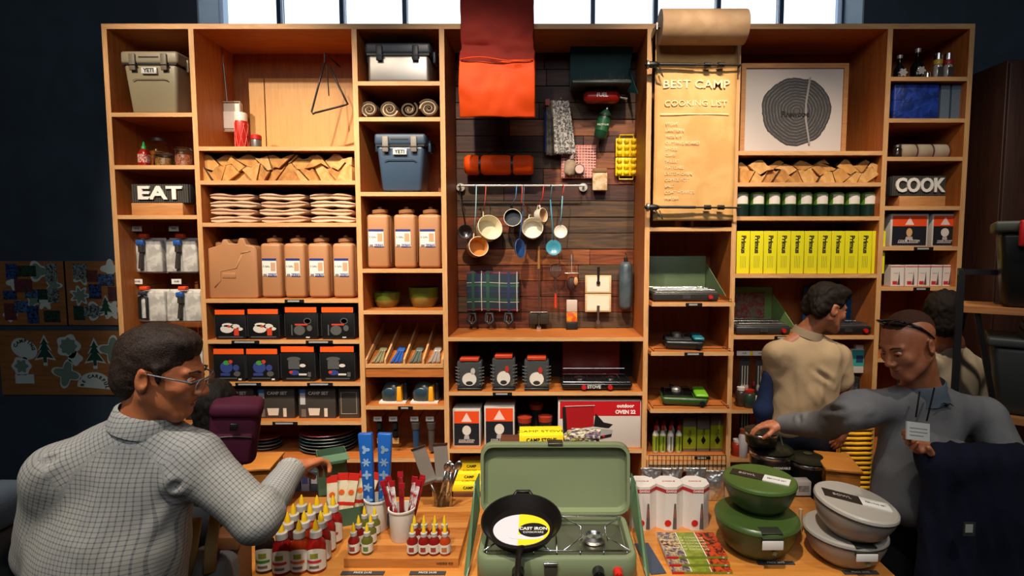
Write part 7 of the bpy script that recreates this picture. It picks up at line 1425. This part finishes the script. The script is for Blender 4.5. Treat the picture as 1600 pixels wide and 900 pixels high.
col_ = MB().lathe([(.071, -.02), (.072, .018), (.07, .03), (.079, .024), (.087, -.022), (.082, -.024), (.074, .01), (.066, .01)], c=cz, n=36, R=cR)
co_ = obj('shirt_collar', col_, SHIRT, man, smooth=60); cl = co_.data.attributes.new('cloth', 'FLOAT_VECTOR', 'POINT')
for i, v in enumerate(co_.data.vertices): cl.data[i].vector = ((i % 36) / 36 * .5, v.co.z, 0)
ct = Vector(wR) - Vector(eR); ct.normalize(); cu = obj('cuff', MB().lathe([(.043, -.03), (.046, .012), (.043, .014), (.036, .012)], c=Vector(wR) - man.location, n=24, R=frame(Vector((0, 0, 1)).cross(ct), ct)), SHIRT, man, smooth=50); ca = cu.data.attributes.new('cloth', 'FLOAT_VECTOR', 'POINT')
for i, v in enumerate(cu.data.vertices): ca.data[i].vector = ((i % 24) / 24 * .27, v.co.z, 0)
gl = lambda L_: [tuple(Rh @ Vector(p) + hc - man.location) for p in L_]
g_ = obj('glasses', MB().tube(gl([(.079, -.01, .012), (.078, .06, .012), (.07, .098, .01), (.045, .105, .012), (.012, .11, .012), (-.012, .11, .012), (-.045, .105, .012), (-.07, .098, .01), (-.078, .06, .012), (-.079, -.01, .012)]), .0024, 6), mat('4a4d55', .5), man)
for q in (-1, 1): obj('lens', MB().prism(disc(q * .038, .0, .024, 18, .016), .107, .109).xf(Rh, hc - man.location), mat('dfe6ea', .03, 0, trans=.9), g_)
legs(man, (hipL.x, 1.42), .11, -20, mat('1e2430', .8, 0, 'fabric'), mat('17130f', .5))
# ---- man in the grey pullover ---------------------------------------------------
SK2 = mat('b5714e', .5, 0, 'skin', 'a2603f'); GREY = mat('747474', .85, 0, 'fabric', '626264'); GREYS = mat('525c66', .85, 0, 'fabric')
hipR = W(1450, 800, 2.08); mr = thing('person', 'man in grey zip pullover with sunglasses on his shaved head, carrying a coat', 'person', (hipR.x, 2.08, 0)); SKN[mr.name] = SK2
Rh = headframe(104, 24, 4); hc = W(1418, 538, 2.0); nb = J(1440, 610, 2.06); nl = np.array(Rh.transposed() @ (Vector(nb) - hc))
sR, eR, wR = J(1340, 640, 2.04), J(1292, 664, 2.26), J(1226, 662, 2.46); sL, eL, wL = J(1538, 652, 2.12), J(1592, 742, 2.0), J(1452, 694, 1.86)
hR = frame(Vector((-.75, .35, -.15)), Vector((0, .0, 1))); hL = frame(Vector((-.9, -.25, .12)), Vector((-.1, .6, -.8)))
trunk = SDF().ell(J(1440, 700, 2.08), (.14, .09, .2), k=.05).cap(nb, J(1440, 680, 2.08), .055, .08, k=.04)
body = trunk.cap(sR, eR, .045, .038).cap(eR, wR, .038, .027).cap(sL, eL, .045, .038).cap(eL, wL, .038, .027).cap(nb, sR, .04, .045).cap(nb, sL, .04, .045).put(headsdf(nl, 1.08, .06), Rh, hc).put(hand(0, .5), hR, wR).put(hand(0, .75, right=False), hL, wL)
skinmesh('body', [(body, .0048, None, None)], SK2, mr)
skinmesh('hair', [(hairsdf('buzz'), .0045, Rh, hc)], mat('3a241a', .85, 0, 'hair', '4a3024'), mr, None); facebits(mr, Rh, hc, brow='4a3022')
sh = SDF(); Rt = np.array(rot(0, 0, 18))
sh.ell(J(1440, 668, 2.1), (.19, .12, .16), Rt, k=.05).ell(J(1432, 735, 2.08), (.178, .135, .16), Rt, k=.06).ell(J(1430, 775, 2.08), (.178, .14, .12), Rt, k=.05)
sh.cap(nb + V3(0, 0, -.03), sR, .06, .07, k=.06).cap(nb + V3(0, 0, -.03), sL, .06, .07, k=.06).plane(J(1430, 818, 2.08), (0, 0, -1))
sh.cap(sR, eR, .075, .06, k=.035).cap(eR, wR, .06, .047, k=.03).cap(sL, eL, .078, .064, k=.04).cap(eL, wL, .062, .046, k=.03)
CR2 = [(J(1352, 700, 1.93), J(1378, 810, 1.93), .010), (J(1345, 660, 1.93), J(1300, 690, 2.12), .012), (J(1330, 640, 1.94), J(1270, 640, 2.25), .009), (J(1400, 690, 1.92), J(1370, 760, 1.92), .009), (J(1500, 640, 1.96), J(1520, 700, 1.98), .01), (J(1560, 640, 2.0), J(1590, 700, 1.95), .01), (J(1250, 660, 2.33), J(1246, 640, 2.35), .009), (J(1385, 640, 1.93), J(1350, 640, 1.95), .008)]
def pulldisp(V):
    o = folds(.012, 11, 8)(V)
    for a, b, m in CR2: d, t = seg(V, a, b); w_ = np.sin(np.pi * np.clip(t, .06, .94)); o += w_ * m * (np.exp(-((d - .02) / .013) ** 2) - 1.1 * np.exp(-(d / .009) ** 2))
    return o
skinmesh('pullover', [(sh, .009, None, None)], GREY, mr, pulldisp)
L0 = Vector(mr.location); nbv = Vector(nb)
cax = (hc - nbv); cax = (cax.normalized() + Vector((.2, 0, .8))).normalized(); cR = frame(Vector((.8, .5, 0)).cross(cax), cax)
obj('stand_collar', MB().lathe([(.094, -.03), (.083, .0), (.08, .04), (.074, .045), (.072, .0), (.07, -.02)], c=nbv + Vector((0, 0, .0)) - L0, n=36, R=cR), GREYS, mr, smooth=60)
def onchest(px, py, Yg): return Vector(J(px, py, Yg)) - L0
z0, z1 = (1437, 618), (1432, 648)
for nm, a, b in (('zip', (1437, 612), (1431, 652)), ('zip', (1460, 606), (1448, 658))): obj(nm, MB().tube([tuple(onchest(a[0], a[1], 1.95)), tuple(onchest((a[0] + b[0]) / 2, (a[1] + b[1]) / 2, 1.932)), tuple(onchest(b[0], b[1], 1.925))], .005, 6, flat=.6), BLACK, mr)
obj('logo', MB().tube([tuple(onchest(1470 + i * 5, 632 + [0, -2, 0, -1, 3][i], 1.955 + .008 * i)) for i in range(5)], [.001, .003, .004, .003, .001], 6), mat('1c1c1e', .6), mr)
gl = lambda L_: [tuple(Rh @ Vector(p) + hc - L0) for p in L_]
SG = [(.086, -.035, .015), (.085, -.02, .045), (.08, .0, .075), (.062, .02, .1)]
g_ = obj('sunglasses', MB().tube(gl(SG), [.0035, .004, .005, .005], 8).tube(gl([(-x, y, z) for x, y, z in SG]), [.0035, .004, .005, .005], 8).tube(gl([(.062, .02, .1), (.03, .034, .115), (0, .038, .12), (-.03, .034, .115), (-.062, .02, .1)]), .0045, 8), BLACK, mr, smooth=True)
for q in (-1, 1): obj('lens', MB().ell((q * .034, .04, .11), (.029, .007, .019), 16, 10, R=rot(-38, 0, q * -16)).xf(Rh, hc - L0), mat('0a0b0d', .08), g_, smooth=True)
legs(mr, (hipR.x, 2.1), .1, 150, mat('10131a', .8, 0, 'fabric'), mat('17130f', .5))
# paper / phone in his hand
q = W(1434, 674, 1.78); o = thing('folded_leaflet', 'small pale grey folded leaflet in the hand of the man in grey', 'leaflet', q); o.rotation_euler = (math.radians(-12), math.radians(9), .15); obj('sheet', MB().box(-.045, .045, -.003, .003, -.03, .03), mat('b5b6b2', .6), o); obj('print', MB().box(-.035, .035, -.0036, -.0031, -.004, -.001).box(-.035, .035, -.0036, -.0031, .008, .011).box(-.035, .02, -.0036, -.0031, -.016, -.013), mat('7a7c7c', .6), o)
# the coat over his arm
NAVY = mat('0d1020', .9, 0, 'fabric', '121628')
coat = thing('draped_coat', 'dark navy coat hanging over the forearm of the man in the grey pullover', 'coat', J(1520, 800, 1.9)); s = SDF()
a, b = J(1462, 716, 1.82), J(1590, 722, 1.95)
s.cap(a, b, .06, .075, k=.05)
for i, t in enumerate((0, .22, .45, .7, .95)):
    p = a + (b - a) * t; s.cap(p + V3(0, -.01, -.02), p + V3(-.01 + .05 * t, -.02 - .02 * (i % 2), -.5 - .08 * (i % 3)), .055, .05 + .012 * (i % 2), k=.045)
s.ell((a + b) / 2 + V3(.0, .0, -.18), (.17, .07, .2), k=.06)
skinmesh('coat', [(s, .0105, None, None)], NAVY, coat, folds(.03, 21, 11))
q = Vector(J(1515, 826, 1.73)) - coat.location; obj('care_label', MB().box(q.x - .022, q.x + .018, q.z * 0 + q.y - .002, q.y + .002, q.z - .025, q.z + .022), mat('2c3028', .6), coat); obj('logo_patch', MB().box(q.x - .017, q.x + .008, q.y - .004, q.y - .0021, q.z - .012, q.z + .016), mat('9a9c94', .6), coat)
# ---- young man at the shelves ---------------------------------------------------
SK3 = mat('a5684a', .5, 0, 'skin', '94583c'); BEI = mat('b09877', .85, 0, 'fabric', 'a08868')
Ym = 2.8; hipM = W(1252, 680, Ym + .04); mm = thing('person', 'young man with dark tousled hair in a beige short-sleeved shirt browsing the shelves', 'person', (hipM.x, hipM.y, 0)); SKN[mm.name] = SK3
Rh = headframe(-80, 18, 0); hc = W(1292, 481, Ym); nb = J(1262, 520, Ym + .03); nl = np.array(Rh.transposed() @ (Vector(nb) - hc))
sR, eR, wR = J(1310, 556, Ym + .06), J(1318, 616, Ym + .08), J(1318, 662, Ym - .08); sL, eL, wL = J(1212, 552, Ym - .02), J(1206, 610, Ym + .06), J(1218, 668, Ym + .24)
trunk = SDF().ell(J(1260, 600, Ym + .04), (.13, .08, .2), k=.05).cap(nb, J(1260, 575, Ym + .04), .05, .08, k=.04).cap(sR, eR, .045, .037, k=.02).cap(eR, wR, .037, .027, k=.02).cap(sL, eL, .045, .037, k=.02).cap(eL, wL, .037, .027, k=.02)
hR = frame(Vector((-.28, -.1, -.9)), Vector((.3, -.9, .1))); hL = frame(Vector((.3, .8, .1)), Vector((-.6, 0, .7)))
body = trunk.cap(nb, sR, .04, .045).cap(nb, sL, .04, .045).put(headsdf(nl, 1.0, .05), Rh, hc).put(hand(0, .55), hR, wR).put(hand(0, .5, right=False), hL, wL)
skinmesh('body', [(body, .0055, None, None)], SK3, mm)
skinmesh('hair', [(hairsdf('tousled'), .005, Rh, hc)], mat('0e0906', .7, 0, 'hair', '1e140e'), mm, hairdisp(.006)); facebits(mm, Rh, hc, brow='1c1410')
sh = SDF(); Rt = np.array(rot(0, 0, -14))
sh.cap(J(1262, 560, Ym + .03) - V3(.075, 0, 0), J(1252, 655, Ym + .04) - V3(.08, 0, 0), .098, .105, k=.05).cap(J(1262, 560, Ym + .03) + V3(.075, 0, 0), J(1252, 655, Ym + .04) + V3(.08, 0, 0), .098, .105, k=.05).cap(J(1262, 560, Ym + .03), J(1252, 655, Ym + .04), .105, .118, k=.06).plane(J(1250, 684, Ym), (.0, 0, -1))
sh.cap(nb + V3(0, 0, -.04), sR, .05, .055, k=.06).cap(nb + V3(0, 0, -.04), sL, .05, .055, k=.06)
e2 = lambda a, b, t: a + (b - a) * t
sh.cap(sR, e2(sR, eR, .62), .07, .072, k=.03).cap(sL, e2(sL, eL, .55), .07, .074, k=.03).plane(e2(sR, eR, .95) + V3(0, 0, -.0), (0, 0, -1)) if False else sh.cap(sR, e2(sR, eR, .62), .058, .066, k=.05).cap(sL, e2(sL, eL, .55), .058, .066, k=.05)
CR3 = [(J(1245, 540, Ym - .1), J(1262, 650, Ym - .1), .012), (J(1228, 560, Ym - .1), J(1222, 660, Ym - .1), .012), (J(1285, 570, Ym - .1), J(1275, 650, Ym - .1), .010), (J(1300, 600, Ym - .06), J(1270, 575, Ym - .1), .010), (J(1268, 600, Ym - .1), J(1290, 640, Ym - .1), .01)]
def shdisp(V):
    o = folds(.014, 8, 9)(V)
    for a, b, m in CR3: d, t = seg(V, a, b); w_ = np.sin(np.pi * np.clip(t, .06, .94)); o += w_ * m * (np.exp(-((d - .025) / .016) ** 2) - 1.1 * np.exp(-(d / .012) ** 2))
    return o
skinmesh('shirt', [(sh, .0095, None, None)], BEI, mm, shdisp)
cax = (hc - Vector(nb)).normalized(); cax = (cax + Vector((0, 0, .8))).normalized()
obj('shirt_collar', MB().lathe([(.066, -.02), (.067, .02), (.073, .02), (.083, -.022), (.078, -.024), (.062, .0)], c=Vector(nb) + Vector((0, 0, .0)) - mm.location, n=32, R=frame(Vector((1, .1, 0)).cross(cax), cax)), mat('8f7c64', .85, 0, 'fabric'), mm, smooth=60)
legs(mm, (hipM.x, hipM.y), .1, -20, mat('12151c', .8, 0, 'fabric', '1a2030'), mat('17130f', .5), top=.98)
jk = thing('denim_jacket', 'dark navy jacket carried at the left side of the young man in beige', 'jacket', J(1192, 620, Ym + .0)); s = SDF().cap(J(1200, 585, Ym), J(1192, 640, Ym), .03, .045, k=.03).cap(J(1192, 640, Ym), J(1196, 690, Ym + .02), .045, .04, k=.03); skinmesh('jacket', [(s, .008, None, None)], mat('121c34', .85, 0, 'fabric', '1a2748'), jk, folds(.006, 2, 16))
o = thing('egg_crate_pad', 'yellow ribbed foam pad standing upright beyond the young man\'s hand', 'foam pad', (W(1338, 700, 3.1).x, 3.1, 0)); zp = W(1338, 655, 3.1).z
mb = MB()
for k in range(26): mb.tube([(-.09, 0, zp - .03 - k * .03), (-.045, -.012, zp - .024 - k * .03), (0, 0, zp - .03 - k * .03), (.045, -.012, zp - .024 - k * .03), (.09, 0, zp - .03 - k * .03)], .011, 6)
obj('pad_back', MB().box(-.1, .1, .008, .03, .0, zp), mat('d8a012', .5), o, bevel=.02, seg=3); obj('ribs', mb, mat('e8ac14', .5), o, smooth=True, kind='stuff')
# ---- person behind the grey man --------------------------------------------------
Yb = 2.86; hb = W(1488, 700, Yb + .05); mp = thing('person', 'dark-haired person in a pale shirt seen from behind, beyond the rack post', 'person', (hb.x, hb.y, 0)); SKN[mp.name] = SK3
Rh = headframe(-25, 8, 0); hc = W(1474, 490, Yb); nb = J(1486, 535, Yb + .02); nl = np.array(Rh.transposed() @ (Vector(nb) - hc))
sR, sL = J(1520, 575, Yb + .06), J(1440, 572, Yb); eR, eL = J(1528, 650, Yb + .1), J(1436, 645, Yb + .05); wR, wL = J(1505, 690, Yb + .28), J(1450, 690, Yb + .26)
trunk = SDF().ell(J(1483, 620, Yb + .04), (.13, .08, .2), k=.05).cap(nb, J(1483, 590, Yb + .04), .05, .08, k=.04).cap(eR, wR, .038, .027, k=.02).cap(eL, wL, .038, .027, k=.02)
body = trunk.cap(sR, eR, .045, .038).cap(sL, eL, .045, .038).cap(nb, sR, .04, .045).cap(nb, sL, .04, .045).put(headsdf(nl, 1.0, .05), Rh, hc).put(hand(0, .6), frame(Vector((-.2, .9, 0)), Vector((0, 0, 1))), wR).put(hand(0, .6, right=False), frame(Vector((.2, .9, 0)), Vector((0, 0, 1))), wL)
skinmesh('body', [(body, .007, None, None)], SK3, mp)
skinmesh('hair', [(hairsdf('full'), .006, Rh, hc)], mat('100b09', .75, 0, 'hair', '1c1410'), mp, hairdisp(.006)); facebits(mp, Rh, hc)
sh = SDF(); Rt = np.eye(3); sh.ell(J(1481, 590, Yb + .04), (.17, .11, .16), Rt, k=.05).ell(J(1481, 660, Yb + .04), (.17, .12, .24), Rt, k=.06).cap(nb + V3(0, 0, -.04), sR, .05, .062, k=.05).cap(nb + V3(0, 0, -.04), sL, .05, .062, k=.05).cap(sR, eR, .064, .055, k=.03).cap(sL, eL, .064, .055, k=.03)
skinmesh('shirt', [(sh, .011, None, None)], mat('b5a894', .85, 0, 'fabric', 'a89a84'), mp, folds(.010, 14, 8)); legs(mp, (hb.x, hb.y), .1, 0, mat('14161c', .8, 0, 'fabric'), mat('17130f', .5), top=.95)
# ---- small person in black with the maroon backpack ------------------------------
Yc = 2.35; hb = W(325, 770, Yc + .05); mc_ = thing('person', 'short dark-haired person in black beyond the checked-shirt man, wearing a maroon backpack', 'person', (hb.x, hb.y, 0)); SKN[mc_.name] = SK1
Rh = headframe(40, 10, 0); hc = W(332, 636, Yc); nb = J(322, 682, Yc + .02); nl = np.array(Rh.transposed() @ (Vector(nb) - hc))
trunk = SDF().ell(J(318, 740, Yc + .05), (.12, .08, .16), k=.05).cap(nb, J(320, 720, Yc + .03), .045, .07, k=.04)
skinmesh('hair', [(hairsdf('full'), .006, Rh, hc)], mat('0b0908', .7, 0, 'hair', '16110e'), mc_, hairdisp(.005)); facebits(mc_, Rh, hc)
sR, sL = J(345, 712, Yc - .0), J(285, 712, Yc + .08); eR, eL = J(330, 770, Yc + .05), J(275, 770, Yc + .1); wR, wL = J(300, 770, Yc + .2), J(280, 760, Yc + .25)
sh = SDF().ell(J(318, 725, Yc + .04), (.14, .1, .14), np.eye(3), k=.05).ell(J(322, 790, Yc + .05), (.14, .11, .2), np.eye(3), k=.05).cap(nb + V3(0, 0, -.03), sR, .05, .055, k=.05).cap(nb + V3(0, 0, -.03), sL, .05, .055, k=.05).cap(sR, eR, .055, .048, k=.03).cap(eR, wR, .048, .042, k=.03).cap(sL, eL, .055, .048, k=.03).cap(eL, wL, .048, .042, k=.03).cap(nb, nb + V3(0, .0, .03), .06, .065, k=.03)
skinmesh('jacket', [(sh, .011, None, None)], mat('0d0d0f', .85, 0, 'fabric', '141416'), mc_, folds(.008, 4, 9)); legs(mc_, (hb.x, hb.y), .08, 40, mat('10131a', .8), mat('17130f', .5), top=.72)
body = trunk.cap(sR, eR, .035, .03).cap(eR, wR, .03, .024).cap(sL, eL, .035, .03).cap(eL, wL, .03, .024).cap(nb, sR, .035, .038).cap(nb, sL, .035, .038).put(headsdf(nl, .95, .045), Rh, hc).put(hand(0, .6), frame(Vector((-.2, .9, 0)), Vector((0, 0, 1))), wR).put(hand(0, .6, right=False), frame(Vector((.2, .9, 0)), Vector((0, 0, 1))), wL)
skinmesh('body', [(body, .007, None, None)], SK1, mc_)
MAR = mat('43132a', .75, 0, 'fabric', '3a1024'); bpx = W(368, 668, Yc - .08)
bp = thing('backpack', 'maroon backpack with a flap on the back of the small person in black', 'backpack', bpx); bp.rotation_euler = (0, math.radians(8), math.radians(25))
obj('bag', MB().box(-.095, .095, -.07, .08, -.15, .1), MAR, bp, bevel=.035, seg=4); obj('front_pocket', MB().box(-.075, .075, -.1, -.0705, -.13, .0), MAR, bp, bevel=.016, seg=3); obj('flap', MB().box(-.1, .1, -.085, .085, .06, .125), mat('4c1830', .7, 0, 'fabric', '421228'), bp, bevel=.025, seg=3)
obj('zip', MB().tube([(-.07, -.103, -.012), (0, -.106, -.006), (.07, -.103, -.012)], .003, 6), BLACK, bp); obj('buckle', MB().box(-.015, .015, -.112, -.1, .02, .05), BLACK, bp, bevel=.003); obj('shoulder_strap', MB().tube([(-.05, .08, .09), (-.06, .14, .1), (-.07, .2, .04)], .012, 8, flat=.4).tube([(.05, .08, .09), (.05, .14, .1), (.04, .2, .04)], .012, 8, flat=.4), BLACK, bp)
# shopping bag in front of the man
q = J(330, 850, 1.62); o = thing('canvas_tote', 'grey and tan canvas bag with wide tan straps beside the checked-shirt man', 'bag', Vector((q[0], 1.62, TZ - .25 + 0.0))); zt_ = q[2] - o.location.z
obj('bag', MB().box(-.08, .07, -.06, .07, 0, zt_ - .03, tx=.015), mat('7d7a76', .85, 0, 'fabric', '5e5c5a'), o, bevel=.03, seg=3)
for i, (a, b, yy) in enumerate([((-.035, zt_ - .06), (-.012, zt_ + .11), -.075), ((.035, zt_ - .05), (.045, zt_ + .12), -.07)]): obj('strap', MB().tube([(a[0], yy, a[1]), (b[0], yy, (a[1] + b[1]) / 2), (b[0], yy + .03, b[1])], [.018, .018, .016], 8, flat=.2), mat('a98e5c', .8, 0, 'fabric', '9a7f50'), o, smooth=True)
q = W(372, 878, 1.72); o = thing('brown_paper_bag', 'smooth brown paper bag standing by the left end of the table', 'bag', (q.x, 1.68, TZ - .02 * 0)); hz = W(372, 820, 1.72).z - TZ
obj('bag', MB().box(-.05, .05, -.04, .05, 0, hz, tx=.004, ty=.006), mat('8a5a34', .6), o, bevel=.012, seg=3); obj('folded_top', MB().box(-.05, .05, -.045, -.02, hz - .04, hz + .004), mat('94623a', .6), o, bevel=.004)
